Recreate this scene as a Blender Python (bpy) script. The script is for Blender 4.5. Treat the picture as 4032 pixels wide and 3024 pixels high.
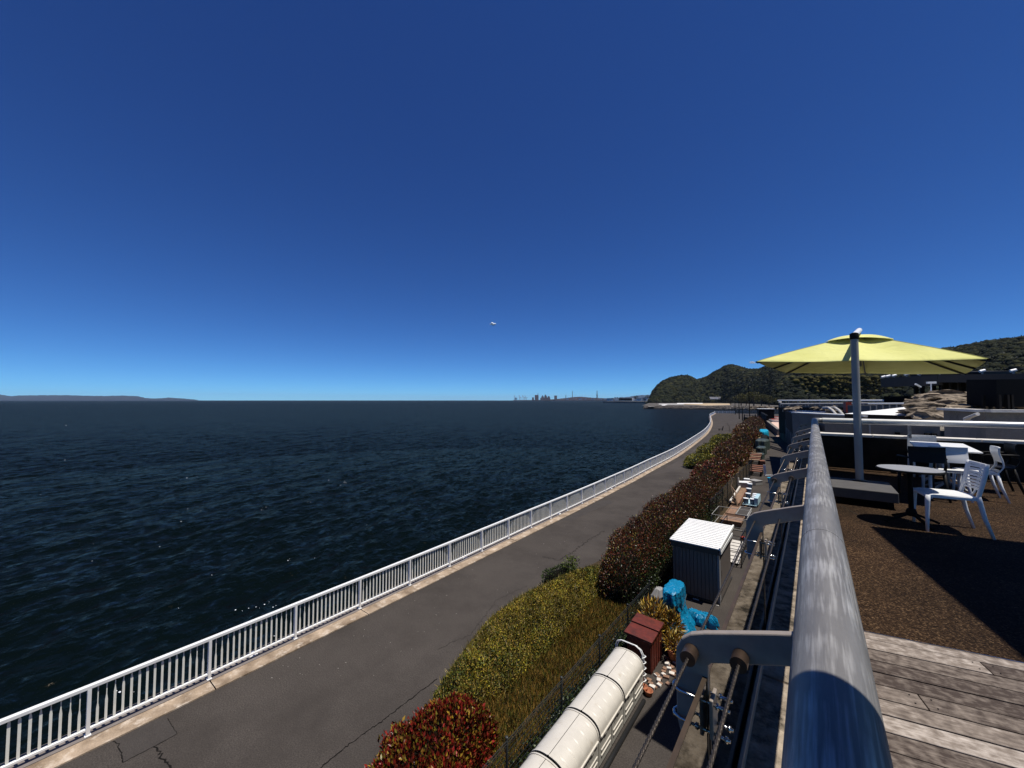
import bpy, math, random
import numpy as np
from mathutils import Vector, Matrix

# ------------------------------------------------------------------ camera, sky, sun, exposure
scene = bpy.context.scene
for o in list(bpy.data.objects):
    bpy.data.objects.remove(o, do_unlink=True)
COL = scene.collection
HEAD = math.radians(38.05)            # the camera looks this far left of the handrail's direction (+Y)
PITCH = math.atan(64 / 1514)
CAM = np.array([0.0, 0.0, 7.05])
FPX = 1514.0                          # focal length in pixels of the 4032 px wide photograph
SEA_Z = -2.1
DECK = 5.47
RAIL = 6.573

cam_data = bpy.data.cameras.new('camera')
cam_data.sensor_width = 36.0
cam_data.lens = 36.0 * FPX / 4032.0
cam_data.clip_start = 0.02
cam_data.clip_end = 90000
cam = bpy.data.objects.new('camera', cam_data)
COL.objects.link(cam)
cam.location = CAM
cam.rotation_euler = (math.pi / 2 + PITCH, 0, HEAD)
scene.camera = cam

SUNV = Vector((0.305, 0.06, 1.0)).normalized()      # towards the sun
SUN_EL = math.asin(SUNV.z)
SUN_AZ = math.atan2(SUNV.x, SUNV.y)
world = bpy.data.worlds.new('World')
scene.world = world
world.use_nodes = True
wn = world.node_tree
wn.nodes.clear()
w_out = wn.nodes.new('ShaderNodeOutputWorld')
w_bg = wn.nodes.new('ShaderNodeBackground')
w_sky = wn.nodes.new('ShaderNodeTexSky')
w_sky.sky_type = 'NISHITA'
w_sky.sun_disc = False
w_sky.sun_elevation = SUN_EL
w_sky.sun_rotation = SUN_AZ
w_sky.altitude = 0
w_sky.air_density = 0.4
w_sky.dust_density = 0.0
w_sky.ozone_density = 10.0
w_bg.inputs['Strength'].default_value = 0.112
w_sep = wn.nodes.new('ShaderNodeSeparateColor')      # the photograph's vivid colour rendering, the same over the whole sky
w_com = wn.nodes.new('ShaderNodeCombineColor')
wn.links.new(w_sky.outputs[0], w_sep.inputs[0])
for _k, (_e, _g) in enumerate(((1.09, 0.52), (1.13, 0.83), (0.92, 1.30))):
    _p = wn.nodes.new('ShaderNodeMath')
    _p.operation = 'POWER'
    _p.inputs[1].default_value = _e
    _m = wn.nodes.new('ShaderNodeMath')
    _m.operation = 'MULTIPLY'
    _m.inputs[1].default_value = _g
    wn.links.new(w_sep.outputs[_k], _p.inputs[0])
    wn.links.new(_p.outputs[0], _m.inputs[0])
    wn.links.new(_m.outputs[0], w_com.inputs[_k])
wn.links.new(w_com.outputs[0], w_bg.inputs['Color'])
wn.links.new(w_bg.outputs[0], w_out.inputs['Surface'])

sun_data = bpy.data.lights.new('sun', 'SUN')
sun_data.energy = 5.0
sun_data.angle = math.radians(0.53)
sun_data.color = (1.0, 0.955, 0.88)
sun = bpy.data.objects.new('sun', sun_data)
COL.objects.link(sun)
sun.rotation_euler = SUNV.to_track_quat('Z', 'Y').to_euler()
sun.location = (20, 10, 60)

vs = scene.view_settings
vs.view_transform = 'Standard'
vs.look = 'None'
vs.exposure = 0.0
vs.gamma = 1.0
vs.use_curve_mapping = False
scene.cycles.max_bounces = 8
scene.cycles.transparent_max_bounces = 12
scene.cycles.volume_bounces = 0
scene.cycles.caustics_reflective = False
scene.cycles.caustics_refractive = False
scene.cycles.sample_clamp_indirect = 4.0

# ------------------------------------------------------------------ placement helpers
_fw = np.array([-math.sin(HEAD), math.cos(HEAD), 0.0])
_rt = np.array([math.cos(HEAD), math.sin(HEAD), 0.0])
_fp = _fw * math.cos(PITCH) + np.array([0, 0, 1.0]) * math.sin(PITCH)
_up = np.array([0, 0, 1.0]) * math.cos(PITCH) - _fw * math.sin(PITCH)


def ray(px, py):
    return _fp + _rt * (px - 2016) / FPX + _up * (1512 - py) / FPX


def un(px, py, z=0.0):
    """ground point of height z seen at a photograph pixel"""
    d = ray(px, py)
    return CAM + d * ((z - CAM[2]) / d[2])


def at(px, py, F):
    """point at horizontal forward distance F seen at a photograph pixel"""
    d = ray(px, py)
    return CAM + d * (F / (d @ _fw))


def onY(px, py, Y):
    d = ray(px, py)
    return CAM + d * (Y / d[1])


RNG = np.random.default_rng(7)
random.seed(7)


# ------------------------------------------------------------------ materials
def mat(name, col, rough=0.6, metal=0.0, var=0.18, vs_=2.0, col2=None, bump=0.0, bs=40.0,
        attr=False, spec=0.5, grime=None, detail=6, stretch=None, thresh=None, coat=0.0, fine=0.0, fs=60.0):
    m = bpy.data.materials.new(name)
    m.use_nodes = True
    nt = m.node_tree
    N, Lk = nt.nodes, nt.links
    b = N['Principled BSDF']
    b.inputs['Roughness'].default_value = rough
    b.inputs['Metallic'].default_value = metal
    b.inputs['Specular IOR Level'].default_value = spec
    if coat:
        b.inputs['Coat Weight'].default_value = coat
        b.inputs['Coat Roughness'].default_value = 0.15
    geo = N.new('ShaderNodeNewGeometry')
    src = geo.outputs['Position']
    if stretch:
        mp = N.new('ShaderNodeMapping')
        mp.inputs['Scale'].default_value = stretch[:3]
        if len(stretch) > 3:
            mp.inputs['Rotation'].default_value = (0, 0, stretch[3])
        Lk.new(src, mp.inputs['Vector'])
        src = mp.outputs[0]
    noi = N.new('ShaderNodeTexNoise')
    noi.inputs['Scale'].default_value = vs_
    noi.inputs['Detail'].default_value = detail
    noi.inputs['Roughness'].default_value = 0.62
    Lk.new(src, noi.inputs['Vector'])
    rmp = N.new('ShaderNodeValToRGB')
    lo, hi = thresh or (0.3, 0.7)
    rmp.color_ramp.elements[0].position = lo
    rmp.color_ramp.elements[1].position = hi
    Lk.new(noi.outputs['Fac'], rmp.inputs['Fac'])
    if attr:
        at_ = N.new('ShaderNodeVertexColor')
        at_.layer_name = 'Col'
        mx = N.new('ShaderNodeMixRGB')
        mx.blend_type = 'MULTIPLY'
        mx.inputs['Fac'].default_value = 1.0
        Lk.new(at_.outputs['Color'], mx.inputs['Color1'])
        rmp.color_ramp.elements[0].color = (1 - var, 1 - var, 1 - var, 1)
        rmp.color_ramp.elements[1].color = (1 + var, 1 + var, 1 + var, 1)
        Lk.new(rmp.outputs['Color'], mx.inputs['Color2'])
        csrc = mx.outputs['Color']
    else:
        c1 = tuple(c * (1 - var) for c in col)
        c2 = col2 if col2 else tuple(min(1, c * (1 + var)) for c in col)
        rmp.color_ramp.elements[0].color = (*c1, 1)
        rmp.color_ramp.elements[1].color = (*c2, 1)
        csrc = rmp.outputs['Color']
    if fine:
        n3 = N.new('ShaderNodeTexNoise')
        n3.inputs['Scale'].default_value = fs
        n3.inputs['Detail'].default_value = 3
        Lk.new(src, n3.inputs['Vector'])
        r3 = N.new('ShaderNodeValToRGB')
        r3.color_ramp.elements[0].position = 0.33
        r3.color_ramp.elements[1].position = 0.67
        r3.color_ramp.elements[0].color = (1 - fine,) * 3 + (1,)
        r3.color_ramp.elements[1].color = (1 + fine,) * 3 + (1,)
        Lk.new(n3.outputs['Fac'], r3.inputs['Fac'])
        m3 = N.new('ShaderNodeMixRGB')
        m3.blend_type = 'MULTIPLY'
        m3.inputs['Fac'].default_value = 1
        Lk.new(csrc, m3.inputs['Color1'])
        Lk.new(r3.outputs['Color'], m3.inputs['Color2'])
        csrc = m3.outputs['Color']
    if grime:
        gcol, gscale, glo, ghi = grime
        n2 = N.new('ShaderNodeTexNoise')
        n2.inputs['Scale'].default_value = gscale
        n2.inputs['Detail'].default_value = 8
        n2.inputs['Roughness'].default_value = 0.7
        Lk.new(src, n2.inputs['Vector'])
        r2 = N.new('ShaderNodeValToRGB')
        r2.color_ramp.elements[0].position = glo
        r2.color_ramp.elements[1].position = ghi
        Lk.new(n2.outputs['Fac'], r2.inputs['Fac'])
        m2 = N.new('ShaderNodeMixRGB')
        m2.inputs['Color2'].default_value = (*gcol, 1)
        Lk.new(r2.outputs['Color'], m2.inputs['Fac'])
        Lk.new(csrc, m2.inputs['Color1'])
        csrc = m2.outputs['Color']
    Lk.new(csrc, b.inputs['Base Color'])
    if bump:
        nb = N.new('ShaderNodeTexNoise')
        nb.inputs['Scale'].default_value = bs
        nb.inputs['Detail'].default_value = 5
        Lk.new(src, nb.inputs['Vector'])
        bp = N.new('ShaderNodeBump')
        bp.inputs['Strength'].default_value = bump
        bp.inputs['Distance'].default_value = 0.5 / bs
        Lk.new(nb.outputs['Fac'], bp.inputs['Height'])
        Lk.new(bp.outputs[0], b.inputs['Normal'])
    return m


M = {}
M['asphalt'] = mat('asphalt', (0.064, 0.055, 0.048), 0.9, var=0.10, vs_=0.5, bump=0.35, bs=90, spec=0.1, fine=0.34, fs=38,
                   grime=((0.040, 0.034, 0.030), 0.35, 0.45, 0.72))
M['asphalt_patch'] = mat('asphalt_patch', (0.050, 0.043, 0.038), 0.9, var=0.12, vs_=2, bump=0.35, bs=80, spec=0.25, fine=0.2, fs=50)
M['asphalt_far'] = mat('asphalt_far', (0.060, 0.050, 0.043), 0.9, var=0.12, vs_=0.3, spec=0.25, fine=0.1, fs=8)
M['crack'] = mat('crack', (0.010, 0.009, 0.008), 0.9, spec=0.1)
M['kerb'] = mat('kerb_concrete', (0.22, 0.155, 0.10), 0.85, var=0.3, vs_=1.6, col2=(0.48, 0.37, 0.265), bump=0.5, bs=25, spec=0.2,
                grime=((0.62, 0.53, 0.43), 2.6, 0.53, 0.68), fine=0.12, fs=50)
M['kerb_grey'] = mat('kerb_grey', (0.19, 0.165, 0.15), 0.85, var=0.2, vs_=3, bump=0.4, bs=30, spec=0.2)
M['seawall'] = mat('seawall_concrete', (0.10, 0.09, 0.08), 0.9, var=0.35, vs_=0.8, bump=0.5, bs=10, spec=0.2)
M['white_paint'] = mat('white_paint', (0.82, 0.82, 0.80), 0.45, var=0.05, vs_=3, bump=0.05, bs=60)
M['white_bar'] = mat('white_bar_paint', (0.82, 0.82, 0.74), 0.5, var=0.08, vs_=5)
M['plastic_white'] = mat('white_plastic', (0.78, 0.78, 0.77), 0.38, var=0.03, vs_=6)
M['plastic_black'] = mat('black_plastic', (0.010, 0.009, 0.008), 0.55, var=0.1, spec=0.2)
M['grey_paint'] = mat('grey_paint', (0.29, 0.245, 0.205), 0.42, var=0.12, vs_=6, bump=0.10, bs=26, fine=0.05)
M['galv'] = None
M['steel_dark'] = mat('dark_steel', (0.02, 0.02, 0.02), 0.5, metal=0.3, var=0.2)
M['steel'] = mat('stainless_steel', (0.55, 0.54, 0.52), 0.22, metal=1.0, var=0.1, vs_=20)
M['cable'] = mat('wire_rope', (0.075, 0.062, 0.052), 0.5, metal=0.8, var=0.3, vs_=60, bump=0.6, bs=160)
M['bronze'] = mat('bronze_sleeve', (0.15, 0.10, 0.07), 0.38, metal=0.85, var=0.3, vs_=30)
M['deck_conc'] = mat('weathered_concrete', (0.32, 0.25, 0.18), 0.9, var=0.5, vs_=14, col2=(0.46, 0.38, 0.29), bump=0.7, bs=22, spec=0.2,
                     grime=((0.045, 0.038, 0.028), 9.0, 0.50, 0.66))
M['concrete'] = mat('concrete', (0.20, 0.18, 0.155), 0.9, var=0.18, vs_=0.8, bump=0.3, bs=14, spec=0.2,
                    grime=((0.10, 0.095, 0.085), 0.9, 0.55, 0.75), fine=0.08, fs=20)
M['concrete_light'] = mat('light_concrete', (0.62, 0.58, 0.52), 0.9, var=0.15, vs_=2, bump=0.3, bs=14, spec=0.2,
                          grime=((0.22, 0.19, 0.15), 3.0, 0.60, 0.75))
M['concrete_dark'] = mat('shade_dark_concrete', (0.022, 0.018, 0.014), 0.95, var=0.4, vs_=3, bump=0.5, bs=12, spec=0.15)  # near-black: the parapet's unlit face is painted into the colour
M['white_roof'] = mat('white_roof_sheet', (0.80, 0.79, 0.76), 0.7, var=0.04, vs_=1)
M['canvas'] = None
M['soil'] = mat('soil', (0.05, 0.036, 0.02), 0.95, var=0.4, vs_=6, bump=0.7, bs=20, spec=0.1)
M['leaf'] = mat('leaf', (1, 1, 1), 0.42, attr=True, var=0.15, vs_=3, spec=0.5)
M['leaf_matte'] = mat('leaf_matte', (1, 1, 1), 0.6, attr=True, var=0.2, vs_=2, spec=0.3)
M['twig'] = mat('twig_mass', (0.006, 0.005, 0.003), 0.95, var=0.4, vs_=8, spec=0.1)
M['bark'] = mat('bark', (0.07, 0.05, 0.035), 0.9, var=0.4, vs_=6, bump=0.6, bs=20, spec=0.2)
M['forest'] = mat('forest_crown', (1, 1, 1), 0.85, attr=True, var=0.35, vs_=0.7, spec=0.1, detail=8, bump=1.0, bs=0.9)
M['shed_wall'] = mat('shed_wall_steel', (0.14, 0.118, 0.105), 0.5, var=0.06, vs_=3, spec=0.4)
M['shed_dark'] = mat('shed_fascia', (0.03, 0.027, 0.025), 0.5, var=0.1)
M['shed_light'] = mat('shed_frame', (0.24, 0.235, 0.235), 0.5, var=0.06)
M['tarp_blue'] = mat('blue_tarp', (0.004, 0.19, 0.36), 0.34, var=0.15, vs_=4, bump=1.0, bs=9, spec=0.5)
M['tarp_blue_far'] = mat('pale_blue_tarp', (0.01, 0.34, 0.52), 0.4, var=0.15, vs_=2, bump=0.5, bs=5)
M['rust_red'] = mat('rust_red_paint', (0.115, 0.017, 0.008), 0.55, var=0.3, vs_=7, bump=0.2, bs=30,
                    grime=((0.05, 0.012, 0.007), 5, 0.5, 0.75))
M['terracotta'] = mat('terracotta', (0.34, 0.12, 0.055), 0.8, var=0.25, vs_=12)
M['brick'] = mat('old_brick', (0.24, 0.14, 0.09), 0.9, var=0.35, vs_=9, bump=0.5, bs=40)
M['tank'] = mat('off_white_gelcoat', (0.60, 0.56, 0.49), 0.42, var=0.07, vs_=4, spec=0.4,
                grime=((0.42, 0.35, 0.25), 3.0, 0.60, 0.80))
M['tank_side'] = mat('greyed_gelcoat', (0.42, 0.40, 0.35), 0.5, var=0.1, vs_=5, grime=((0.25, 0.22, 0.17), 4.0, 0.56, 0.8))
M['wood_brown'] = mat('brown_wood', (0.17, 0.062, 0.03), 0.75, var=0.35, vs_=6, stretch=(1, 6, 6), bump=0.3, bs=20)
M['wood_tan'] = mat('tan_wood', (0.22, 0.13, 0.075), 0.8, var=0.3, vs_=7, bump=0.3, bs=20)
M['plank'] = None
M['blue_bucket'] = mat('blue_grey_bucket', (0.055, 0.085, 0.15), 0.5, var=0.2, vs_=8)
M['pale_blue'] = mat('pale_blue_crate', (0.42, 0.60, 0.66), 0.5, var=0.15, vs_=8)
M['grey_bin'] = mat('grey_bin', (0.30, 0.29, 0.27), 0.6, var=0.12)
M['green_tarp'] = mat('dark_green_tarp', (0.035, 0.05, 0.042), 0.5, var=0.3, vs_=3, bump=0.5, bs=6)
M['black'] = mat('black_matt', (0.008, 0.008, 0.008), 0.8, var=0.1, spec=0.12)
M['mesh_wire'] = mat('dark_green_wire', (0.018, 0.022, 0.022), 0.5, metal=0.2, var=0.2, vs_=20)
M['dark_building'] = mat('dark_cladding', (0.014, 0.012, 0.010), 0.8, var=0.25, vs_=0.6, spec=0.15)
M['grey_cladding'] = mat('grey_cladding', (0.060, 0.054, 0.048), 0.7, var=0.12, vs_=0.5, spec=0.2)
M['rock'] = mat('rock', (0.17, 0.13, 0.09), 0.95, var=0.5, vs_=1.4, col2=(0.42, 0.34, 0.25), bump=1.0, bs=5, spec=0.15,
                grime=((0.02, 0.016, 0.012), 2.0, 0.47, 0.62), stretch=(1, 1, 3))
M['sand'] = mat('sand', (0.44, 0.34, 0.22), 0.95, var=0.2, vs_=0.08, spec=0.1)
M['grey_ground'] = mat('grey_ground', (0.10, 0.09, 0.08), 0.95, var=0.35, vs_=0.06, spec=0.1)
M['rubble'] = mat('breakwater_block', (0.16, 0.14, 0.12), 0.95, var=0.4, vs_=0.4, spec=0.1)
M['mountain'] = mat('far_mountain', (0.016, 0.018, 0.024), 1.0, var=0.3, vs_=0.002, spec=0.0)
M['industry'] = mat('industrial_steel', (0.17, 0.13, 0.12), 0.9, var=0.3, vs_=0.02, spec=0.1)
M['crane_red'] = mat('crane_red', (0.35, 0.12, 0.09), 0.8, var=0.15, vs_=0.02, spec=0.1)
M['far_white'] = mat('far_white_wall', (0.75, 0.73, 0.70), 0.8, var=0.06, vs_=0.1)
M['salmon'] = mat('salmon_paving', (0.66, 0.46, 0.36), 0.9, var=0.12, vs_=0.8)
M['red_plastic'] = mat('red_plastic', (0.50, 0.06, 0.03), 0.5)
M['table_grey'] = mat('grey_table_top', (0.30, 0.30, 0.30), 0.4, var=0.06, vs_=9)
M['paper'] = mat('paper', (0.80, 0.82, 0.84), 0.5, var=0.03)
M['edge_brown'] = mat('brown_glass_edge', (0.05, 0.032, 0.018), 0.5, var=0.3, vs_=20)
M['sunlit_steel'] = mat('sunlit_steel_tube', (0.62, 0.61, 0.59), 0.3, metal=0.15, var=0.06, vs_=8)  # sun reflection on the far rail is painted into this lighter steel
M['plate_shaded'] = mat('shaded_grey_slab', (0.075, 0.070, 0.066), 0.7, var=0.15, vs_=6)  # parasol shade on the base plate is painted in as dark grey
M['seam'] = mat('canvas_seam', (0.40, 0.39, 0.11), 0.9, var=0.1)
M['rope'] = mat('pale_rope_net', (0.42, 0.40, 0.37), 0.9, var=0.3, vs_=5)


def special_materials():
    # scuffed galvanised tube
    m = mat('galvanised_tube', (0.145, 0.138, 0.132), 0.36, metal=0.08, var=0.2, vs_=6, col2=(0.20, 0.193, 0.186), bump=0.10, bs=30, stretch=(3, 0.5, 3))
    nt = m.node_tree
    N, Lk = nt.nodes, nt.links
    b = N['Principled BSDF']
    geo = N.new('ShaderNodeNewGeometry')
    mp = N.new('ShaderNodeMapping')
    mp.inputs['Scale'].default_value = (150, 6, 150)
    Lk.new(geo.outputs['Position'], mp.inputs['Vector'])
    n = N.new('ShaderNodeTexNoise')
    n.inputs['Scale'].default_value = 1.0
    n.inputs['Detail'].default_value = 6
    Lk.new(mp.outputs[0], n.inputs['Vector'])
    n2 = N.new('ShaderNodeTexNoise')
    n2.inputs['Scale'].default_value = 4.5
    n2.inputs['Detail'].default_value = 8
    Lk.new(geo.outputs['Position'], n2.inputs['Vector'])
    mul = N.new('ShaderNodeMath')
    mul.operation = 'MULTIPLY'
    Lk.new(n.outputs['Fac'], mul.inputs[0])
    Lk.new(n2.outputs['Fac'], mul.inputs[1])
    r = N.new('ShaderNodeValToRGB')
    r.color_ramp.elements[0].position = 0.23
    r.color_ramp.elements[1].position = 0.47
    Lk.new(mul.outputs[0], r.inputs['Fac'])
    mx = N.new('ShaderNodeMixRGB')
    old = b.inputs['Base Color'].links[0].from_socket
    Lk.new(r.outputs['Color'], mx.inputs['Fac'])
    Lk.new(old, mx.inputs['Color1'])
    mx.inputs['Color2'].default_value = (0.48, 0.465, 0.44, 1)
    Lk.new(mx.outputs[0], b.inputs['Base Color'])
    rr = N.new('ShaderNodeMapRange')
    rr.inputs['To Min'].default_value = 0.5
    rr.inputs['To Max'].default_value = 0.22
    Lk.new(r.outputs['Color'], rr.inputs['Value'])
    Lk.new(rr.outputs[0], b.inputs['Roughness'])
    M['galv'] = m

    # parasol canvas: lets some light through
    m = bpy.data.materials.new('yellow_canvas')
    m.use_nodes = True
    nt = m.node_tree
    N, Lk = nt.nodes, nt.links
    b = N['Principled BSDF']
    b.inputs['Roughness'].default_value = 0.85
    b.inputs['Specular IOR Level'].default_value = 0.15
    geo = N.new('ShaderNodeNewGeometry')
    n = N.new('ShaderNodeTexNoise')
    n.inputs['Scale'].default_value = 1.4
    n.inputs['Detail'].default_value = 7
    Lk.new(geo.outputs['Position'], n.inputs['Vector'])
    r = N.new('ShaderNodeValToRGB')
    r.color_ramp.elements[0].position = 0.3
    r.color_ramp.elements[1].position = 0.7
    r.color_ramp.elements[0].color = (0.57, 0.56, 0.19, 1)
    r.color_ramp.elements[1].color = (0.67, 0.66, 0.27, 1)
    Lk.new(n.outputs['Fac'], r.inputs['Fac'])
    Lk.new(r.outputs['Color'], b.inputs['Base Color'])
    nw = N.new('ShaderNodeTexNoise')
    nw.inputs['Scale'].default_value = 3.5
    nw.inputs['Detail'].default_value = 3
    nw.inputs['Distortion'].default_value = 1.2
    Lk.new(geo.outputs['Position'], nw.inputs['Vector'])
    bw_ = N.new('ShaderNodeBump')
    bw_.inputs['Strength'].default_value = 0.5
    bw_.inputs['Distance'].default_value = 0.05
    Lk.new(nw.outputs['Fac'], bw_.inputs['Height'])
    Lk.new(bw_.outputs[0], b.inputs['Normal'])
    tr = N.new('ShaderNodeBsdfTranslucent')
    tr.inputs['Color'].default_value = (0.0015, 0.0013, 0.0, 1)
    ad = N.new('ShaderNodeAddShader')
    Lk.new(b.outputs[0], ad.inputs[0])
    Lk.new(tr.outputs[0], ad.inputs[1])
    Lk.new(ad.outputs[0], N['Material Output'].inputs['Surface'])
    M['canvas'] = m

    # weathered hardwood boards: grain runs along each board (object X)
    m = bpy.data.materials.new('weathered_board')
    m.use_nodes = True
    nt = m.node_tree
    N, Lk = nt.nodes, nt.links
    b = N['Principled BSDF']
    b.inputs['Roughness'].default_value = 0.8
    b.inputs['Specular IOR Level'].default_value = 0.25
    tc = N.new('ShaderNodeTexCoord')
    oi = N.new('ShaderNodeObjectInfo')
    cmb = N.new('ShaderNodeCombineXYZ')
    ml = N.new('ShaderNodeMath')
    ml.operation = 'MULTIPLY'
    ml.inputs[1].default_value = 37.0
    Lk.new(oi.outputs['Random'], ml.inputs[0])
    for k in range(3):
        Lk.new(ml.outputs[0], cmb.inputs[k])
    ad = N.new('ShaderNodeVectorMath')
    ad.operation = 'ADD'
    Lk.new(tc.outputs['Object'], ad.inputs[0])
    Lk.new(cmb.outputs[0], ad.inputs[1])
    mp = N.new('ShaderNodeMapping')
    mp.inputs['Scale'].default_value = (9, 70, 9)
    Lk.new(ad.outputs[0], mp.inputs['Vector'])
    n = N.new('ShaderNodeTexNoise')
    n.inputs['Scale'].default_value = 1.0
    n.inputs['Detail'].default_value = 8
    n.inputs['Roughness'].default_value = 0.7
    Lk.new(mp.outputs[0], n.inputs['Vector'])
    n2 = N.new('ShaderNodeTexNoise')
    n2.inputs['Scale'].default_value = 24
    n2.inputs['Detail'].default_value = 7
    Lk.new(ad.outputs[0], n2.inputs['Vector'])
    av = N.new('ShaderNodeMath')
    av.operation = 'ADD'
    Lk.new(n.outputs['Fac'], av.inputs[0])
    Lk.new(n2.outputs['Fac'], av.inputs[1])
    hv = N.new('ShaderNodeMath')
    hv.operation = 'MULTIPLY_ADD'
    hv.inputs[1].default_value = 0.42
    Lk.new(av.outputs[0], hv.inputs[0])
    sh = N.new('ShaderNodeMath')
    sh.operation = 'MULTIPLY_ADD'
    sh.inputs[1].default_value = 0.24
    sh.inputs[2].default_value = -0.04
    Lk.new(oi.outputs['Random'], sh.inputs[0])
    Lk.new(sh.outputs[0], hv.inputs[2])
    r = N.new('ShaderNodeValToRGB')
    r.color_ramp.elements[0].position = 0.36
    r.color_ramp.elements[1].position = 0.72
    r.color_ramp.elements[0].color = (0.055, 0.040, 0.033, 1)
    r.color_ramp.elements[1].color = (0.50, 0.44, 0.39, 1)
    e = r.color_ramp.elements.new(0.55)
    e.color = (0.225, 0.185, 0.155, 1)
    Lk.new(hv.outputs[0], r.inputs['Fac'])
    Lk.new(r.outputs['Color'], b.inputs['Base Color'])
    bp = N.new('ShaderNodeBump')
    bp.inputs['Strength'].default_value = 0.35
    bp.inputs['Distance'].default_value = 0.004
    Lk.new(n.outputs['Fac'], bp.inputs['Height'])
    Lk.new(bp.outputs[0], b.inputs['Normal'])
    M['plank'] = m

    # exposed-aggregate terrace floor: brown pebbles
    m = bpy.data.materials.new('brown_aggregate')
    m.use_nodes = True
    nt = m.node_tree
    N, Lk = nt.nodes, nt.links
    b = N['Principled BSDF']
    b.inputs['Roughness'].default_value = 0.8
    b.inputs['Specular IOR Level'].default_value = 0.08
    geo = N.new('ShaderNodeNewGeometry')
    v = N.new('ShaderNodeTexVoronoi')
    v.inputs['Scale'].default_value = 120
    Lk.new(geo.outputs['Position'], v.inputs['Vector'])
    sep = N.new('ShaderNodeSeparateColor')
    Lk.new(v.outputs['Color'], sep.inputs[0])
    r = N.new('ShaderNodeValToRGB')
    els = r.color_ramp.elements
    els[0].position = 0.0
    els[0].color = (0.016, 0.009, 0.005, 1)
    els[1].position = 1.0
    els[1].color = (0.26, 0.17, 0.10, 1)
    e = els.new(0.5)
    e.color = (0.052, 0.031, 0.018, 1)
    e = els.new(0.85)
    e.color = (0.105, 0.064, 0.036, 1)
    Lk.new(sep.outputs[0], r.inputs['Fac'])
    n = N.new('ShaderNodeTexNoise')
    n.inputs['Scale'].default_value = 1.3
    n.inputs['Detail'].default_value = 6
    Lk.new(geo.outputs['Position'], n.inputs['Vector'])
    r2 = N.new('ShaderNodeValToRGB')
    r2.color_ramp.elements[0].position = 0.35
    r2.color_ramp.elements[1].position = 0.7
    r2.color_ramp.elements[0].color = (0.34, 0.33, 0.31, 1)
    r2.color_ramp.elements[1].color = (0.70, 0.65, 0.58, 1)
    Lk.new(n.outputs['Fac'], r2.inputs['Fac'])
    mx = N.new('ShaderNodeMixRGB')
    mx.blend_type = 'MULTIPLY'
    mx.inputs['Fac'].default_value = 1
    Lk.new(r.outputs['Color'], mx.inputs['Color1'])
    Lk.new(r2.outputs['Color'], mx.inputs['Color2'])
    Lk.new(mx.outputs[0], b.inputs['Base Color'])
    bp = N.new('ShaderNodeBump')
    bp.inputs['Strength'].default_value = 0.8
    bp.inputs['Distance'].default_value = 0.006
    bp.invert = True
    Lk.new(v.outputs['Distance'], bp.inputs['Height'])
    Lk.new(bp.outputs[0], b.inputs['Normal'])
    M['aggregate'] = m

    # sea water
    m = bpy.data.materials.new('sea_water')
    m.use_nodes = True
    nt = m.node_tree
    N, Lk = nt.nodes, nt.links
    b = N['Principled BSDF']
    N.remove(b)
    df = N.new('ShaderNodeBsdfDiffuse')
    df.inputs['Color'].default_value = (0.0018, 0.0042, 0.0046, 1)
    gl = N.new('ShaderNodeBsdfGlossy')
    gl.inputs['Color'].default_value = (0.36, 0.30, 0.24, 1)
    gl.inputs['Roughness'].default_value = 0.18
    fr = N.new('ShaderNodeFresnel')
    fr.inputs['IOR'].default_value = 1.22
    mxw = N.new('ShaderNodeMixShader')
    Lk.new(fr.outputs[0], mxw.inputs[0])
    Lk.new(df.outputs[0], mxw.inputs[1])
    Lk.new(gl.outputs[0], mxw.inputs[2])
    Lk.new(mxw.outputs[0], N['Material Output'].inputs['Surface'])
    geo = N.new('ShaderNodeNewGeometry')
    hts = []
    for sc, w, rot in ((0.9, 0.55, 0.35), (2.6, 0.30, 0.2), (7.0, 0.12, 0.5)):
        mp = N.new('ShaderNodeMapping')
        mp.inputs['Rotation'].default_value = (0, 0, rot)
        mp.inputs['Scale'].default_value = (0.42, 1.0, 1.0)
        Lk.new(geo.outputs['Position'], mp.inputs['Vector'])
        n = N.new('ShaderNodeTexNoise')
        n.inputs['Scale'].default_value = sc
        n.inputs['Detail'].default_value = 4
        n.inputs['Distortion'].default_value = 0.6
        Lk.new(mp.outputs[0], n.inputs['Vector'])
        k = N.new('ShaderNodeMath')
        k.operation = 'MULTIPLY'
        k.inputs[1].default_value = w
        Lk.new(n.outputs['Fac'], k.inputs[0])
        hts.append(k.outputs[0])
    a1 = N.new('ShaderNodeMath')
    Lk.new(hts[0], a1.inputs[0])
    Lk.new(hts[1], a1.inputs[1])
    a2 = N.new('ShaderNodeMath')
    Lk.new(a1.outputs[0], a2.inputs[0])
    Lk.new(hts[2], a2.inputs[1])
    bp = N.new('ShaderNodeBump')
    bp.inputs['Strength'].default_value = 1.0
    bp.inputs['Distance'].default_value = 0.30
    Lk.new(a2.outputs[0], bp.inputs['Height'])
    # chop too fine for the mesh: tilt the normal by noise so that it holds at any distance
    acc = bp.outputs[0]
    for sc, k_ in ((0.8, 0.9), (2.4, 1.3), (6.0, 1.2)):
        mp = N.new('ShaderNodeMapping')
        mp.inputs['Rotation'].default_value = (0, 0, 0.3)
        mp.inputs['Scale'].default_value = (1.0, 0.45, 1.0)
        Lk.new(geo.outputs['Position'], mp.inputs['Vector'])
        n = N.new('ShaderNodeTexNoise')
        n.inputs['Scale'].default_value = sc
        n.inputs['Detail'].default_value = 3
        Lk.new(mp.outputs[0], n.inputs['Vector'])
        sb = N.new('ShaderNodeVectorMath')
        sb.operation = 'SUBTRACT'
        sb.inputs[1].default_value = (0.5, 0.5, 0.5)
        Lk.new(n.outputs['Color'], sb.inputs[0])
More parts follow.
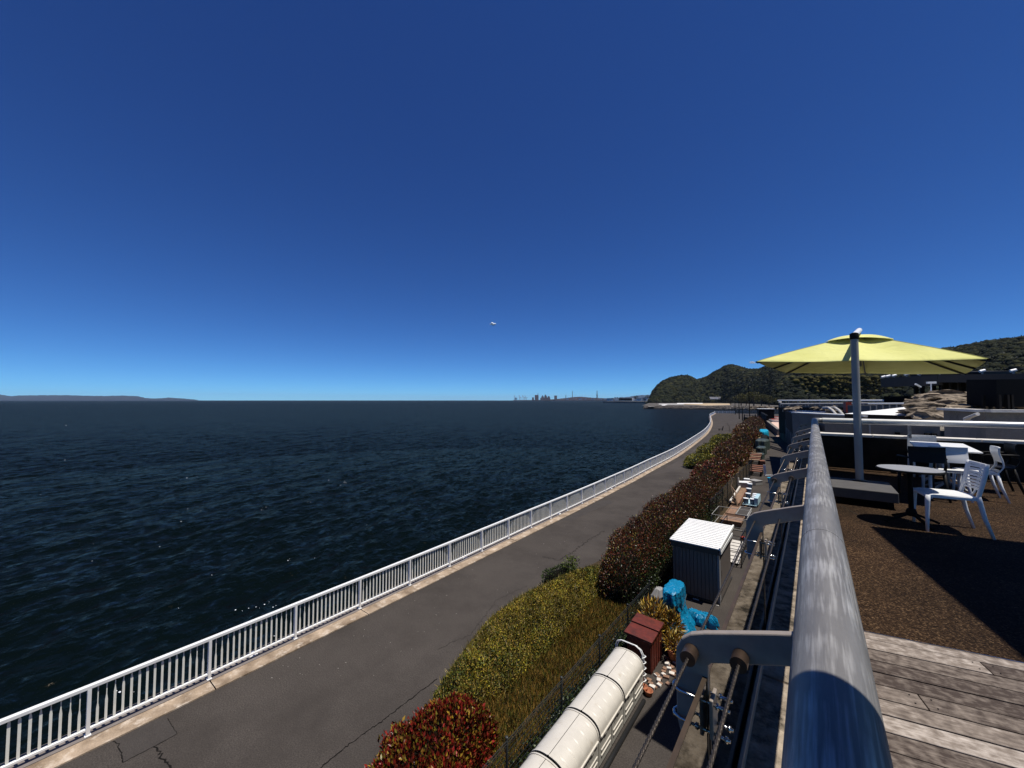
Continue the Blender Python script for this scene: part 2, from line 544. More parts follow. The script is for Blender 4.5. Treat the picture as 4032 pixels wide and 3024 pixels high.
        sc_ = N.new('ShaderNodeVectorMath')
        sc_.operation = 'MULTIPLY'
        sc_.inputs[1].default_value = (k_, k_, 0.0)
        Lk.new(sb.outputs[0], sc_.inputs[0])
        ad = N.new('ShaderNodeVectorMath')
        ad.operation = 'ADD'
        Lk.new(acc, ad.inputs[0])
        Lk.new(sc_.outputs[0], ad.inputs[1])
        acc = ad.outputs[0]
    nz = N.new('ShaderNodeVectorMath')
    nz.operation = 'NORMALIZE'
    Lk.new(acc, nz.inputs[0])
    for sh_ in (df, gl, fr):
        Lk.new(nz.outputs[0], sh_.inputs['Normal'])
    M['water'] = m

    # clear glass for the balustrade, thin pane
    m = bpy.data.materials.new('balustrade_glass')
    m.use_nodes = True
    nt = m.node_tree
    N, Lk = nt.nodes, nt.links
    N.remove(N['Principled BSDF'])
    gl = N.new('ShaderNodeBsdfGlossy')
    gl.inputs['Roughness'].default_value = 0.02
    tr = N.new('ShaderNodeBsdfTransparent')
    tr.inputs['Color'].default_value = (0.80, 0.84, 0.82, 1)
    fr = N.new('ShaderNodeFresnel')
    fr.inputs['IOR'].default_value = 1.5
    mx = N.new('ShaderNodeMixShader')
    Lk.new(fr.outputs[0], mx.inputs['Fac'])
    Lk.new(tr.outputs[0], mx.inputs[1])
    Lk.new(gl.outputs[0], mx.inputs[2])
    Lk.new(mx.outputs[0], N['Material Output'].inputs['Surface'])
    M['glass'] = m


special_materials()
M['tank_pool'] = mat('sky_tinted_pool_top', (0.012, 0.03, 0.10), 0.12, var=0.3, vs_=0.5, spec=0.8)


# ------------------------------------------------------------------ mesh helpers
def link_mesh(name, verts, faces, m, parent=None, smooth=False, cols=None):
    me = bpy.data.meshes.new(name)
    me.from_pydata([tuple(v) for v in verts], [], [tuple(f) for f in faces])
    if cols is not None:
        ca = me.color_attributes.new('Col', 'FLOAT_COLOR', 'CORNER')
        arr = []
        for p, c in zip(me.polygons, cols):
            arr += [c[0], c[1], c[2], 1.0] * p.loop_total
        ca.data.foreach_set('color', arr)
    me.materials.append(m)
    if smooth:
        me.polygons.foreach_set('use_smooth', [True] * len(me.polygons))
    me.update()
    o = bpy.data.objects.new(name, me)
    COL.objects.link(o)
    if parent is not None:
        o.parent = parent
    return o


def np_mesh(name, V, F, m, parent=None, fcol=None, smooth=False):
    """V (n,3) float, F (k,s) int with one face size s, fcol (k,3) colours"""
    V = np.asarray(V, dtype=np.float32)
    F = np.asarray(F, dtype=np.int32)
    k, s = F.shape
    me = bpy.data.meshes.new(name)
    me.vertices.add(len(V))
    me.vertices.foreach_set('co', V.ravel())
    me.loops.add(k * s)
    me.loops.foreach_set('vertex_index', F.ravel())
    me.polygons.add(k)
    me.polygons.foreach_set('loop_start', np.arange(0, k * s, s, dtype=np.int32))
    if smooth:
        me.polygons.foreach_set('use_smooth', np.ones(k, dtype=bool))
    me.update(calc_edges=True)
    me.validate()
    if fcol is not None:
        ca = me.color_attributes.new('Col', 'FLOAT_COLOR', 'CORNER')
        c4 = np.ones((k, s, 4), dtype=np.float32)
        c4[:, :, :3] = np.asarray(fcol)[:, None, :]
        ca.data.foreach_set('color', c4.ravel())
    me.materials.append(m)
    o = bpy.data.objects.new(name, me)
    COL.objects.link(o)
    if parent is not None:
        o.parent = parent
    return o


class MB:
    def __init__(self):
        self.v, self.f = [], []

    def add(self, vs, fs):
        n = len(self.v)
        self.v += [tuple(map(float, p)) for p in vs]
        self.f += [tuple(i + n for i in q) for q in fs]
        return self

    def box(self, c, s, rz=0.0, tilt=None):
        hx, hy, hz = s[0] / 2, s[1] / 2, s[2] / 2
        P = [(-hx, -hy, -hz), (hx, -hy, -hz), (hx, hy, -hz), (-hx, hy, -hz), (-hx, -hy, hz), (hx, -hy, hz), (hx, hy, hz), (-hx, hy, hz)]
        R = Matrix.Rotation(rz, 3, 'Z')
        if tilt:
            R = R @ Matrix.Rotation(tilt[0], 3, 'X') @ Matrix.Rotation(tilt[1], 3, 'Y')
        P = [R @ Vector(p) + Vector(c) for p in P]
        return self.add(P, [(3, 2, 1, 0), (4, 5, 6, 7), (0, 1, 5, 4), (1, 2, 6, 5), (2, 3, 7, 6), (3, 0, 4, 7)])

    def boxz(self, x0, x1, y0, y1, z0, z1):
        return self.box(((x0 + x1) / 2, (y0 + y1) / 2, (z0 + z1) / 2), (x1 - x0, y1 - y0, z1 - z0))

    def bar(self, a, b, w, h, up=(0, 0, 1)):
        a, b = Vector(a), Vector(b)
        d = (b - a).normalized()
        s = d.cross(Vector(up))
        if s.length < 1e-5:
            s = d.cross(Vector((1, 0, 0)))
        s.normalize()
        u = s.cross(d)
        P = []
        for q in (a, b):
            for i, j in ((-1, -1), (1, -1), (1, 1), (-1, 1)):
                P.append(q + s * (i * w / 2) + u * (j * h / 2))
        return self.add(P, [(3, 2, 1, 0), (4, 5, 6, 7), (0, 1, 5, 4), (1, 2, 6, 5), (2, 3, 7, 6), (3, 0, 4, 7)])

    def tube(self, pts, r, n=8, cap=True):
        pts = [Vector(p) for p in pts]
        rs = r if isinstance(r, (list, tuple)) else [r] * len(pts)
        rings = []
        ref = None
        for i, p in enumerate(pts):
            d = (pts[min(i + 1, len(pts) - 1)] - pts[max(i - 1, 0)]).normalized()
            if ref is None:
                ref = d.orthogonal().normalized()
            u = (ref - d * ref.dot(d))
            u = u.normalized() if u.length > 1e-6 else d.orthogonal().normalized()
            ref = u
            w = d.cross(u)
            rings.append([p + (u * math.cos(2 * math.pi * k / n) + w * math.sin(2 * math.pi * k / n)) * rs[i] for k in range(n)])
        vs = [q for rg in rings for q in rg]
        fs = []
        for i in range(len(pts) - 1):
            for k in range(n):
                a, b = i * n + k, i * n + (k + 1) % n
                fs.append((a, b, b + n, a + n))
        if cap:
            fs.append(tuple(range(n - 1, -1, -1)))
            fs.append(tuple(range((len(pts) - 1) * n, len(pts) * n)))
        return self.add(vs, fs)

    def lathe(self, prof, c=(0, 0, 0), n=16):
        vs, fs = [], []
        for r, z in prof:
            for k in range(n):
                a = 2 * math.pi * k / n
                vs.append((c[0] + r * math.cos(a), c[1] + r * math.sin(a), c[2] + z))
        for i in range(len(prof) - 1):
            for k in range(n):
                a, b = i * n + k, i * n + (k + 1) % n
                fs.append((a, b, b + n, a + n))
        fs.append(tuple(range(n - 1, -1, -1)))
        fs.append(tuple(range((len(prof) - 1) * n, len(prof) * n)))
        return self.add(vs, fs)

    def prism(self, poly, z0, z1):
        """poly: list of (x, y) counter-clockwise; z0/z1 numbers"""
        n = len(poly)
        vs = [(x, y, z0) for x, y in poly] + [(x, y, z1) for x, y in poly]
        fs = [tuple(range(n - 1, -1, -1)), tuple(range(n, 2 * n))]
        fs += [(i, (i + 1) % n, n + (i + 1) % n, n + i) for i in range(n)]
        return self.add(vs, fs)

    def slab(self, quad, t):
        """a slab whose top face is the given polygon of 3-D points"""
        n = len(quad)
        top = [Vector(p) for p in quad]
        bot = [p - Vector((0, 0, t)) for p in top]
        fs = [tuple(range(n)), tuple(range(2 * n - 1, n - 1, -1))]
        fs += [(i, n + i, n + (i + 1) % n, (i + 1) % n) for i in range(n)]
        return self.add(top + bot, fs)

    def build(self, name, m, parent=None, smooth=False, world=True, bevel=0.0):
        off = (0, 0, 0)
        if parent is not None and world:
            top = parent
            while top.parent is not None:
                top = top.parent
            off = WLOC.get(top.name, (0, 0, 0))
        vs = [(p[0] - off[0], p[1] - off[1], p[2] - off[2]) for p in self.v]
        o = link_mesh(name, vs, self.f, m, parent, smooth)
        if bevel:
            md = o.modifiers.new('bevel', 'BEVEL')
            md.width = bevel
            md.segments = 2
            md.limit_method = 'ANGLE'
        return o


WLOC = {}


def tag(o, label=None, cat=None, group=None, kind=None):
    if label:
        o['label'] = label
    if cat:
        o['category'] = cat
    if group:
        o['group'] = group
    if kind:
        o['kind'] = kind
    return o


def empty(name, loc=(0, 0, 0), label=None, cat=None, group=None, kind=None):
    o = bpy.data.objects.new(name, None)
    o.empty_display_size = 0.2
    COL.objects.link(o)
    o.location = tuple(float(c) for c in loc)
    WLOC[o.name] = tuple(float(c) for c in loc)
    return tag(o, label, cat, group, kind)


def copy_tree(o, parent=None):
    c = o.copy()
    COL.objects.link(c)
    c.parent = parent
    for ch in o.children:
        copy_tree(ch, c)
    return c


def struct(o):
    o['kind'] = 'structure'
    return o


def smooth_by_angle(o, ang=40):
    me = o.data
    me.polygons.foreach_set('use_smooth', [True] * len(me.polygons))
    try:
        me.set_sharp_from_angle(angle=math.radians(ang))
    except Exception:
        pass
    return o


def snoise(x, y, seed=0, s=1.0):
    """cheap smooth noise in [-1, 1] from a few sines"""
    r = np.random.default_rng(seed)
    t = 0
    for k in range(5):
        a, b, c = r.uniform(-1, 1), r.uniform(-1, 1), r.uniform(0, 6.28)
        n = math.hypot(a, b) or 1
        fq = s * (1.0 + 0.9 * k)
        t = t + np.sin((a * x + b * y) / n * fq + c) / (1 + 0.6 * k)
    return t / 2.6


# ------------------------------------------------------------------ the sea
def build_sea():
    h = CAM[2] - SEA_Z
    th = np.concatenate([np.linspace(math.radians(52), math.radians(7), 430, endpoint=False),
                         np.linspace(math.radians(7), math.radians(0.5), 260, endpoint=False)])
    r = h / np.tan(th)
    r = np.concatenate([r, np.geomspace(h / math.tan(math.radians(0.5)), 26000, 40)])
    az = np.radians(np.concatenate([np.linspace(-175, -98, 40, endpoint=False), np.linspace(-98, 22, 540, endpoint=False), np.linspace(22, 60, 12)]))
    R, A = np.meshgrid(r, az, indexing='ij')
    X = R * np.sin(A)
    Y = R * np.cos(A)
    dr = np.gradient(r)[:, None] * np.ones_like(R)
    rg = np.random.default_rng(3)
    Z = np.zeros_like(R)
    wind = math.radians(205)
    for k in range(70):
        lam = 0.6 * (12 / 0.6) ** ((k + rg.uniform(0, 1)) / 70)
        d = wind + rg.normal(0, 0.42)
        kk = 2 * math.pi / lam
        a = 0.0105 * lam ** 0.85 * rg.uniform(0.5, 1.2) / (1 + (lam / 2.6) ** 1.5)
        ph = (X * math.cos(d) + Y * math.sin(d)) * kk + rg.uniform(0, 6.28)
        damp = np.exp(-(2.2 * dr / lam) ** 2)
        w = np.sin(ph)
        Z += a * damp * (w + 0.35 * (w * w - 0.5) * np.sign(1))
    Z *= np.clip((R - 5) / 20, 0.3, 1)
    V = np.stack([X, Y, SEA_Z + Z], -1).reshape(-1, 3)
    nr, na = R.shape
    I = np.arange(nr * na).reshape(nr, na)
    F = np.stack([I[:-1, :-1], I[:-1, 1:], I[1:, 1:], I[1:, :-1]], -1).reshape(-1, 4)
    return struct(np_mesh('sea', V, F, M['water'], smooth=True))


build_sea()

# ------------------------------------------------------------------ promenade, kerb, lane
FENCE_PTS = [(-12.15, -8), (-12.15, 1.1), (-12.2, 5.2), (-12.25, 9.2), (-12.33, 13.4), (-12.43, 17.6), (-12.52, 21.8), (-12.65, 26),
             (-12.83, 30.2), (-13.0, 34.3), (-13.3, 39), (-13.5, 43), (-13.95, 50.7), (-14.9, 60.8), (-16.2, 73), (-18.1, 89),
             (-21.3, 110), (-25.5, 134), (-31.0, 162), (-36.0, 188), (-41.0, 225), (-42.9, 236)]


def catmull(P, step):
    P = [np.array(p, float) for p in P]
    out = []
    for i in range(len(P) - 1):
        p0, p1, p2, p3 = P[max(i - 1, 0)], P[i], P[i + 1], P[min(i + 2, len(P) - 1)]
        n = max(2, int(np.linalg.norm(p2 - p1) / 0.25))
        for t in np.linspace(0, 1, n, endpoint=False):
            out.append(0.5 * ((2 * p1) + (-p0 + p2) * t + (2 * p0 - 5 * p1 + 4 * p2 - p3) * t * t + (-p0 + 3 * p1 - 3 * p2 + p3) * t ** 3))
    out.append(P[-1])
    out = np.array(out)
    d = np.concatenate([[0], np.cumsum(np.linalg.norm(np.diff(out, axis=0), axis=1))])
    s = np.arange(0, d[-1], step)
    return np.stack([np.interp(s, d, out[:, k]) for k in range(out.shape[1])], -1), s


PANEL = 2.06
path, _ = catmull(FENCE_PTS, PANEL)
off = (1.1 + 8.0) % PANEL
path, _ = catmull([(-12.15, -8 + off - PANEL)] + FENCE_PTS[1:], PANEL)   # a post stands at y = 1.1


def nrm(i, P=path):
    d = P[min(i + 1, len(P) - 1)] - P[max(i - 1, 0)]
    d = d / np.linalg.norm(d)
    return np.array([d[1], -d[0]])          # towards the land


def strip(o0, o1, z0, z1, name, m):
    mb = MB()
    n = len(path)
    A = [path[i] + nrm(i) * o0 for i in range(n)]
    B = [path[i] + nrm(i) * o1 for i in range(n)]
    vs = []
    for a, b in zip(A, B):
        vs += [(*a, z1), (*b, z1), (*a, z0), (*b, z0)]
    fs = []
    for i in range(n - 1):
        k = 4 * i
        fs += [(k, k + 1, k + 5, k + 4), (k + 2, k, k + 4, k + 6), (k + 1, k + 3, k + 7, k + 5)]
    mb.add(vs, fs)
    return mb.build(name, m)


# asphalt sheet from the kerb to under the terrace
vs, fs = [], []
for i in range(len(path)):
    a = path[i] + nrm(i) * 0.52
    vs += [(a[0], a[1], 0.0), (-0.2 if a[1] < 60 else 30.0, a[1] + (0 if a[1] < 60 else 4), 0.0)]
for i in range(len(path) - 1):
    k = 2 * i
    fs.append((k, k + 1, k + 3, k + 2))
promenade = struct(link_mesh('promenade', vs, fs, M['asphalt']))

kerb_root = struct(empty('kerb', (-12.0, 0, 0)))
seawall = struct(strip(-0.42, -0.36, SEA_Z - 1.5, 0.02, 'seawall', M['seawall']))
# kerb stones, two lengths of panel each
n = len(path)
i = 0
kk = 0
while i < n - 2:
    j = min(i + 2 if i < 40 else i + 6, n - 1)
    for (o0, o1, z1, m) in ((-0.36, 0.10, 0.045, 'kerb_grey'), (0.10, 0.53, 0.030, 'kerb')):
        A = [path[q] + nrm(q) * o0 for q in range(i, j + 1)]
        B = [path[q] + nrm(q) * o1 for q in range(i, j + 1)]
        for L in (A, B):      # open a narrow joint
            L[0] = L[0] + (L[1] - L[0]) * 0.006
            L[-1] = L[-1] + (L[-2] - L[-1]) * 0.006
        P = B + A[::-1]
        mb = MB().prism([tuple(p) for p in P], -0.12, z1 + (random.uniform(-.004, .004)))
        mb.build('kerb_stone', M[m], kerb_root)
    i = j
    kk += 1

# repairs and cracks in the asphalt
def sheet(name, pts, z, m, parent):
    o = link_mesh(name, [(p[0], p[1], z) for p in pts], [tuple(range(len(pts)))], m, parent)
    return o


def crack(pix, w, z=0.006, jag=0.05, seed=1, name='crack'):
    r = np.random.default_rng(seed)
    P = [un(*p)[:2] for p in pix]
    Q = []
    for a, b in zip(P[:-1], P[1:]):
        n_ = max(2, int(np.linalg.norm(b - a) / 0.05))
        for t in np.linspace(0, 1, n_, endpoint=False):
            Q.append(a + (b - a) * t + r.normal(0, jag, 2))
    Q.append(P[-1])
    vs, fs = [], []
    for k, q in enumerate(Q):
        d = Q[min(k + 1, len(Q) - 1)] - Q[max(k - 1, 0)]
        d = d / (np.linalg.norm(d) + 1e-9)
        nn = np.array([-d[1], d[0]])
        ww = w * r.uniform(0.3, 1.0)
        vs += [(*(q + nn * ww), z), (*(q - nn * ww), z)]
        if k:
            fs.append((2 * k - 2, 2 * k - 1, 2 * k + 1, 2 * k))
    return link_mesh(name, vs, fs, M['crack'], promenade)


def pxsheet(name, pix, z, m):
    P = [un(*p)[:2] for p in pix]
    a = sum(P[k][0] * P[(k + 1) % len(P)][1] - P[(k + 1) % len(P)][0] * P[k][1] for k in range(len(P)))
    if a < 0:
        P = P[::-1]
    return sheet(name, P, z, m, promenade)


pxsheet('asphalt_patch', [(452, 2915), (648, 2815), (697, 2890), (484, 3003)], 0.004, M['asphalt_patch'])
pxsheet('asphalt_patch', [(2195, 2048), (2280, 2005), (2340, 1974), (2400, 1968), (2412, 1980), (2330, 2012), (2250, 2052)], 0.004, M['asphalt_patch'])
pxsheet('asphalt_patch', [(2560, 1873), (2700, 1800), (2760, 1742), (2850, 1745), (2780, 1830)], 0.004, M['asphalt_far'])
crack([(1240, 3040), (1370, 2935), (1500, 2842), (1640, 2735), (1722, 2672)], 0.017, seed=2, jag=0.012)
crack([(452, 2915), (475, 2960), (484, 3003)], 0.012, seed=3, jag=0.01)
crack([(484, 3003), (612, 2938), (697, 2890), (660, 2830)], 0.008, seed=4, jag=0.006)
crack([(612, 2940), (640, 2985), (680, 3030)], 0.022, seed=5, jag=0.02)
crack([(2140, 2195), (2200, 2205), (2262, 2172), (2310, 2130), (2380, 2090)], 0.012, seed=6, jag=0.05)
crack([(1720, 2560), (1850, 2500), (1960, 2360), (2080, 2305)], 0.006, seed=7, jag=0.03)
crack([(2805, 1686), (2900, 1687)], 0.05, seed=8, jag=0.02)
crack([(2800, 1696), (2905, 1694)], 0.05, seed=9, jag=0.02)
crack([(2862, 1665), (2872, 1680), (2873, 1700)], 0.05, seed=10, jag=0.05)

# ------------------------------------------------------------------ white promenade fence
fence = empty('promenade_fence', (path[0][0], path[0][1], 0.0),
              'long white railing of upright bars along the edge of the sea', 'fence')
FZ = 0.04


def sweep(off_, z, w, h, name, m):
    vs, fs = [], []
    for i in range(len(path)):
        p = path[i] + nrm(i) * off_
        nn = nrm(i)
        for (a, b) in ((-1, -1), (1, -1), (1, 1), (-1, 1)):
            q = p + nn * a * w / 2
            vs.append((q[0], q[1], z + b * h / 2))
        if i:
            k = 4 * (i - 1)
            for s in range(4):
                fs.append((k + s, k + (s + 1) % 4, k + 4 + (s + 1) % 4, k + 4 + s))
    fs += [(3, 2, 1, 0), tuple(range(4 * len(path) - 4, 4 * len(path)))]
    mb = MB().add(vs, fs)
    return mb.build(name, m, fence, bevel=0.006)


sweep(0.0, FZ + 0.985, 0.10, 0.07, 'top_rail', M['white_paint'])
sweep(0.0, FZ + 0.125, 0.062, 0.05, 'bottom_rail', M['white_paint'])
post_me = None
NB = 15
bar_me = {}
far_v, far_f = [], []
bars_done = 0
for i in range(len(path) - 1):
    p = path[i]
    d = path[i + 1] - p
    ang = math.atan2(d[1], d[0])
    if post_me is None:
        mb = MB().box((0, 0, (FZ + 0.955) / 2), (0.062, 0.10, FZ + 0.948))
        mb.box((0, 0, 0.052), (0.10, 0.14, 0.016))
        o = mb.build('post', M['white_paint'], fence, world=False, bevel=0.006)
        post_me = o.data
    else:
        o = bpy.data.objects.new('post', post_me)
        COL.objects.link(o)
        o.parent = fence
        if i < 30:
            md = o.modifiers.new('bevel', 'BEVEL'); md.width = 0.006; md.segments = 2; md.limit_method = 'ANGLE'
    o.location = (p[0] - path[0][0], p[1] - path[0][1], 0)
    o.rotation_euler = (0, 0, ang)
    for b in range(NB):
        t = (b + 1) / (NB + 1)
        q = p + d * t
        hi = 0.20 + 0.72 * math.sin(math.pi * t) ** 0.75       # the arch drawn by the wide lower part of the bars
        z0, z1 = FZ + 0.148, FZ + 0.951
        zt = min(z0 + hi * 0.80, z1 - 0.06)
        key = min(b, NB - 1 - b)
        w0, w1, th = 0.021, 0.008, 0.008
        prof = [(w0, z0), (w0, zt), (w1, min(zt + 0.11, z1 - 0.01)), (w1, z1)]
        vs, fs = [], []
        for (w, z) in prof:
            vs += [(-w, -th, z), (w, -th, z), (w, th, z), (-w, th, z)]
        for s in range(3):
            for e in range(4):
                fs.append((4 * s + e, 4 * s + (e + 1) % 4, 4 * s + 4 + (e + 1) % 4, 4 * s + 4 + e))
        if bars_done < 300 and 2 <= i:
            if key not in bar_me:
                o = link_mesh('bar', vs, fs, M['white_bar'], fence)
                bar_me[key] = o.data
            else:
                o = bpy.data.objects.new('bar', bar_me[key])
                COL.objects.link(o)
                o.parent = fence
            o.location = (q[0] - path[0][0], q[1] - path[0][1], 0)
            o.rotation_euler = (0, 0, ang)
            bars_done += 1
        elif i < 2 or i < 75:
            c, s_ = math.cos(ang), math.sin(ang)
            k = len(far_v)
            far_v += [(q[0] - path[0][0] + x * c - y * s_, q[1] - path[0][1] + x * s_ + y * c, z) for x, y, z in vs]
            far_f += [tuple(x + k for x in f_) for f_ in fs]
tag(link_mesh('distant_bars', far_v, far_f, M['white_bar'], fence), kind='stuff')

# the cross railing that closes the far end of the promenade
P0, P1 = path[-1], un(2893, 1627)[:2]
fe = empty('promenade_end_fence', (P0[0], P0[1], 0), 'low white fence closing the far end of the promenade', 'fence')
mb = MB()
for z in (1.0, 0.55, 0.15):
    mb.bar((*P0, z), (*P1, z), 0.10, 0.10)
mb.build('rail', M['white_paint'], fe)
for t in np.linspace(0, 1, 6):
    q = P0 + (P1 - P0) * t
    MB().box((q[0], q[1], 0.5), (0.12, 0.12, 1.0)).build('post', M['white_paint'], fe)
P0, P1 = un(2905, 1624)[:2], un(3066, 1628)[:2]
fe = empty('shore_fence', (P0[0], P0[1], 0), 'thin grey railing beyond the gate at the end of the lane', 'fence')
mb = MB()
for z in (1.1, 0.6):
    mb.bar((*P0, z), (*P1, z), 0.10, 0.10)
mb.build('rail', M['kerb_grey'], fe)
for t in np.linspace(0, 1, 9):
    q = P0 + (P1 - P0) * t
    MB().box((q[0], q[1], 0.55), (0.12, 0.12, 1.1)).build('post', M['kerb_grey'], fe)

# white rounded caps standing on the kerb by the fence
cap0 = None
wh = ['second panel', 'sixth panel', 'tenth panel', 'fourteenth panel', 'eighteenth panel']
for k, (px, py) in enumerate([(997, 2584), (1830, 2199), (2201, 2026), (2406, 1926), (2531, 1860)]):
    q = un(px, py)
    mb = MB()
    mb.lathe([(0.13, 0), (0.135, 0.015), (0.125, 0.035), (0.08, 0.05), (0.03, 0.056)], n=18)
    if cap0 is None:
        cap0 = mb.build('kerb_cap', M['white_paint'], smooth=True)
        o = cap0
    else:
        o = cap0.copy()
        COL.objects.link(o)
    o.location = (q[0] - 0.02, q[1], 0.034)
    tag(o, ['nearest white round cap on the kerb by the fence', 'second nearest white round cap on the kerb by the fence',
            'third nearest white round cap on the kerb by the fence', 'fourth nearest white round cap on the kerb by the fence',
            'farthest white round cap on the kerb by the fence'][k], 'drain cap', 'white caps along the kerb')

# ------------------------------------------------------------------ planting bed soil
bed = [(-6.0, 3.0), (-6.6, 4.6), (-6.9, 6.3), (-7.9, 8.6), (-8.2, 11.5), (-7.75, 14.2), (-7.2, 18), (-8.2, 26), (-9.0, 38), (-10.2, 46), (-9.6, 56), (-10.4, 70), (-11.5, 90),
       (-13, 130), (-14.5, 150), (-13.0, 150), (-9.0, 100), (-6.6, 70), (-5.2, 45), (-4.42, 32), (-4.42, 3.0)]
struct(MB().prism(bed[::-1], -0.05, 0.07).build('planting_bed', M['soil']))


# ------------------------------------------------------------------ foliage helpers
def leaf_mesh(name, P, D, L, W, C, m, parent=None, fold=0.25, rg=RNG):
    n_ = len(P)
    S = np.cross(D, rg.normal(size=(n_, 3)))
    S /= np.linalg.norm(S, axis=1, keepdims=True) + 1e-9
    U = np.cross(S, D)
    L = np.broadcast_to(np.asarray(L, float).reshape(-1, 1), (n_, 1))
    W = np.broadcast_to(np.asarray(W, float).reshape(-1, 1), (n_, 1))
    v0 = P
    mid = P + D * L * 0.45
    v1 = mid + S * W / 2 + U * W * fold
    v2 = P + D * L + U * L * -0.08
    v3 = mid - S * W / 2 + U * W * fold
    V = np.stack([v0, v1, v2, v3], 1).reshape(-1, 3)
    b = np.arange(n_)[:, None] * 4
    F = np.concatenate([b + np.array([[0, 1, 2]]), b + np.array([[0, 2, 3]])], 1).reshape(-1, 3)
    return np_mesh(name, V, F, m, parent, fcol=np.repeat(C, 2, axis=0))


def pick(cols, w, n_, jit=0.25, rg=RNG):
    cols = np.array(cols)
    w = np.array(w, float)
    k = rg.choice(len(cols), n_, p=w / w.sum())
    return cols[k] * rg.uniform(1 - jit, 1 + jit, (n_, 1))


def hedge(name, ctr, label, cat, palette, weights, dens, L, group=None, seed=0, lump=0.14, mix=None, m='leaf', up=0.5):
    """ctr: list of (x, y, width, height) along the hedge; leaves cover a lumpy rounded body"""
    rg = np.random.default_rng(seed)
    C, s = catmull(ctr, 0.10)
    tot = s[-1]
    root = empty(name, (C[0][0], C[0][1], 0.05), label, cat, group)
    T = np.gradient(C[:, :2], axis=0)
    T /= np.linalg.norm(T, axis=1, keepdims=True)
    Nn = np.stack([T[:, 1], -T[:, 0]], -1)

    def body(u, t, shrink, raw=False):
        i = np.clip((u / 0.10).astype(int), 0, len(C) - 1)
        w, h = C[i, 2], C[i, 3]
        e = np.clip(np.minimum(u, tot - u) / (0.45 * w), 0, 1)
        e = np.sqrt(1 - (1 - e) ** 2)
        lum = 1 + lump * snoise(u * 1.6, t * 1.3, seed, 1.3) + lump * 0.6 * snoise(u * 4.1, t * 3.1, seed + 5, 1.3)
        lum = lum - (0 if raw else 0)
        c, sn = np.cos(t), np.sin(t)
        x = np.sign(c) * np.abs(c) ** 0.75 * w / 2 * e * lum
        z = np.abs(sn) ** 0.7 * h * (0.35 + 0.65 * e) * lum
        x, z = x * shrink, z * shrink
        P = np.stack([C[i, 0] + Nn[i, 0] * x, C[i, 1] + Nn[i, 1] * x, 0.05 + z], -1)
        D = np.stack([Nn[i, 0] * c, Nn[i, 1] * c, sn], -1)
        return P, D

    area = tot * (C[:, 2].mean() * 0.8 + 2 * C[:, 3].mean())
    n_ = int(area * dens)
    u = rg.uniform(0, tot, n_)
    t = rg.uniform(0.0, math.pi, n_)
    sh = 1.0 - np.abs(rg.normal(0, 0.075, n_)) + rg.uniform(0, 0.05, n_)
    sh = np.where(rg.random(n_) < 0.05, rg.uniform(1.03, 1.12, n_), sh)
    P, D = body(u, t, sh)
    D = D * 0.55 + np.array([0, 0, up]) + rg.normal(0, 0.45, (n_, 3))
    D /= np.linalg.norm(D, axis=1, keepdims=True)
    col = pick(palette, weights, n_, rg=rg)
    if mix is not None:
        col = mix(P, t, col, rg)
    col = col * (1 + 0.40 * snoise(P[:, 0] * 1.0, P[:, 1] + P[:, 2], seed + 3, 1.7))[:, None]
    Ls = L * rg.uniform(0.6, 1.25, n_)
    P = P - np.array(WLOC[root.name])
    leaf_mesh('foliage', P, D, Ls, Ls * 0.5, col, M[m], root, rg=rg)
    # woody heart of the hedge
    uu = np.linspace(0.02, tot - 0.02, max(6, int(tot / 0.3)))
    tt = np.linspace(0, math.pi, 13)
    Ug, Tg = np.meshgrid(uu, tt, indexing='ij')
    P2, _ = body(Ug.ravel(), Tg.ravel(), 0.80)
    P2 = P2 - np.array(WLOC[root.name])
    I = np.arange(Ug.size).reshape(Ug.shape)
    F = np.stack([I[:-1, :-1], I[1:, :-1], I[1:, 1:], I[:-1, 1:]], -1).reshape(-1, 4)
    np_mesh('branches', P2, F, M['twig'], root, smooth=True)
    return root


GREEN = (0.030, 0.048, 0.010)
DGREEN = (0.012, 0.022, 0.007)
OLIVE = (0.175, 0.145, 0.015)
YELG = (0.34, 0.28, 0.02)
RED = (0.22, 0.016, 0.009)
DRED = (0.11, 0.020, 0.009)
BROWN = (0.120, 0.044, 0.012)
YEL = (0.34, 0.21, 0.022)


def green_lee(P, t, col, rg):
    """older green leaves where the hedge is not clipped: the lane side and low down"""
    g = np.clip((P[:, 0] + 5.6) * 0.9 + rg.normal(0, 0.35, len(P)) - (P[:, 2] - 0.9) * 0.7, 0, 1)[:, None]
    gr = pick([GREEN, DGREEN, (0.045, 0.065, 0.012)], [3, 3, 2], len(P), rg=rg)
    return np.where(g > 0.55, gr, col)


hedge('red_shrub', [(-5.25, 2.9, 1.5, 0.75), (-5.5, 4.2, 1.7, 0.80), (-5.75, 5.2, 1.9, 0.85), (-6.0, 6.4, 1.6, 0.72)],
      'low red and yellow leaved shrub cut by the bottom edge of the picture', 'shrub',
      [RED, DRED, YEL, (0.20, 0.10, 0.015), OLIVE, (0.26, 0.018, 0.012)], [5, 6, 2.0, 2, 2, 2], 1900, 0.085, seed=11, up=0.75, lump=0.2)
hedge('photinia_hedge', [(-5.4, 12.7, 1.4, 1.30), (-5.6, 14.4, 2.0, 1.6), (-5.75, 17, 2.35, 1.7), (-5.9, 20.5, 2.6, 1.7), (-6.1, 25, 2.7, 1.6), (-6.4, 29, 2.4, 1.45), (-6.7, 33.0, 2.2, 1.2)],
      'big red-brown leaved hedge behind the grey shed', 'hedge',
      [DRED, BROWN, (0.10, 0.022, 0.010), GREEN, DGREEN, OLIVE], [5, 6, 3, 2.5, 2.5, 2.0], 800, 0.07, seed=12, mix=green_lee)
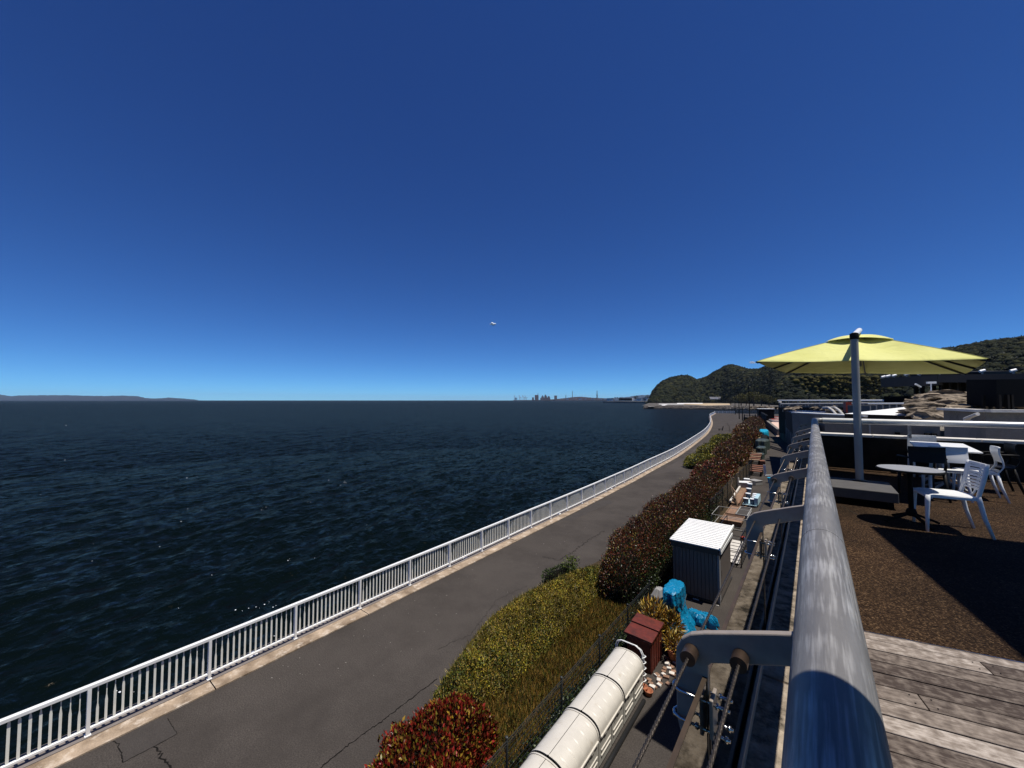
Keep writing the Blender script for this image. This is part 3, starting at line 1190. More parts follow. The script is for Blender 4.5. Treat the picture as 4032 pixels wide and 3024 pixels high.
hedge('photinia_hedge', [(-7.0, 33.8, 2.2, 1.2), (-7.2, 37, 2.6, 1.4), (-7.2, 41, 2.6, 1.3), (-7.1, 44, 2.2, 1.1)],
      'red-tipped hedge beside the dark mesh fence, behind the big hedge', 'hedge',
      [DRED, BROWN, RED, GREEN, OLIVE], [5, 5, 2, 2, 2], 130, 0.15, seed=13)
hedge('photinia_hedge', [(-7.3, 46, 2.6, 1.5), (-7.6, 50, 3.4, 1.7), (-8.0, 55, 3.6, 1.7), (-8.1, 61, 3.0, 1.5)],
      'rounded brown hedge in the middle distance beside green covered stacks', 'hedge',
      [DRED, BROWN, (0.11, 0.045, 0.015), GREEN, OLIVE], [4, 6, 3, 1.5, 2], 90, 0.18, seed=14)
hedge('photinia_hedge', [(-8.2, 66, 3.0, 1.6), (-9.0, 76, 4.2, 2.0), (-10.2, 88, 4.4, 2.1), (-11.2, 104, 4.2, 2.1), (-12.6, 122, 4.0, 2.0), (-14.4, 140, 3.2, 1.8)],
      'farthest long brown hedge between promenade and lane', 'hedge',
      [DRED, BROWN, (0.12, 0.05, 0.015), (0.06, 0.05, 0.012), OLIVE], [3, 6, 4, 2, 2], 40, 0.26, seed=15)
hedge('clipped_shrub', [(-9.9, 42.5, 2.0, 0.9), (-9.6, 45.0, 2.8, 1.15), (-9.2, 47.5, 2.2, 1.0)],
      'bright yellow-green shrub at the nearest bulge of the bed', 'shrub',
      [YELG, OLIVE, (0.12, 0.14, 0.015), GREEN], [4, 3, 3, 1], 150, 0.15, seed=16)
hedge('clipped_shrub', [(-10.9, 53, 2.0, 0.9), (-10.6, 56, 3.0, 1.2), (-9.8, 60, 2.6, 1.1)],
      'olive green clipped shrub jutting into the promenade, middle of three', 'shrub',
      [YELG, OLIVE, (0.10, 0.11, 0.015), GREEN], [3, 4, 3, 1], 110, 0.17, seed=17)
hedge('clipped_shrub', [(-12.2, 68, 2.2, 0.9), (-11.8, 72, 3.2, 1.2), (-10.6, 77, 3.0, 1.1)],
      'farthest olive clipped shrub jutting into the promenade', 'shrub',
      [YELG, OLIVE, (0.10, 0.11, 0.015), GREEN], [2, 4, 3, 2], 80, 0.2, seed=18)


# ------------------------------------------------------------------ the weedy mound and the dry grass strip
def weeds():
    rg = np.random.default_rng(21)
    poly = [(-7.15, 6.1), (-7.65, 7.4), (-8.2, 9.2), (-8.3, 11.0), (-8.0, 12.6), (-7.45, 14.2), (-6.7, 15.0), (-6.2, 13.4), (-6.0, 11.0), (-5.9, 9.0), (-5.9, 7.2), (-6.4, 6.3)]
    px = np.array(poly)

    def inside(x, y):
        c = np.zeros(len(x), bool)
        j = len(px) - 1
        for i in range(len(px)):
            cond = ((px[i, 1] > y) != (px[j, 1] > y)) & (x < (px[j, 0] - px[i, 0]) * (y - px[i, 1]) / (px[j, 1] - px[i, 1] + 1e-12) + px[i, 0])
            c ^= cond
            j = i
        return c

    def edge(x, y):
        d = np.full(len(x), 9.0)
        for i in range(len(px)):
            a, b = px[i - 1], px[i]
            ab = b - a
            t = np.clip(((x - a[0]) * ab[0] + (y - a[1]) * ab[1]) / (ab @ ab), 0, 1)
            d = np.minimum(d, np.hypot(x - a[0] - ab[0] * t, y - a[1] - ab[1] * t))
        return d

    def hgt(x, y):
        e = np.clip(edge(x, y) / 0.7, 0, 1)
        return 0.06 + 0.52 * np.sqrt(e) * (1 + 0.30 * snoise(x, y, 4, 2.6)) 
    root = empty('weedy_shrub', (-7.2, 10, 0.05), 'yellow-green shrub mound overgrown with tall weeds, beside the asphalt path', 'shrub')
    o_ = np.array([-7.2, 10, 0.05])
    N0 = 90000
    x, y = rg.uniform(-8.8, -5.8, N0), rg.uniform(6, 15.1, N0)
    k = inside(x, y)
    x, y = x[k], y[k]
    z = hgt(x, y) * rg.uniform(0.72, 1.06, len(x))
    P = np.stack([x, y, z], -1)
    D = rg.normal(0, 0.6, P.shape) + np.array([0, 0, 0.55])
    D /= np.linalg.norm(D, axis=1, keepdims=True)
    patch = snoise(x, y, 9, 1.6)
    c1 = pick([OLIVE, YELG, (0.08, 0.088, 0.012), (0.20, 0.125, 0.016)], [4, 1.3, 2, 4], len(x), rg=rg)
    c2 = pick([GREEN, (0.07, 0.09, 0.013), (0.11, 0.12, 0.014), DGREEN], [3, 4, 3, 1], len(x), rg=rg)
    col = np.where((patch + rg.normal(0, .45, len(x)) > 0.55)[:, None], c2, c1)
    col = col * np.clip(1 + 0.55 * snoise(x, y, 14, 3.1) + 0.3 * snoise(x, y, 15, 7.0), .25, 1.9)[:, None]
    L = rg.uniform(0.03, 0.07, len(x))
    leaf_mesh('foliage', P - o_, D, L, L * 0.5, col, M['leaf_matte'], root, rg=rg)
    # stalks and seed heads standing out of it
    N1 = 15000
    x, y = rg.uniform(-8.8, -5.8, N1), rg.uniform(6, 15.1, N1)
    k = inside(x, y)
    x, y = x[k], y[k]
    P = np.stack([x, y, hgt(x, y) * 0.8], -1)
    D = rg.normal(0, 0.30, P.shape) + np.array([0, 0, 1.0])
    D /= np.linalg.norm(D, axis=1, keepdims=True)
    col = pick([(0.16, 0.125, 0.022), (0.28, 0.20, 0.05), (0.62, 0.50, 0.24), (0.10, 0.10, 0.014)], [5, 4, 3.2, 3], len(x), rg=rg)
    L = rg.uniform(0.05, 0.25, len(x))
    st = leaf_mesh('weed_stalks', P - o_, D, L, 0.011, col, M['leaf_matte'], root, rg=rg)
    tag(st, kind='stuff')
    # mound body
    gx, gy = np.meshgrid(np.linspace(-8.8, -5.8, 40), np.linspace(6, 15.1, 90), indexing='ij')
    ins = inside(gx.ravel(), gy.ravel())
    gz = np.where(ins, hgt(gx.ravel(), gy.ravel()) * 0.78, 0.0)
    V = np.stack([gx.ravel(), gy.ravel(), gz], -1) - o_
    I = np.arange(gx.size).reshape(gx.shape)
    F = np.stack([I[:-1, :-1], I[1:, :-1], I[1:, 1:], I[:-1, 1:]], -1).reshape(-1, 4)
    F = F[ins[F].all(1)]
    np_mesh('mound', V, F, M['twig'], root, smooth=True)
    # dry grass between the mound and the mesh fence
    N2 = 34000
    x, y = rg.uniform(-6.15, -4.45, N2), rg.uniform(5.2, 13.6, N2)
    P = np.stack([x, y, np.full(N2, 0.07)], -1)
    D = rg.normal(0, 0.35, P.shape) + np.array([0, 0, 1.0])
    D /= np.linalg.norm(D, axis=1, keepdims=True)
    col = pick([(0.26, 0.14, 0.025), (0.17, 0.11, 0.02), (0.12, 0.11, 0.015), (0.08, 0.09, 0.014), (0.34, 0.20, 0.05)], [4, 4, 3, 3, 1], N2, rg=rg)
    L = rg.uniform(0.06, 0.22, N2)
    g = leaf_mesh('dry_grass', P, D, L, 0.012, col, M['leaf_matte'], None, rg=rg)
    tag(g, 'strip of dry brownish grass between weedy shrub and mesh fence', 'grass', kind='stuff')
    # green suckers and ivy at the foot of the fence
    N3 = 5200
    y = rg.uniform(5.5, 11.8, N3)
    x = -4.42 + rg.normal(0, 0.10, N3)
    z = 0.07 + np.abs(rg.normal(0, 0.28, N3)) * np.clip(0.5 + 0.6 * snoise(x, y, 31, 2.5), 0.05, 1.2)
    P = np.stack([x, y, z], -1)
    D = rg.normal(0, 0.7, P.shape) + np.array([0, 0, 0.3])
    D /= np.linalg.norm(D, axis=1, keepdims=True)
    col = pick([GREEN, DGREEN, (0.05, 0.07, 0.012)], [3, 3, 2], N3, rg=rg)
    iv = leaf_mesh('climbing_weed', P, D, rg.uniform(0.05, 0.11, N3), rg.uniform(0.03, 0.06, N3), col, M['leaf'], None, rg=rg)
    tag(iv, 'dark green weeds climbing the foot of the near mesh fence', 'weeds', kind='stuff')


weeds()

# a lone sapling at the back of the mound
q = un(2250, 2300)
sap = empty('sapling', (q[0], q[1], 0.05), 'small bright green sapling sticking up at the back edge of the weedy shrub', 'sapling')
MB().tube([(q[0], q[1], 0.05), (q[0] + .03, q[1], 0.5), (q[0], q[1] + .03, 0.85)], [0.018, 0.013, 0.006], 6).build('stem', M['bark'], sap)
rg = np.random.default_rng(5)
P = np.stack([rg.normal(0, .13, 500), rg.normal(0, .13, 500), rg.uniform(.35, .95, 500)], -1)
D = rg.normal(0, .6, P.shape) + np.array([0, 0, .5]); D /= np.linalg.norm(D, axis=1, keepdims=True)
leaf_mesh('crown', P, D, rg.uniform(.05, .09, 500), rg.uniform(.03, .045, 500), pick([(0.07, .10, .014), (.10, .12, .015), GREEN], [3, 2, 1], 500, rg=rg), M['leaf_matte'], sap, rg=rg)
hedge('clipped_shrub', [(-8.1, 12.4, 0.7, 0.45), (-7.85, 13.2, 0.9, 0.55), (-7.6, 13.9, 0.7, 0.5)], 'small dark green shrub at the back edge of the weedy mound, next to the sapling', 'shrub',
      [GREEN, (0.045, 0.065, 0.012), DGREEN], [3, 3, 2], 420, 0.07, seed=41, m='leaf_matte')


# ------------------------------------------------------------------ dark mesh fence along the lane
def mesh_fence(y0, y1, x, label, hgt_=1.12, step=1.85, skip=()):
    root = empty('mesh_fence', (x, y0, 0.05), label, 'fence', 'dark mesh fences along the lane')
    ys = np.arange(y0, y1 + 0.01, step)
    for y in ys:
        MB().tube([(x, y, 0.03), (x, y, hgt_ + 0.06)], 0.024, 8).lathe([(0.03, 0), (0.03, 0.02), (0.0, 0.035)], (x, y, hgt_ + 0.05), 8).build('post', M['mesh_wire'], root)
    panel_me = None
    for a in ys[:-1]:
        if panel_me is None:
            mb = MB()
            for z in np.linspace(0.12, hgt_, 11):
                mb.tube([(x, a, z), (x, a + step, z)], 0.0042, 4)
            for z in (hgt_, hgt_ - 0.05):
                mb.tube([(x + 0.012, a, z + .012), (x + 0.012, a + step, z + .012)], 0.006, 5)
            for y in np.arange(a + 0.05, a + step, 0.06):
                mb.tube([(x, y, 0.1), (x, y, hgt_)], 0.0022, 3, cap=False)
            o = mb.build('mesh_panel', M['mesh_wire'], root)
            panel_me = o.data
            y00 = a
        else:
            o = bpy.data.objects.new('mesh_panel', panel_me)
            COL.objects.link(o)
            o.parent = root
            o.location = (0, a - y00, 0)
    return root


mesh_fence(1.72, 12.9, -4.36, 'near dark wire mesh fence between dry grass and white barrel-topped cabinets')
mesh_fence(24.0, 42.6, -4.70, 'far dark wire mesh fence beside the big hedge, behind the shed', 1.45)


# sun glints painted as white flecks on the sea, pale grit on the asphalt
def flecks(name, pix, z, size, m, label, cat, seed, n_):
    r = np.random.default_rng(seed)
    vs, fs = [], []
    for i in range(n_):
        px, py = pix[r.integers(len(pix))] if r.random() < (.6 if name == 'glint_flecks' else .0) else (r.uniform(0, 2300), r.uniform(1650, 2700))
        p = un(px + r.normal(0, 22), py + r.normal(0, 9), z)
        if name == 'glint_flecks' and p[0] > -13.2:
            continue
        if name == 'grit' and not (-11.4 < p[0] < -9.0 and 1 < p[1] < 40):
            continue
        s_ = size * r.uniform(.4, 1.4) * (1 + (np.hypot(p[0], p[1]) / 60))
        k = len(vs)
        q = r.integers(4, 7)
        for a in range(q):
            t = 2 * math.pi * a / q
            vs.append((p[0] + s_ * math.cos(t) * r.uniform(.5, 1.6), p[1] + s_ * math.sin(t) * r.uniform(.5, 1.2), z + .03))
        vs.append((p[0], p[1], z + .03 + s_ * .5))
        fs += [(k + a, k + (a + 1) % q, k + q) for a in range(q)]
    return tag(link_mesh(name, vs, fs, m), label, cat, kind='stuff')


flecks('glint_flecks', [(930, 2395), (1000, 2385), (1050, 2378), (960, 2400), (1138, 2205), (775, 2005), (1030, 1995), (470, 2720), (345, 2218), (1350, 1900), (220, 1665), (280, 1596), (1858, 1862), (1190, 1973)], SEA_Z + .05, .022, M['paper'],
       'tiny white flecks standing in for sun glints on the dark sea', 'glint', 3, 60)
flecks('grit', [(300 + 140 * i, 2950 - 60 * i) for i in range(16)], -.022, .006, M['concrete_light'], 'pale grit scattered on the promenade asphalt', 'grit', 4, 900)
# ------------------------------------------------------------------ white barrel-topped cabinets by the mesh fence
def barrel_cabinet(y0, first):
    """one module 1.22 m long, local origin at its near lane-side foot; x runs -0.76..0"""
    L, Wd, lip, top = 1.215, 0.76, 0.58, 0.89
    root = empty('barrel_cabinet', (0, 0, 0))
    b = MB().boxz(-Wd, 0, 0.006, L - 0.006, 0.04, lip)
    b.boxz(-Wd + .03, -.03, 0.03, L - 0.03, 0.0, 0.04)
    b.build('body', M['tank_side'], root, bevel=0.012)

    def arc(inset, lift, a0=0.0, a1=math.pi, n_=20):
        R = []
        for k in range(n_ + 1):
            a = a0 + (a1 - a0) * k / n_
            c, s = math.cos(a), math.sin(a)
            R.append((-Wd / 2 + (Wd / 2 + 0.012 + lift) * abs(c) ** 0.85 * (1 if c > 0 else -1), lip + (top - lip + lift) * abs(s) ** 0.8))
        return R
    A = arc(0, 0)
    # lid with shallow pressed ribs
    ys = np.linspace(0.03, L - 0.03, 110)
    vs, fs = [], []
    for y in ys:
        ph = ((y - 0.03) / (L - 0.06) * 5.0) % 1.0
        rb = -0.011 * math.exp(-((ph - 0.5) / 0.05) ** 2)
        for k, (x, z) in enumerate(A):
            t = k / 20
            g = rb if 0.12 < t < 0.40 or 0.72 < t < 0.86 else 0
            if abs(t - 0.52) < 0.001:
                g -= 0.0
            vs.append((x + g * math.cos(math.pi * t), y, z + g * math.sin(math.pi * t)))
    m_ = 21
    for i in range(len(ys) - 1):
        for k in range(20):
            fs.append((i * m_ + k, i * m_ + k + 1, (i + 1) * m_ + k + 1, (i + 1) * m_ + k))
    fs.append(tuple(range(m_)))
    fs.append(tuple(range((len(ys) - 1) * m_, len(ys) * m_))[::-1])
    smooth_by_angle(MB().add(vs, fs).build('lid', M['tank'], root), 50)
    # dark seam along the ridge and arched end bands
    zc = A[10]
    MB().boxz(zc[0] - 0.004, zc[0] + 0.004, 0.03, L - 0.03, zc[1] - 0.004, zc[1] + 0.0025).build('ridge_seam', M['steel_dark'], root)
    for (ya, yb, m, lf) in ((0.002, 0.022, 'black', 0.006), (0.022, 0.05, 'tank', 0.014), (L - 0.05, L - 0.022, 'tank', 0.014)):
        B = arc(0, lf)
        vs = [(x, ya, z) for x, z in B] + [(x, yb, z) for x, z in B]
        fs = [(k, k + 1, 21 + k + 1, 21 + k) for k in range(20)]
        C_ = arc(0, -0.02)
        vs += [(x, ya, z) for x, z in C_] + [(x, yb, z) for x, z in C_]
        fs += [(k + 1, k, 42 + k, 42 + k + 1) for k in range(20)] + [(21 + k, 21 + k + 1, 63 + k + 1, 63 + k) for k in range(20)]
        MB().add(vs, fs).build('end_band', M[m], root)
    MB().boxz(-0.02, 0.035, 0.06, L - 0.06, lip - 0.022, lip + 0.012).build('lip', M['tank'], root, bevel=0.006)
    for y in (0.28, 0.92):
        MB().boxz(0.002, 0.028, y - 0.05, y + 0.05, lip - 0.065, lip - 0.03).build('latch', M['tank'], root)
        MB().boxz(0.001, 0.024, y + 0.055, y + 0.085, lip - 0.07, lip - 0.02).build('latch', M['black'], root)
    for (ya, yb) in ((0.09, 0.52), (0.66, 1.14)):
        for z in (0.20, 0.30):
            MB().boxz(-0.004, 0.016, ya, yb, z - 0.017, z + 0.017).build('side_rib', M['tank'], root, bevel=0.006)
    MB().boxz(-0.004, 0.004, 0.585, 0.597, 0.04, lip - 0.02).build('door_joint', M['black'], root)
    for y in (0.72, 0.80):
        MB().boxz(-0.002, 0.003, y, y + 0.012, 0.40, 0.45).build('keyhole', M['black'], root)
    MB().lathe([(0.014, 0), (0.014, 0.03), (0, 0.034)], (zc[0] + .01, 0.012, zc[1] - 0.004), 8).build('knob', M['black'], root)
    return root


cab0 = barrel_cabinet(0, True)
labels = {8.26: 'white barrel-topped cabinet farthest from us, next to the rust-red box', 7.04: 'second white barrel-topped cabinet from the rust-red box',
          5.82: 'third white barrel-topped cabinet from the rust-red box, cut by the bottom edge', 4.60: 'white barrel-topped cabinet nearest to us, mostly below the bottom edge'}
for k, (y, lb) in enumerate(labels.items()):
    o = cab0 if k == 0 else copy_tree(cab0)
    o.location = (-3.40, y, 0)
    tag(o, lb, 'cabinet', 'white barrel-topped cabinets')
# dark drain pipe lying at their foot
tag(MB().tube([(-3.29, 4.2, 0.05), (-3.30, 6.5, 0.05), (-3.29, 9.2, 0.05)], 0.045, 10).build('drain_pipe', M['steel_dark'], smooth=True),
    'dark pipe lying along the foot of the white cabinets', 'pipe')

# white tube rack at the far end of the cabinets
rk = empty('tube_rack', (-3.75, 9.6, 0), 'white bent-tube rack standing between barrel cabinets and rust-red box', 'rack')
for (dy, dz) in ((0, 0), (0.10, -0.06)):
    MB().tube([(-4.12, 9.56 + dy, 0), (-4.12, 9.56 + dy, 0.86 + dz), (-4.08, 9.56 + dy, 0.95 + dz), (-3.98, 9.56 + dy, 1.0 + dz), (-3.62, 9.56 + dy, 1.0 + dz), (-3.50, 9.56 + dy, 0.94 + dz), (-3.45, 9.56 + dy, 0.84 + dz), (-3.45, 9.56 + dy, 0)], 0.013, 7).build('frame', M['white_paint'], rk, smooth=True)
for z in (0.2, 0.34, 0.48, 0.62, 0.76):
    MB().tube([(-3.45, 9.54, z), (-3.40, 9.60, z + 0.02), (-3.40, 9.68, z), (-3.45, 9.70, z)], 0.012, 6).build('rung', M['white_paint'], rk, smooth=True)
for x in (-4.0, -3.85, -3.7, -3.58):
    MB().tube([(x, 9.56, 0.99), (x, 9.66, 0.93)], 0.010, 6).build('rung', M['white_paint'], rk, smooth=True)

# ------------------------------------------------------------------ rust-red box cabinet
rb = empty('rust_red_box', (-3.8, 10.6, 0), 'rust-red painted box cabinet with two lids beside the white cabinets', 'box')
MB().boxz(-4.10, -3.46, 10.22, 11.10, 0.0, 0.78).build('body', M['rust_red'], rb, bevel=0.01)
MB().slab([(-4.15, 10.16, 0.88), (-3.41, 10.16, 0.85), (-3.41, 10.68, 0.87), (-4.15, 10.68, 0.90)], 0.05).build('lid', M['rust_red'], rb, bevel=0.008)
MB().slab([(-4.15, 10.70, 0.93), (-3.40, 10.70, 0.90), (-3.40, 11.16, 0.92), (-4.15, 11.16, 0.95)], 0.05).build('lid', M['rust_red'], rb, bevel=0.008)
for y in (10.32, 10.5, 10.68, 10.86, 11.02):
    MB().boxz(-3.462, -3.445, y - .055, y + .055, 0.03, 0.77).build('board', M['rust_red'], rb, bevel=0.004)

# loose bricks and flat stones around the box
rg = np.random.default_rng(8)
paving = empty('brick_edging', (-3.2, 10.5, 0), 'old bricks and stones laid on the lane beside the rust-red box', 'bricks')
for i in range(30):
    x, y = -3.44 + 0.44 * rg.random(), 9.75 + 1.6 * (i + rg.random()) / 30
    MB().box((x, y, 0.025 + rg.uniform(-.004, .012)), (rg.uniform(.09, .15), rg.uniform(.07, .11), 0.05), rg.uniform(-.6, .6)).build('brick', M['brick'] if i % 3 else M['concrete_light'], paving, bevel=0.006)
for k, (x, y) in enumerate([(-3.42, 9.55), (-3.28, 9.50)]):
    mb = MB().lathe([(0.07, 0), (0.095, 0.10), (0.105, 0.11), (0.10, 0.125), (0.085, 0.12), (0.075, 0.04)], (x, y, 0), 16)
    tag(mb.build('empty_pot', M['terracotta'], smooth=True), ['empty terracotta pot half hidden by the corner of the white cabinet', 'empty terracotta pot standing free on the lane near the bricks'][k], 'pot', 'empty terracotta pots')


# ------------------------------------------------------------------ croton plants in pots
def croton(x, y, h, r, n_, lab, seed, pal, w):
    rg_ = np.random.default_rng(seed)
    root = empty('potted_plant', (x, y, 0), lab, 'plant', 'yellow potted plants')
    MB().lathe([(0.12, 0), (0.16, 0.24), (0.175, 0.25), (0.175, 0.29), (0.15, 0.28), (0.14, 0.2)], (x, y, 0), 18).build('pot', M['terracotta'], root, smooth=True)
    st = MB()
    for k in range(7):
        a = rg_.uniform(0, 6.28)
        st.tube([(x, y, 0.2), (x + .4 * r * math.cos(a), y + .4 * r * math.sin(a), 0.5 * h), (x + .8 * r * math.cos(a), y + .8 * r * math.sin(a), h * .9)], [0.012, 0.009, 0.004], 5)
    st.build('stem', M['bark'], root)
    u = rg_.normal(size=(n_, 3))
    u /= np.linalg.norm(u, axis=1, keepdims=True)
    q = rg_.uniform(0.35, 1, (n_, 1)) ** 0.6
    P = u * q * np.array([r, r, (h - .25) / 2]) + np.array([0, 0, (h + .3) / 2])
    D = u * 0.8 + np.array([0, 0, 0.55]) + rg_.normal(0, .35, (n_, 3))
    D /= np.linalg.norm(D, axis=1, keepdims=True)
    C = pick(pal, w, n_, rg=rg_)
    L = rg_.uniform(0.13, 0.26, n_)
    leaf_mesh('foliage', P, D, L, L * 0.20, C, M['leaf'], root, rg=rg_)


pal = [(0.55, 0.36, 0.05), (0.42, 0.22, 0.03), (0.10, 0.08, 0.012), (0.16, 0.04, 0.012), (0.60, 0.48, 0.18), (0.05, 0.045, 0.010)]
croton(-3.82, 11.55, 1.15, 0.36, 620, 'tallest yellow croton plant in a pot, behind the rust-red box', 1, pal, [5, 3, 3, 1.5, 2, 3])
croton(-3.38, 11.62, 0.95, 0.30, 480, 'middle yellow croton plant in a pot, between rust-red box and blue tarp', 2, pal, [3, 3, 4, 2, 1, 4])
croton(-3.15, 11.15, 0.66, 0.22, 200, 'small low croton plant in a pot in front of the other croton pots', 3, pal, [5, 4, 2, 1, 2, 2])

# ------------------------------------------------------------------ blue tarpaulin over a machine, grey bundle behind it
def tarp_body(secs, seed, wr=0.05, n_=72):
    """secs: (cx, cy, hx, hy, z); rounded-rectangle rings with folds"""
    vs, fs = [], []
    r_ = np.random.default_rng(seed)
    ph = r_.uniform(0, 6.28, 4)
    for i, (cx, cy, hx, hy, z) in enumerate(secs):
        for k in range(n_):
            a = 2 * math.pi * k / n_
            c, s = math.cos(a), math.sin(a)
            q = (abs(c) ** 4 + abs(s) ** 4) ** -0.25
            amp = wr * (0.25 + (1 - i / len(secs)))
            f_ = 1 + amp * (math.sin(7 * a + ph[0] + i * .5) + .7 * math.sin(13 * a + ph[1] - i * .7) + .5 * math.sin(23 * a + ph[2] + i * 1.3)) + r_.normal(0, wr * .3)
            vs.append((cx + hx * c * q * f_, cy + hy * s * q * f_, z + r_.normal(0, wr * .12)))
        if i:
            for k in range(n_):
                a, b = (i - 1) * n_ + k, (i - 1) * n_ + (k + 1) % n_
                fs.append((a, b, b + n_, a + n_))
    fs.append(tuple(range((len(secs) - 1) * n_, len(secs) * n_)))
    return vs, fs


tp = empty('blue_tarp_cover', (-3.4, 12.8, 0), 'bright blue tarpaulin tied over a tall machine beside the grey shed', 'tarp')
vs, fs = tarp_body([(-3.42, 12.75, 0.42, 0.50, 0.02), (-3.44, 12.75, 0.36, 0.46, 0.2), (-3.50, 12.8, 0.26, 0.38, 0.45), (-3.53, 12.8, 0.22, 0.34, 0.66), (-3.55, 12.75, 0.22, 0.42, 0.82),
                    (-3.56, 12.72, 0.235, 0.52, 0.92), (-3.57, 12.72, 0.24, 0.54, 1.16), (-3.57, 12.72, 0.235, 0.53, 1.25), (-3.57, 12.72, 0.20, 0.48, 1.28)], 3, 0.085)
smooth_by_angle(MB().add(vs, fs).build('cover', M['tarp_blue'], tp), 32)
MB().tube([(-3.31, 12.20, 0.95), (-3.30, 12.65, 0.68), (-3.31, 13.2, 0.92)], 0.007, 5).build('cord', M['steel_dark'], tp)
MB().tube([(-3.79, 12.22, 0.90), (-3.55, 12.19, 0.70), (-3.32, 12.21, 0.92)], 0.007, 5).build('cord', M['steel_dark'], tp)
vs, fs = tarp_body([(-2.98, 13.5, 0.42, 0.22, 0.02), (-2.98, 13.5, 0.42, 0.22, 0.12), (-2.98, 13.5, 0.40, 0.19, 0.24), (-2.98, 13.5, 0.33, 0.12, 0.33)], 5, 0.14)
tag(smooth_by_angle(MB().add(vs, fs).build('blue_bundle', M['tarp_blue']), 32), 'crumpled low blue tarpaulin bundle on the ground before the shed', 'tarp')
vs, fs = tarp_body([(-4.12, 12.9, 0.22, 0.32, 0.02), (-4.12, 12.9, 0.2, 0.3, 0.4), (-4.10, 12.9, 0.17, 0.24, 0.8), (-4.08, 12.9, 0.1, 0.14, 0.98)], 9, 0.10)
tag(MB().add(vs, fs).build('grey_bundle', M['grey_bin']), 'grey cloth bundle standing between blue tarp and hedge', 'bundle')


# ------------------------------------------------------------------ steel garden shed
def shed():
    X0, X1, Y0, Y1 = -4.18, -2.72, 15.0, 17.55
    sh = empty('storage_shed', ((X0 + X1) / 2, (Y0 + Y1) / 2, 0), 'grey steel storage shed with white ribbed roof on the lane', 'shed')
    MB().boxz(X0 - .02, X1 + .02, Y0 - .02, Y1 + .02, 0.03, 0.09).build('base_frame', M['shed_dark'], sh)
    for x in (X0 + .1, (X0 + X1) / 2, X1 - .1):
        MB().boxz(x - .1, x + .1, Y0 - .05, Y0 + .15, 0, 0.03).build('footing', M['concrete_light'], sh)
    wz = 1.86
    MB().boxz(X0 + .02, X1 - .02, Y0 + .02, Y1 - .02, 0.09, wz).build('wall', M['shed_wall'], sh)
    # folded vertical panels on the end wall
    n_ = 11
    for k in range(n_):
        a = X0 + .05 + (X1 - X0 - .10) * k / n_
        b = X0 + .05 + (X1 - X0 - .10) * (k + 1) / n_
        MB().boxz(a + .006, b - .006, Y0, Y0 + .03, 0.10, wz - .14).build('wall_panel', M['shed_wall'], sh, bevel=0.004)
    for x, m in ((X0, 'shed_wall'), (X1, 'shed_light')):
        MB().boxz(x - .035, x + .035, Y0 - .012, Y0 + .06, 0.06, wz).build('corner_post', M[m], sh, bevel=0.004)
    # lane side: door track, two doors
    MB().boxz(X1 - .03, X1 + .01, Y0 + .06, Y0 + .36, 0.09, wz).build('side_panel', M['shed_light'], sh)
    MB().boxz(X1 - .03, X1 + .015, Y0 + .37, Y0 + 1.45, 0.12, wz - .14).build('door', M['shed_wall'], sh, bevel=0.004)
    d2 = MB().boxz(X1 - .03, X1 - .004, Y0 + 1.46, Y1 - .1, 0.12, wz - .14).build('door', M['shed_wall'], sh)
    MB().boxz(X1 + .015, X1 + .03, Y0 + .42, Y0 + .45, 0.85, 1.05).build('handle', M['steel'], sh)
    MB().boxz(X1 - .02, X1 + .09, Y0 + .05, Y1 - .1, wz - .13, wz - .02).build('door_track', M['white_paint'], sh, bevel=0.004)
    # dark fascia, sloping ribbed roof
    MB().boxz(X0 - .07, X1 + .04, Y0 - .13, Y0 - .03, wz - .12, wz + .11).build('fascia', M['shed_dark'], sh, bevel=0.004)
    zt0, zt1 = wz + .115, wz + .19
    MB().slab([(X0 - .10, Y0 - .16, zt0), (X1 + .08, Y0 - .16, zt0), (X1 + .08, Y1 + .12, zt1), (X0 - .10, Y1 + .12, zt1)], 0.03).build('roof', M['white_roof'], sh)
    nr_ = 15
    for k in range(nr_):
        y = Y0 - .10 + (Y1 - Y0 + .20) * (k + .5) / nr_
        z = zt0 + (zt1 - zt0) * (y - Y0 + .16) / (Y1 - Y0 + .28)
        MB().boxz(X0 - .10, X1 + .04, y - .062, y + .062, z - .02, z + .022).build('roof_rib', M['white_roof'], sh, bevel=0.008)
    mb = MB().bar((X1 + .085, Y0 - .17, zt0 + .0), (X1 + .085, Y1 + .12, zt1), 0.05, 0.10)
    mb.build('roof_edge', M['white_roof'], sh, bevel=0.004)


shed()

# ------------------------------------------------------------------ metal frames behind the shed
def frame_box(name, x0, x1, y0, y1, z1, m, label, cat, bars=0, r=0.016):
    root = empty(name, ((x0 + x1) / 2, (y0 + y1) / 2, 0), label, cat)
    for (a, b) in (((x0, y0), (x1, y0)), ((x1, y0), (x1, y1)), ((x1, y1), (x0, y1)), ((x0, y1), (x0, y0))):
        for z in (z1, z1 * 0.5, 0.15):
            MB().tube([(*a, z), (*b, z)], r, 6).build('rail', m, root)
    for (x, y) in ((x0, y0), (x1, y0), (x1, y1), (x0, y1)):
        MB().tube([(x, y, 0), (x, y, z1)], r * 1.2, 6).build('leg', m, root)
    for k in range(bars):
        y = y0 + (y1 - y0) * (k + 1) / (bars + 1)
        MB().tube([(x1, y, 0.05), (x1, y, z1)], r * .7, 5).build('bar', m, root)
    return root


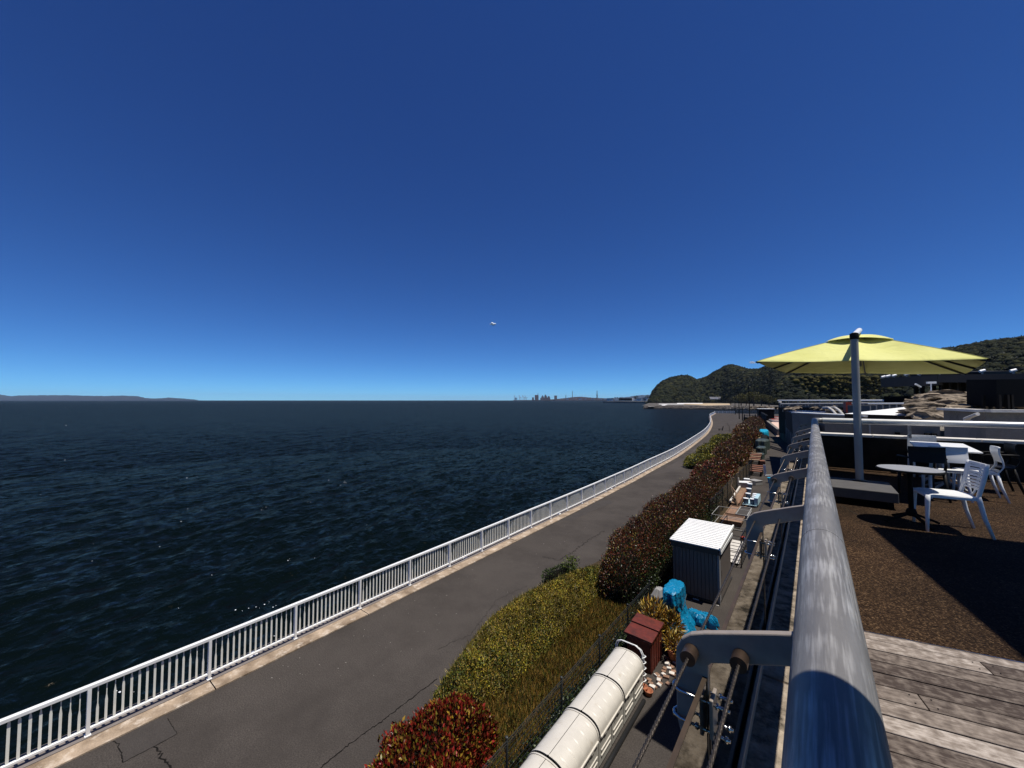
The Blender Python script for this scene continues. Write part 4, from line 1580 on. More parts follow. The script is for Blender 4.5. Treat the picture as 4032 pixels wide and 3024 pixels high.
frame_box('steel_cage', -3.55, -2.55, 18.9, 22.0, 1.3, M['steel_dark'], 'low grey tubular steel cage on the lane behind the shed', 'cage', 9)
frame_box('tube_stand', -4.3, -2.75, 22.3, 24.2, 1.15, M['grey_bin'], 'pale tubular steel stand behind the steel cage', 'stand')
cs = empty('ribbed_sheet', (-2.95, 20.3, 0), 'pale corrugated sheet leaning flat inside the cage behind the shed', 'metal sheet')
for k in range(7):
    y = 19.2 + k * .33
    MB().box((-2.96, y, 0.10 + .04 * k), (0.56, 0.27, 0.02), 0, (0.12, 0)).build('sheet_strip', M['concrete_light'], cs)
tag(MB().lathe([(0.05, 0), (0.1, .12), (.11, .14), (.09, .15)], (-2.86, 21.7, .33), 10).build('red_bucket', M['red_plastic']), 'small red bucket beside the corrugated sheet behind the shed', 'bucket')

# shallow framed trays, trough and driftwood
for k, (y0, y1, x0, x1, lb) in enumerate([(26.2, 28.3, -4.30, -3.85, 'narrow rusty framed tray on the lane next to the mesh fence'), (26.3, 28.3, -3.78, -3.2, 'glass-topped framed tray beside the rusty tray'),
                                          (24.6, 26.0, -4.30, -3.3, 'pinkish framed tray closest to the shed, partly hidden by the steel frame')]):
    r_ = empty('framed_tray', ((x0 + x1) / 2, y0, 0), lb, 'tray', 'framed trays on the lane')
    MB().boxz(x0 + .03, x1 - .03, y0 + .03, y1 - .03, 0.1, 0.30).build('bed', M['brick' if k != 1 else 'grey_cladding'], r_)
    for (a, b) in (((x0, y0), (x1, y0)), ((x1, y0), (x1, y1)), ((x1, y1), (x0, y1)), ((x0, y1), (x0, y0))):
        MB().bar((*a, .30), (*b, .30), 0.05, 0.09).build('rim', M['wood_tan' if k != 1 else 'grey_bin'], r_)
tr = empty('wooden_trough', (-4.2, 31.5, 0), 'long brown wooden trough with pale rim beside the blue buckets', 'trough')
MB().slab([(-4.40, 28.9, .36), (-3.95, 28.9, .36), (-4.10, 34.4, .36), (-4.52, 34.4, .36)], 0.34).build('body', M['wood_tan'], tr, bevel=.02)
MB().bar((-4.46, 28.9, .42), (-4.60, 34.4, .42), .10, .14).build('rim', M['concrete_light'], tr)
MB().bar((-3.95, 28.9, .38), (-4.10, 34.4, .38), .05, .06).build('rim', M['wood_brown'], tr)
dw = empty('driftwood', (-4.2, 28.8, 0), 'pale crooked driftwood branch leaning on the wooden trough', 'branch')
MB().tube([(-3.98, 28.6, .10), (-4.15, 29.0, .42), (-4.42, 29.9, .62), (-4.66, 30.6, 1.05), (-4.62, 31.0, 1.35), (-4.85, 31.5, 1.75)], [.07, .075, .06, .055, .045, .02], 8).build('limb', M['bark'], dw, smooth=True)
MB().tube([(-3.98, 28.6, .12), (-4.1, 29.0, .5), (-4.2, 29.4, .95), (-4.55, 30.0, 1.25)], [.05, .05, .04, .015], 7).build('limb', M['wood_tan'], dw, smooth=True)
MB().tube([(-3.98, 28.6, .10), (-3.7, 28.7, .2), (-3.5, 29.0, .3)], [.05, .035, .012], 7).build('limb', M['wood_tan'], dw, smooth=True)
MB().tube([(-3.98, 28.6, .10), (-4.2, 28.4, .12), (-4.35, 28.2, .25)], [.05, .035, .012], 7).build('limb', M['wood_tan'], dw, smooth=True)

# steel post
tag(MB().tube([(-4.70, 34.3, 0), (-4.70, 34.3, 1.05)], .055, 12).lathe([(.06, 0), (.06, .03), (0, .05)], (-4.7, 34.3, 1.04), 12).build('steel_post', M['concrete_light']), 'round grey steel post standing in front of the far mesh fence', 'post')

# blue buckets on a pallet
pl = empty('bucket_pallet', (-3.5, 31.0, 0), 'low pallet carrying blue and white buckets on the lane', 'pallet')
MB().boxz(-3.90, -3.10, 29.9, 32.2, .10, .14).build('deck', M['pale_blue'], pl)
for x in (-3.85, -3.5, -3.15):
    MB().boxz(x - .05, x + .05, 29.9, 32.2, 0, .10).build('runner', M['grey_bin'], pl)
bmesh_src = {}
names = ['front left', 'front right', 'left of the second row', 'right of the second row', 'left of the third row', 'right of the third row', 'left of the back row', 'right of the back row']
spots = [(-3.72, 30.15), (-3.36, 30.2), (-3.66, 30.75), (-3.30, 30.8), (-3.68, 31.35), (-3.34, 31.4), (-3.68, 31.95), (-3.36, 31.95)]
for k, (x, y) in enumerate(spots):
    c = 'blue_bucket' if k in (0, 1, 2, 4, 6) else ('paper' if k in (3, 5) else 'pale_blue')
    bz = .14 + (.0 if k not in (2, 4, 6) else .22 * (k // 2))
    r_ = empty('bucket', (x, y, bz), '%s %s bucket stacked on the lane pallet' % (names[k], {'blue_bucket': 'dark blue', 'paper': 'white', 'pale_blue': 'pale blue'}[c]), 'bucket', 'buckets on the pallet')
    MB().lathe([(.125, 0), (.155, .34), (.155, .35)], (x, y, bz), 16).build('body', M[c], r_, smooth=True)
    MB().lathe([(.165, .335), (.165, .37), (.15, .375)], (x, y, bz), 16).build('lid', M['paper'], r_)
tag(MB().boxz(-3.24, -3.02, 30.0, 31.6, .145, .62).build('crate', M['pale_blue'], bevel=.02), 'pale blue crate at the lane side of the bucket pallet', 'crate')

# grey bins and boxes
for k, (x, y, s, h, rz, m, lb) in enumerate([(-4.42, 34.6, .62, .72, .3, 'grey_bin', 'white-topped grey bin at the back of the wooden trough'), (-4.02, 38.2, .75, .32, -.6, 'grey_bin', 'flat grey box lying askew on the lane, farthest of the grey boxes'),
                                             (-4.35, 36.4, .5, .45, .5, 'concrete_light', 'pale grey box behind the white-topped bin'), (-4.55, 37.4, .45, .5, .1, 'white_paint', 'small white box next to the mesh fence behind the bins')]):
    r_ = empty('storage_bin', (x, y, 0), lb, 'bin', 'bins on the lane')
    MB().box((x, y, h / 2), (s, s, h), rz).build('body', M[m], r_, bevel=.02)
    MB().box((x, y, h + .025), (s * 1.06, s * 1.06, .05), rz).build('lid', M['white_paint' if k in (0, 3) else m], r_, bevel=.015)
tag(MB().lathe([(.16, 0), (.22, .45), (.24, .46), (.2, .47)], (-3.05, 39.6, 0), 12).build('blue_bin', M['tarp_blue_far']), 'small bright blue bin on the lane next to the terrace wall', 'bin')
# stacks of brown timber
def timber(name, x0, x1, y0, y1, n_, h, lb, m1, m2):
    root = empty(name, ((x0 + x1) / 2, (y0 + y1) / 2, 0), lb, 'timber stack', 'timber stacks')
    for k in range(n_):
        y = y0 + (y1 - y0) * (k + .5) / n_
        z = h * (0.45 + .55 * ((k + 1) / n_))
        MB().box(((x0 + x1) / 2, y, z), (x1 - x0, (y1 - y0) / n_ * .62, .07), 0, (.12, 0)).build('beam', M[m2 if k % 2 else m1], root, bevel=.01)
    for x in (x0 + .1, x1 - .1):
        MB().boxz(x - .05, x + .05, y0 + .05, y1 - .05, 0, h * .45).build('support', M['black'], root)
    return root


timber('timber_stack', -4.90, -3.90, 42.3, 44.2, 4, .75, 'dark brown timber bench stack nearer to us, beside the white sign stand', 'wood_brown', 'wood_brown')
timber('timber_stack', -5.75, -4.75, 49.5, 52.5, 5, .95, 'stack of orange-tan planks farther back, before the green covers', 'wood_tan', 'wood_brown')
tag(MB().box((-4.55, 50.0, .25), (.5, .8, .5), .2).build('red_brown_crate', M['wood_brown'], bevel=.03), 'red-brown crate beside the farther plank stack', 'crate')
ws = empty('sign_stand', (-3.6, 43, 0), 'white L-shaped sign stand on the lane beside the timber', 'sign stand')
MB().box((-3.72, 43.0, .52), (.20, .06, 1.0), .2, (0, -.06)).build('panel', M['white_paint'], ws)
MB().bar((-3.72, 43.0, .04), (-3.18, 42.9, .04), .08, .06).build('foot', M['white_paint'], ws)
MB().bar((-3.66, 43.6, .04), (-3.12, 43.6, .04), .08, .06).build('foot', M['white_paint'], ws)
MB().bar((-3.72, 43.0, .06), (-3.66, 43.6, .06), .06, .05).build('foot', M['white_paint'], ws)
# covered stacks farther along
for k, (x, y, hx, hy, h, m, lb) in enumerate([(-5.25, 55.8, .42, .9, .6, 'green_tarp', 'smallest dark green covered heap on the lane, nearest of three'), (-5.55, 60.3, .55, 1.3, .95, 'green_tarp', 'middle dark green covered stack on the lane'),
                                              (-6.0, 67.0, .85, 2.0, 1.35, 'green_tarp', 'largest dark green covered stack on the lane, farthest of three'), (-6.9, 75.5, .95, 3.2, 1.2, 'black', 'black covered stack below the cyan tarp')]):
    vs, fs = tarp_body([(x, y, hx, hy, .02), (x, y, hx * .97, hy * .97, h * .5), (x, y, hx * .93, hy * .95, h * .9), (x, y, hx * .7, hy * .8, h)], 20 + k, .035)
    tag(MB().add(vs, fs).build('covered_stack', M[m]), lb, 'covered stack', 'covered stacks on the lane')
vs, fs = tarp_body([(-7.5, 82, 1.05, 2.6, .3), (-7.5, 82, 1.05, 2.6, 1.3), (-7.5, 82, 1.0, 2.5, 1.6), (-7.5, 82.3, .8, 2.0, 1.75)], 31, .03)
ct = empty('cyan_tarp_load', (-7.5, 82, 0), 'cyan tarpaulin over a load on a low cart, far down the lane', 'tarp')
MB().add(vs, fs).build('cover', M['tarp_blue_far'], ct)
MB().boxz(-8.4, -6.6, 79.5, 84.5, .12, .4).build('cart_bed', M['grey_bin'], ct)
MB().box((-6.35, 79.4, .45), (.45, .5, .5), 0.1).build('side_box', M['pale_blue'], ct)

# small dark ride-on seat standing on the far promenade
q = un(2838, 1695)
bs_ = empty('lounge_seat', (q[0], q[1], 0), 'small dark low-backed seat standing alone on the far promenade', 'seat')
MB().boxz(q[0] - .45, q[0] + .45, q[1] - .25, q[1] + .25, .28, .38).build('seat', M['black'], bs_)
MB().box((q[0] + .42, q[1] + .1, .62), (.10, .5, .75), .3, (0, .25)).build('backrest', M['black'], bs_)
for dx in (-.35, .35):
    MB().boxz(q[0] + dx - .05, q[0] + dx + .05, q[1] - .2, q[1] + .2, 0, .28).build('leg', M['black'], bs_)

# lane end: gate, lamp poles, dark screen wall
g0, g1 = un(2932, 1664), un(2997, 1664)
gt = empty('lane_gate', tuple(g0), 'dark grey steel double gate across the far end of the lane', 'gate')
def lerp(t): return g0 + (g1 - g0) * t
for t in (0, .32, .66, 1):
    p_ = lerp(t); MB().box((p_[0], p_[1], 1.3), (.28, .28, 2.6)).build('post', M['grey_cladding'], gt)
for z in (.15, 1.2, 2.3):
    MB().bar((*g0[:2], z), (*g1[:2], z), .12, .12).build('rail', M['grey_cladding'], gt)
for t in (.16, .49, .83):
    p_ = lerp(t); MB().box((p_[0], p_[1], 1.2), (.1, .1, 2.3)).build('bar', M['grey_cladding'], gt)
p_ = lerp(.8); MB().box((p_[0], p_[1] - .12, 1.55), (.8, .06, .5), .1).build('plate', M['black'], gt)
for k, (bx, by, ty, lb) in enumerate([(2952, 1655, 1528, 'tallest dark lamp pole beside the lane gate'), (2895, 1632, 1560, 'leftmost dark lamp pole at the far end of the promenade'),
                                      (2911, 1650, 1553, 'second dark lamp pole from the left at the promenade end'), (2924, 1658, 1612, 'short dark post left of the lane gate')]):
    b = un(bx, by)
    F_ = (b - CAM) @ _fw
    top = 7.05 + (1576 - ty) / FPX * F_
    r_ = empty('lamp_pole', tuple(b), lb, 'lamp pole', 'lamp poles at the promenade end')
    MB().tube([(b[0], b[1], 0), (b[0], b[1], top)], [.17, .10], 10).build('pole', M['black'], r_)
    MB().lathe([(.2, 0), (.28, .2), (.2, .5), (.05, .55)], (b[0], b[1], top - .1), 10).build('lamp_head', M['black'], r_)
a, b = un(2930, 1668), un(2962, 1664)
tag(MB().bar((a[0], a[1], 1.0), (b[0] + 2, b[1] - 12, .8), .3, 2.0).build('screen_wall', M['black']), 'low black screen wall left of the lane gate', 'wall')
sw = empty('lane_wall', tuple(un(3000, 1664)), 'dark clad lane wall with pale coping right of the gate', 'wall')
a, b, c_ = un(3000, 1662), un(3022, 1680), un(3066, 1716)
MB().bar((a[0], a[1], 1.6), (b[0], b[1], 1.4), .5, 3.2).build('screen', M['black'], sw)
MB().bar((b[0], b[1], .8), (c_[0], c_[1], .5), .5, 1.6).build('ramp_wall', M['concrete'], sw)
MB().bar((a[0] - .5, a[1] - .5, .2), (b[0] - .5, b[1] - .5, .2), .5, .4).build('coping', M['concrete_light'], sw)
b2 = un(3015, 1655)
MB().box((b2[0], b2[1], 2.2), (4.5, 5, 3.4), .2).box((b2[0], b2[1], 3.95), (4.7, 5.2, .12), .2).build('pier', M['black'], sw)
MB().box((b2[0], b2[1], 4.05), (4.8, 5.3, .1), .2).build('cap', M['white_paint'], sw)
# ------------------------------------------------------------------ terrace slab, floor, wall towards the lane
PARA_Y = 11.95
WALLPTS = [(-0.32, -6.0), (-0.32, 44.0)]
terr = struct(MB().boxz(-0.318, 9.0, -6.0, PARA_Y, 0.0, DECK - 0.02).build('terrace_block', M['concrete_dark']))
WA = math.radians(12.6)
UX, UY = math.cos(WA), math.sin(WA)
OX, OY = 0.208, 3.577


def line_y(x):
    return OY + (x - OX) * UY / UX


floor = struct(link_mesh('terrace_floor', [(0.02, line_y(0.02), DECK), (9, line_y(9), DECK), (9, PARA_Y, DECK), (0.02, PARA_Y, DECK)], [(0, 1, 2, 3)], M['aggregate']))
# two expansion joints in the floor
for (a, b) in (((0.30, 7.6), (0.62, 6.6)), ((2.0, 9.2), (5.0, 8.55)), ((1.7, 8.0), (4.2, 6.4))):
    d = Vector((b[0] - a[0], b[1] - a[1], 0)).normalized()
    s = Vector((-d.y, d.x, 0)) * 0.006
    link_mesh('floor_joint', [(a[0] - s.x, a[1] - s.y, DECK + .003), (b[0] - s.x, b[1] - s.y, DECK + .003), (b[0] + s.x, b[1] + s.y, DECK + .003), (a[0] + s.x, a[1] + s.y, DECK + .003)], [(0, 1, 2, 3)], M['concrete_dark'], floor)
# upstand under the handrail
up = empty('terrace_upstand', (-0.13, 3, DECK), 'weathered mottled concrete upstand along the terrace edge under the handrail', 'wall')
y = -3.0
k = 0
while y < PARA_Y:
    y1 = min(y + 2.44, PARA_Y)
    MB().boxz(-0.30, 0.02, y + .004, y1 - .004, DECK - 0.018, 5.95).build('upstand_block', M['deck_conc'], up, bevel=0.012)
    y = y1
    k += 1
wf = empty('terrace_wall', (-0.32, 20, 0), 'tall dark concrete wall of the terrace building along the lane', 'wall')
for (a, b) in zip(WALLPTS[:-1], WALLPTS[1:]):
    a_, b_ = Vector((*a, 0)), Vector((*b, 0))
    z = 5.6
    if a[1] < 0:
        MB().boxz(-0.46, -0.322, -6, PARA_Y + .3, -.05, DECK - .25).build('wall_section', M['concrete_dark'], wf)
        a_ = Vector((-.32, PARA_Y + .3, 0))
    d = (b_ - a_).normalized()
    nrm_ = Vector((d.y, -d.x, 0))
    c0, c1 = a_ + nrm_ * .2, b_ + nrm_ * .2
    MB().bar((c0.x, c0.y, z / 2 - .3), (c1.x, c1.y, z / 2 - .3), .4, z - .6).build('wall_section', M['concrete'], wf)
    MB().bar((c0.x, c0.y, z - .15), (c1.x, c1.y, z - .15), .55, .32).build('coping', M['concrete_light' if b[1] > 50 else 'concrete'], wf)
    n_ = int((b_ - a_).length / 2.2)
    for q in range(n_):
        p_ = a_ + (b_ - a_) * ((q + .5) / n_) - nrm_ * .02
        MB().box((p_.x, p_.y, z / 2 - .5), (.30, .34, z - 1.2), math.atan2(d.y, d.x) - math.pi / 2).build('fin', M['concrete'], wf)

# ------------------------------------------------------------------ wooden decking, every board its own piece
deckroot = struct(empty('wood_decking', (OX, OY, DECK)))
deckroot.rotation_euler = (0, 0, WA)
rows = []
v = 0.0
joints = {5: 0.06, 1: 0.53, 3: 1.3, 10: 0.9, 12: 0.4, 7: 1.35}
for k in range(34):
    w = 0.095 if k == 0 else 0.1265
    v0, v1 = -v - w + 0.009, -v
    v += w
    u0, u1 = (0.028 - OX + (v0 + v1) / 2 * UY) / UX, 6.5
    j = joints.get(k)
    cuts = [u0] + ([j] if j is not None else [random.uniform(1.2, 3)]) + [random.uniform(3.4, 4.6), u1]
    for a, b in zip(cuts[:-1], cuts[1:]):
        L = b - a - 0.005
        me = MB().boxz(-L / 2, L / 2, -(v1 - v0) / 2, (v1 - v0) / 2, -0.03, 0.0)
        o = me.build('plank', M['plank'], deckroot, world=False, bevel=0.003)
        o.location = ((a + b) / 2, (v0 + v1) / 2, 0.012 + random.uniform(-.0012, .0012))
        for e in (-L / 2 + .04, L / 2 - .04):
            rows.append((o.location.x + e, o.location.y + .032))
            rows.append((o.location.x + e, o.location.y - .032))
vs, fs = [], []
for (x, y) in rows:
    n0 = len(vs)
    for q in range(6):
        vs.append((x + .0042 * math.cos(q * 1.047), y + .0042 * math.sin(q * 1.047), .0155))
    fs.append(tuple(range(n0, n0 + 6)))
tag(link_mesh('screw_heads', vs, fs, M['black'], deckroot), kind='stuff')
link_mesh('edge_trim', *(lambda m: (m.v, m.f))(MB().boxz(-.16, 6.5, .001, .009, -.03, .013)), M['steel'], deckroot)

# ------------------------------------------------------------------ handrail
RX = 0.012
hr = empty('handrail', (RX, 3, DECK), 'thick scuffed grey tube handrail running along the terrace edge and across its end', 'handrail')
n_ = 48
pts = [(RX, y, RAIL) for y in np.linspace(-3, 11.60, 60)]
smooth_by_angle(MB().tube(pts, 0.0572, 40).build('near_tube', M['galv'], hr), 60)
el = [(RX + .15 - .15 * math.cos(a), 11.60 + .15 * math.sin(a), RAIL) for a in np.linspace(0, math.pi / 2, 9)]
smooth_by_angle(MB().tube(el, 0.0575, 32).build('elbow', M['galv'], hr), 60)
smooth_by_angle(MB().tube([(RX + .15, 11.75, RAIL), (9, 11.75, RAIL)], 0.062, 32).build('far_tube', M['sunlit_steel'], hr), 60)
for y in (1.62, 2.9, 4.1, 5.3, 6.5, 7.7, 8.9):
    smooth_by_angle(MB().tube([(RX, y, RAIL), (RX, y + .012, RAIL)], 0.0580, 40, cap=True).build('weld_ring', M['galv'], hr), 60)
for x in (1.62, 4.6, 7.6):
    MB().boxz(x - .012, x + .012, 11.72, 11.99, 6.24, 6.50).build('post', M['galv'], hr, bevel=.003)


# ------------------------------------------------------------------ brackets under the handrail
def bracket():
    root = empty('rail_bracket', (0, 0, 0))
    prof = [(-.045, .006), (-.10, -.012), (-.16, -.033), (-.222, -.055), (-.252, -.068), (-.272, -.085), (-.284, -.11), (-.286, -.15), (-.285, -.27),
            (-.278, -.30), (-.262, -.318), (-.245, -.318), (-.228, -.30), (-.217, -.27), (-.216, -.126), (-.208, -.117), (-.15, -.096), (-.09, -.074), (-.045, -.058)]
    n1 = len(prof)
    vs = [(x, -.009, z) for x, z in prof] + [(x, .009, z) for x, z in prof]
    fs = [tuple(range(n1 - 1, -1, -1))[::-1], tuple(range(n1, 2 * n1))[::-1]] + [(i, n1 + i, n1 + (i + 1) % n1, (i + 1) % n1) for i in range(n1)]
    MB().add(vs, [f_[::-1] for f_ in fs]).build('plate', M['grey_paint'], root, world=False, bevel=0.003)
    for (x, z) in ((-.25, -.105), (-.15, -.078)):
        s = MB().tube([(x, -.045, z), (x, .03, z)], .0165, 18).build('sleeve', M['bronze'], root, world=False)
        smooth_by_angle(s)
    for z in (-.20, -.262):
        L = [(-.216, -.018, z), (-.275, -.018, z), (-.290, -.012, z), (-.294, 0, z), (-.290, .012, z), (-.275, .018, z), (-.216, .018, z)]
        MB().tube(L, .0035, 8).build('clamp_bolt', M['steel'], root, world=False, smooth=True)
        for yy in (-.018, .018):
            MB().tube([(-.216, yy, z), (-.172, yy, z)], .0035, 8).tube([(-.200, yy, z), (-.194, yy, z)], .007, 6).tube([(-.183, yy, z), (-.177, yy, z)], .007, 6).build('clamp_rod', M['steel'], root, world=False, smooth=True)
    MB().box((-.208, 0, -.231), (.008, .05, .085)).build('clamp_plate', M['grey_paint'], root, world=False, bevel=.002)
    return root


ordinal = ['nearest', 'second', 'third', 'fourth', 'fifth', 'sixth', 'seventh', 'eighth', 'ninth']
br0 = bracket()
for k in range(9):
    o = br0 if k == 0 else copy_tree(br0)
    o.location = (RX, 0.99 + 1.22 * k, RAIL)
    if k % 2 == 1:
        for ch in list(o.children):
            if ch.name.startswith('sleeve'):
                bpy.data.objects.remove(ch, do_unlink=True)
    tag(o, '%s grey steel bracket from us on the outer side of the handrail' % ordinal[k] if k else 'grey steel bracket with two bronze sleeves nearest to us under the handrail', 'bracket', 'brackets along the handrail')
for (x, z, lb) in ((-.25, -.105, 'outer twisted wire rope strung through the bracket tips'), (-.15, -.078, 'inner twisted wire rope strung through the brackets close to the handrail')):
    rp = empty('wire_rope', (RX + x, 0, RAIL + z), lb, 'cable', 'wire ropes along the handrail')
    for s in range(3):        # three strands laid round each other
        P = []
        for y in np.arange(-1.0, 3.4, .006 if s < 3 else 1):
            a = 2 * math.pi * (y / .035 + s / 3)
            P.append((RX + x + .0017 * math.cos(a), y, RAIL + z + .0017 * math.sin(a)))
        MB().tube(P, .0023, 5, cap=False).build('strand', M['cable'], rp, smooth=True)
    MB().tube([(RX + x, 3.4, RAIL + z), (RX + x, 11.9, RAIL + z)], .0042, 6).build('rope_run', M['cable'], rp, smooth=True)

# glass panes between the brackets, in a base channel on the upstand
gx = RX - .222
for k in range(9):
    y0 = 0.99 + 1.22 * (k - 1) + .012 if k else -1.0
    y1 = 0.99 + 1.22 * k - .012
    g = empty('glass_pane', (gx, y0, 5.95), '%s glass balustrade pane from us, below the handrail' % ordinal[k], 'glass panel', 'glass panes under the handrail')
    MB().boxz(gx - .004, gx + .004, y0, y1, 5.96, RAIL - .155).build('pane', M['glass'], g)
    MB().boxz(gx - .0045, gx + .0045, y0, y1, RAIL - .155, RAIL - .151).build('top_edge', M['edge_brown'], g)
    for y in (y0, y1):
        MB().boxz(gx - .0055, gx + .0055, y - .003, y + .003, 5.96, RAIL - .152).build('edge_strip', M['edge_brown'], g)
ch = empty('base_channel', (gx, 4, 5.95), 'dark metal channel holding the glass along the upstand', 'channel')
for x in (gx - .022, gx + .016):
    MB().boxz(x - .005, x + .005, -1, PARA_Y - .1, 5.952, 6.0).build('channel_side', M['steel_dark' if x < gx else 'grey_paint'], ch, bevel=.002)

# ------------------------------------------------------------------ parapet at the end of the terrace
pp = empty('end_parapet', (4, PARA_Y, DECK), 'concrete parapet with shade painted into its dark face, pale coping across the end of the terrace', 'wall')
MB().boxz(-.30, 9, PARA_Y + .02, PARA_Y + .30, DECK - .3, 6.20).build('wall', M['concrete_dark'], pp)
cx = [-.33, 1.05, 2.65, 4.1, 6.6, 9]
for a, b in zip(cx[:-1], cx[1:]):
    MB().boxz(a + .004, b - .004, PARA_Y - .02, PARA_Y + .34, 6.202, 6.26).build('coping_slab', M['concrete_light'], pp, bevel=.008)


# ------------------------------------------------------------------ the yellow parasol
def parasol(loc):
    px, py = loc
    root = empty('cantilever_parasol', (px, py, DECK))
    PZ = DECK + .25
    MB().boxz(px - .38, px + .36, py - .82, py + .14, DECK + .10, PZ).build('base_plate', M['plate_shaded'], root, bevel=.012)
    for (dx, dy) in ((-.30, -.74), (.28, -.74), (-.30, .06), (.28, .06)):
        MB().tube([(px + dx - .03, py + dy, DECK + .05), (px + dx + .03, py + dy, DECK + .05)], .05, 14).box((px + dx, py + dy, DECK + .09), (.05, .05, .03)).build('castor', M['black'], root)
    MB().lathe([(.10, 0), (.10, .012), (.055, .02)], (px, py, PZ), 20).build('pole_collar', M['steel_dark'], root)
    topz = 8.12
    smooth_by_angle(MB().tube([(px, py, PZ), (px, py, topz)], .052, 20).build('pole', M['grey_bin'], root))
    cx_, cy_, cz_ = px + .175, py + 1.50, 7.69
    th, tx, ty = -.126, -.058, -.023
    ex = Vector((math.cos(th), math.sin(th), tx))
    ey = Vector((-math.sin(th), math.cos(th), ty))
    c = Vector((cx_, cy_, cz_))
    Lh = 1.43

    def P(u, v, z):
        return c + ex * (u * Lh) + ey * (v * Lh) + Vector((0, 0, z))

    def hgt(u, v):
        r = max(abs(u), abs(v))
        a = math.atan2(v, u)
        sag = abs(math.sin(4 * a))
        return .645 * (1 - r) ** .93 - .045 * sag * math.sin(math.pi * min(1, r)) - .018 * sag * r

    per = []
    for sd in range(4):
        for t in np.linspace(-1, 1, 17)[:-1]:
            per.append({0: (t, -1), 1: (1, t), 2: (-t, 1), 3: (-1, -t)}[sd])
    rr_ = np.linspace(.14, 1, 18)
    vs = [P(u * r, v * r, hgt(u * r, v * r)) for r in rr_ for u, v in per]
    K = len(per)
    fs = [(i * K + j, (i + 1) * K + j, (i + 1) * K + (j + 1) % K, i * K + (j + 1) % K) for i in range(17) for j in range(K)]
    o = MB().add(vs, fs).build('canopy', M['canvas'], root)
    md = o.modifiers.new('thick', 'SOLIDIFY'); md.thickness = .004
    smooth_by_angle(o, 12)
    # hem
    H = []
    for s in range(4):
        for t in np.linspace(-1, 1, 17)[:-1]:
            H.append({0: (t, -1), 1: (1, t), 2: (-t, 1), 3: (-1, -t)}[s])
    H.append(H[0])
    MB().tube([P(u * 1.002, v * 1.002, hgt(u, v)) for u, v in H], .007, 6).build('hem', M['canvas'], o)
    for (u, v) in ((1, 1), (1, -1), (-1, 1), (-1, -1), (1, 0), (-1, 0), (0, 1), (0, -1)):
        MB().tube([P(u * t, v * t, hgt(u * t, v * t) + .002) for t in np.linspace(.2, 1, 12)], .005, 5).build('seam', M['seam'], o)
    # vent cap: lifted over the opening, bowed up between the ribs
    n2 = 24
    g2 = np.linspace(-1, 1, n2 + 1)
    R2 = .33
    vs = []
    for u in g2:
        for v in g2:
            r = max(abs(u), abs(v))
            a = math.atan2(v, u)
            bow = .035 * abs(math.sin(2 * a)) * r ** 4
            bow = .06 * (math.cos(math.pi / 2 * (min(abs(u), abs(v)) / (r + 1e-6)))) * r ** 5
            vs.append(P(u * R2, v * R2, hgt(R2, R2) + .025 + .17 * (1 - r * r) + bow))
    fs = [(i * (n2 + 1) + j, (i + 1) * (n2 + 1) + j, (i + 1) * (n2 + 1) + j + 1, i * (n2 + 1) + j + 1) for i in range(n2) for j in range(n2)]
    v_ = MB().add(vs, fs).build('vent_cap', M['canvas'], root, smooth=True)
    md = v_.modifiers.new('thick', 'SOLIDIFY'); md.thickness = .004
    # ribs below the canvas
    for (u, v) in ((1, 1), (1, -1), (-1, 1), (-1, -1), (1, 0), (-1, 0), (0, 1), (0, -1)):
        MB().bar(P(u * .05, v * .05, hgt(.05, .05) - .06), P(u * .995, v * .995, hgt(u, v) - .022), .02, .032).build('rib', M['wood_brown'] if False else M['steel_dark'], root)
        MB().bar(P(u * .05, v * .05, .30), P(u * .52, v * .52, hgt(u * .52, v * .52) - .04), .014, .018).build('strut', M['steel_dark'], root)
        e_ = P(u * 1.0, v * 1.0, hgt(u, v) - .01)
        MB().box(e_, (.03, .03, .03)).build('rib_tip', M['black'], root)
    MB().tube([P(0, 0, .02), P(0, 0, .72)], .024, 12).build('mast', M['grey_bin'], root)
    MB().lathe([(.05, 0), (.06, .03), (.05, .08)], P(0, 0, .27), 12).build('hub', M['black'], root)
    MB().tube([P(-.06, -.1, .12), P(-.06, -.1, -.16)], .009, 6).build('crank_rod', M['white_paint'], root)
    # arm from the pole to the mast top
    tip = P(0, 0, .73)
    mid = Vector((px, py, topz + .02))
    smooth_by_angle(MB().tube([mid, mid.lerp(tip, 1.03)], .045, 16).build('arm', M['plastic_white'], root))
    MB().lathe([(.058, 0), (.062, .05), (.058, .10), (.03, .115)], (px, py, topz - .05), 16).build('knuckle', M['black'], root)
    return root


par = parasol((0.57, 8.60))
tag(par, 'yellow-green square cantilever parasol on a grey pole at the end of the terrace', 'parasol', 'terrace parasols')
shade_par = copy_tree(par)  # added parasol out of view, placed only to shade the near handrail
shade_par.location = (1.345, -2.25, DECK)
tag(shade_par, 'added yellow-green parasol, unseen behind the camera, to shade the near end of the handrail', 'parasol', 'terrace parasols')

# flat roof over the terrace seats outside the right edge of the picture
rf = empty('terrace_roof', (5, 4, DECK), 'flat roof on steel posts over the terrace, outside the right edge', 'roof')
H0 = DECK + 4.6
c = Vector((0.59 + .305 * 4.6, 6.64 + .06 * 4.6, H0 + .25))
e1, e2 = Vector((.972, .236, 0)), Vector((.161, -.987, 0))
MB().slab([c, c + e2 * 9, c + e2 * 9 + e1 * 7, c + e1 * 7], .25).build('roof_slab', M['concrete'], rf)
for (a, b) in ((1.5, 1.2), (6.3, .6), (6.3, 8), (1.8, 8)):
    q = c + e1 * a + e2 * b
    MB().tube([(q.x, q.y, DECK), (q.x, q.y, H0)], .07, 12).build('post', M['steel_dark'], rf)


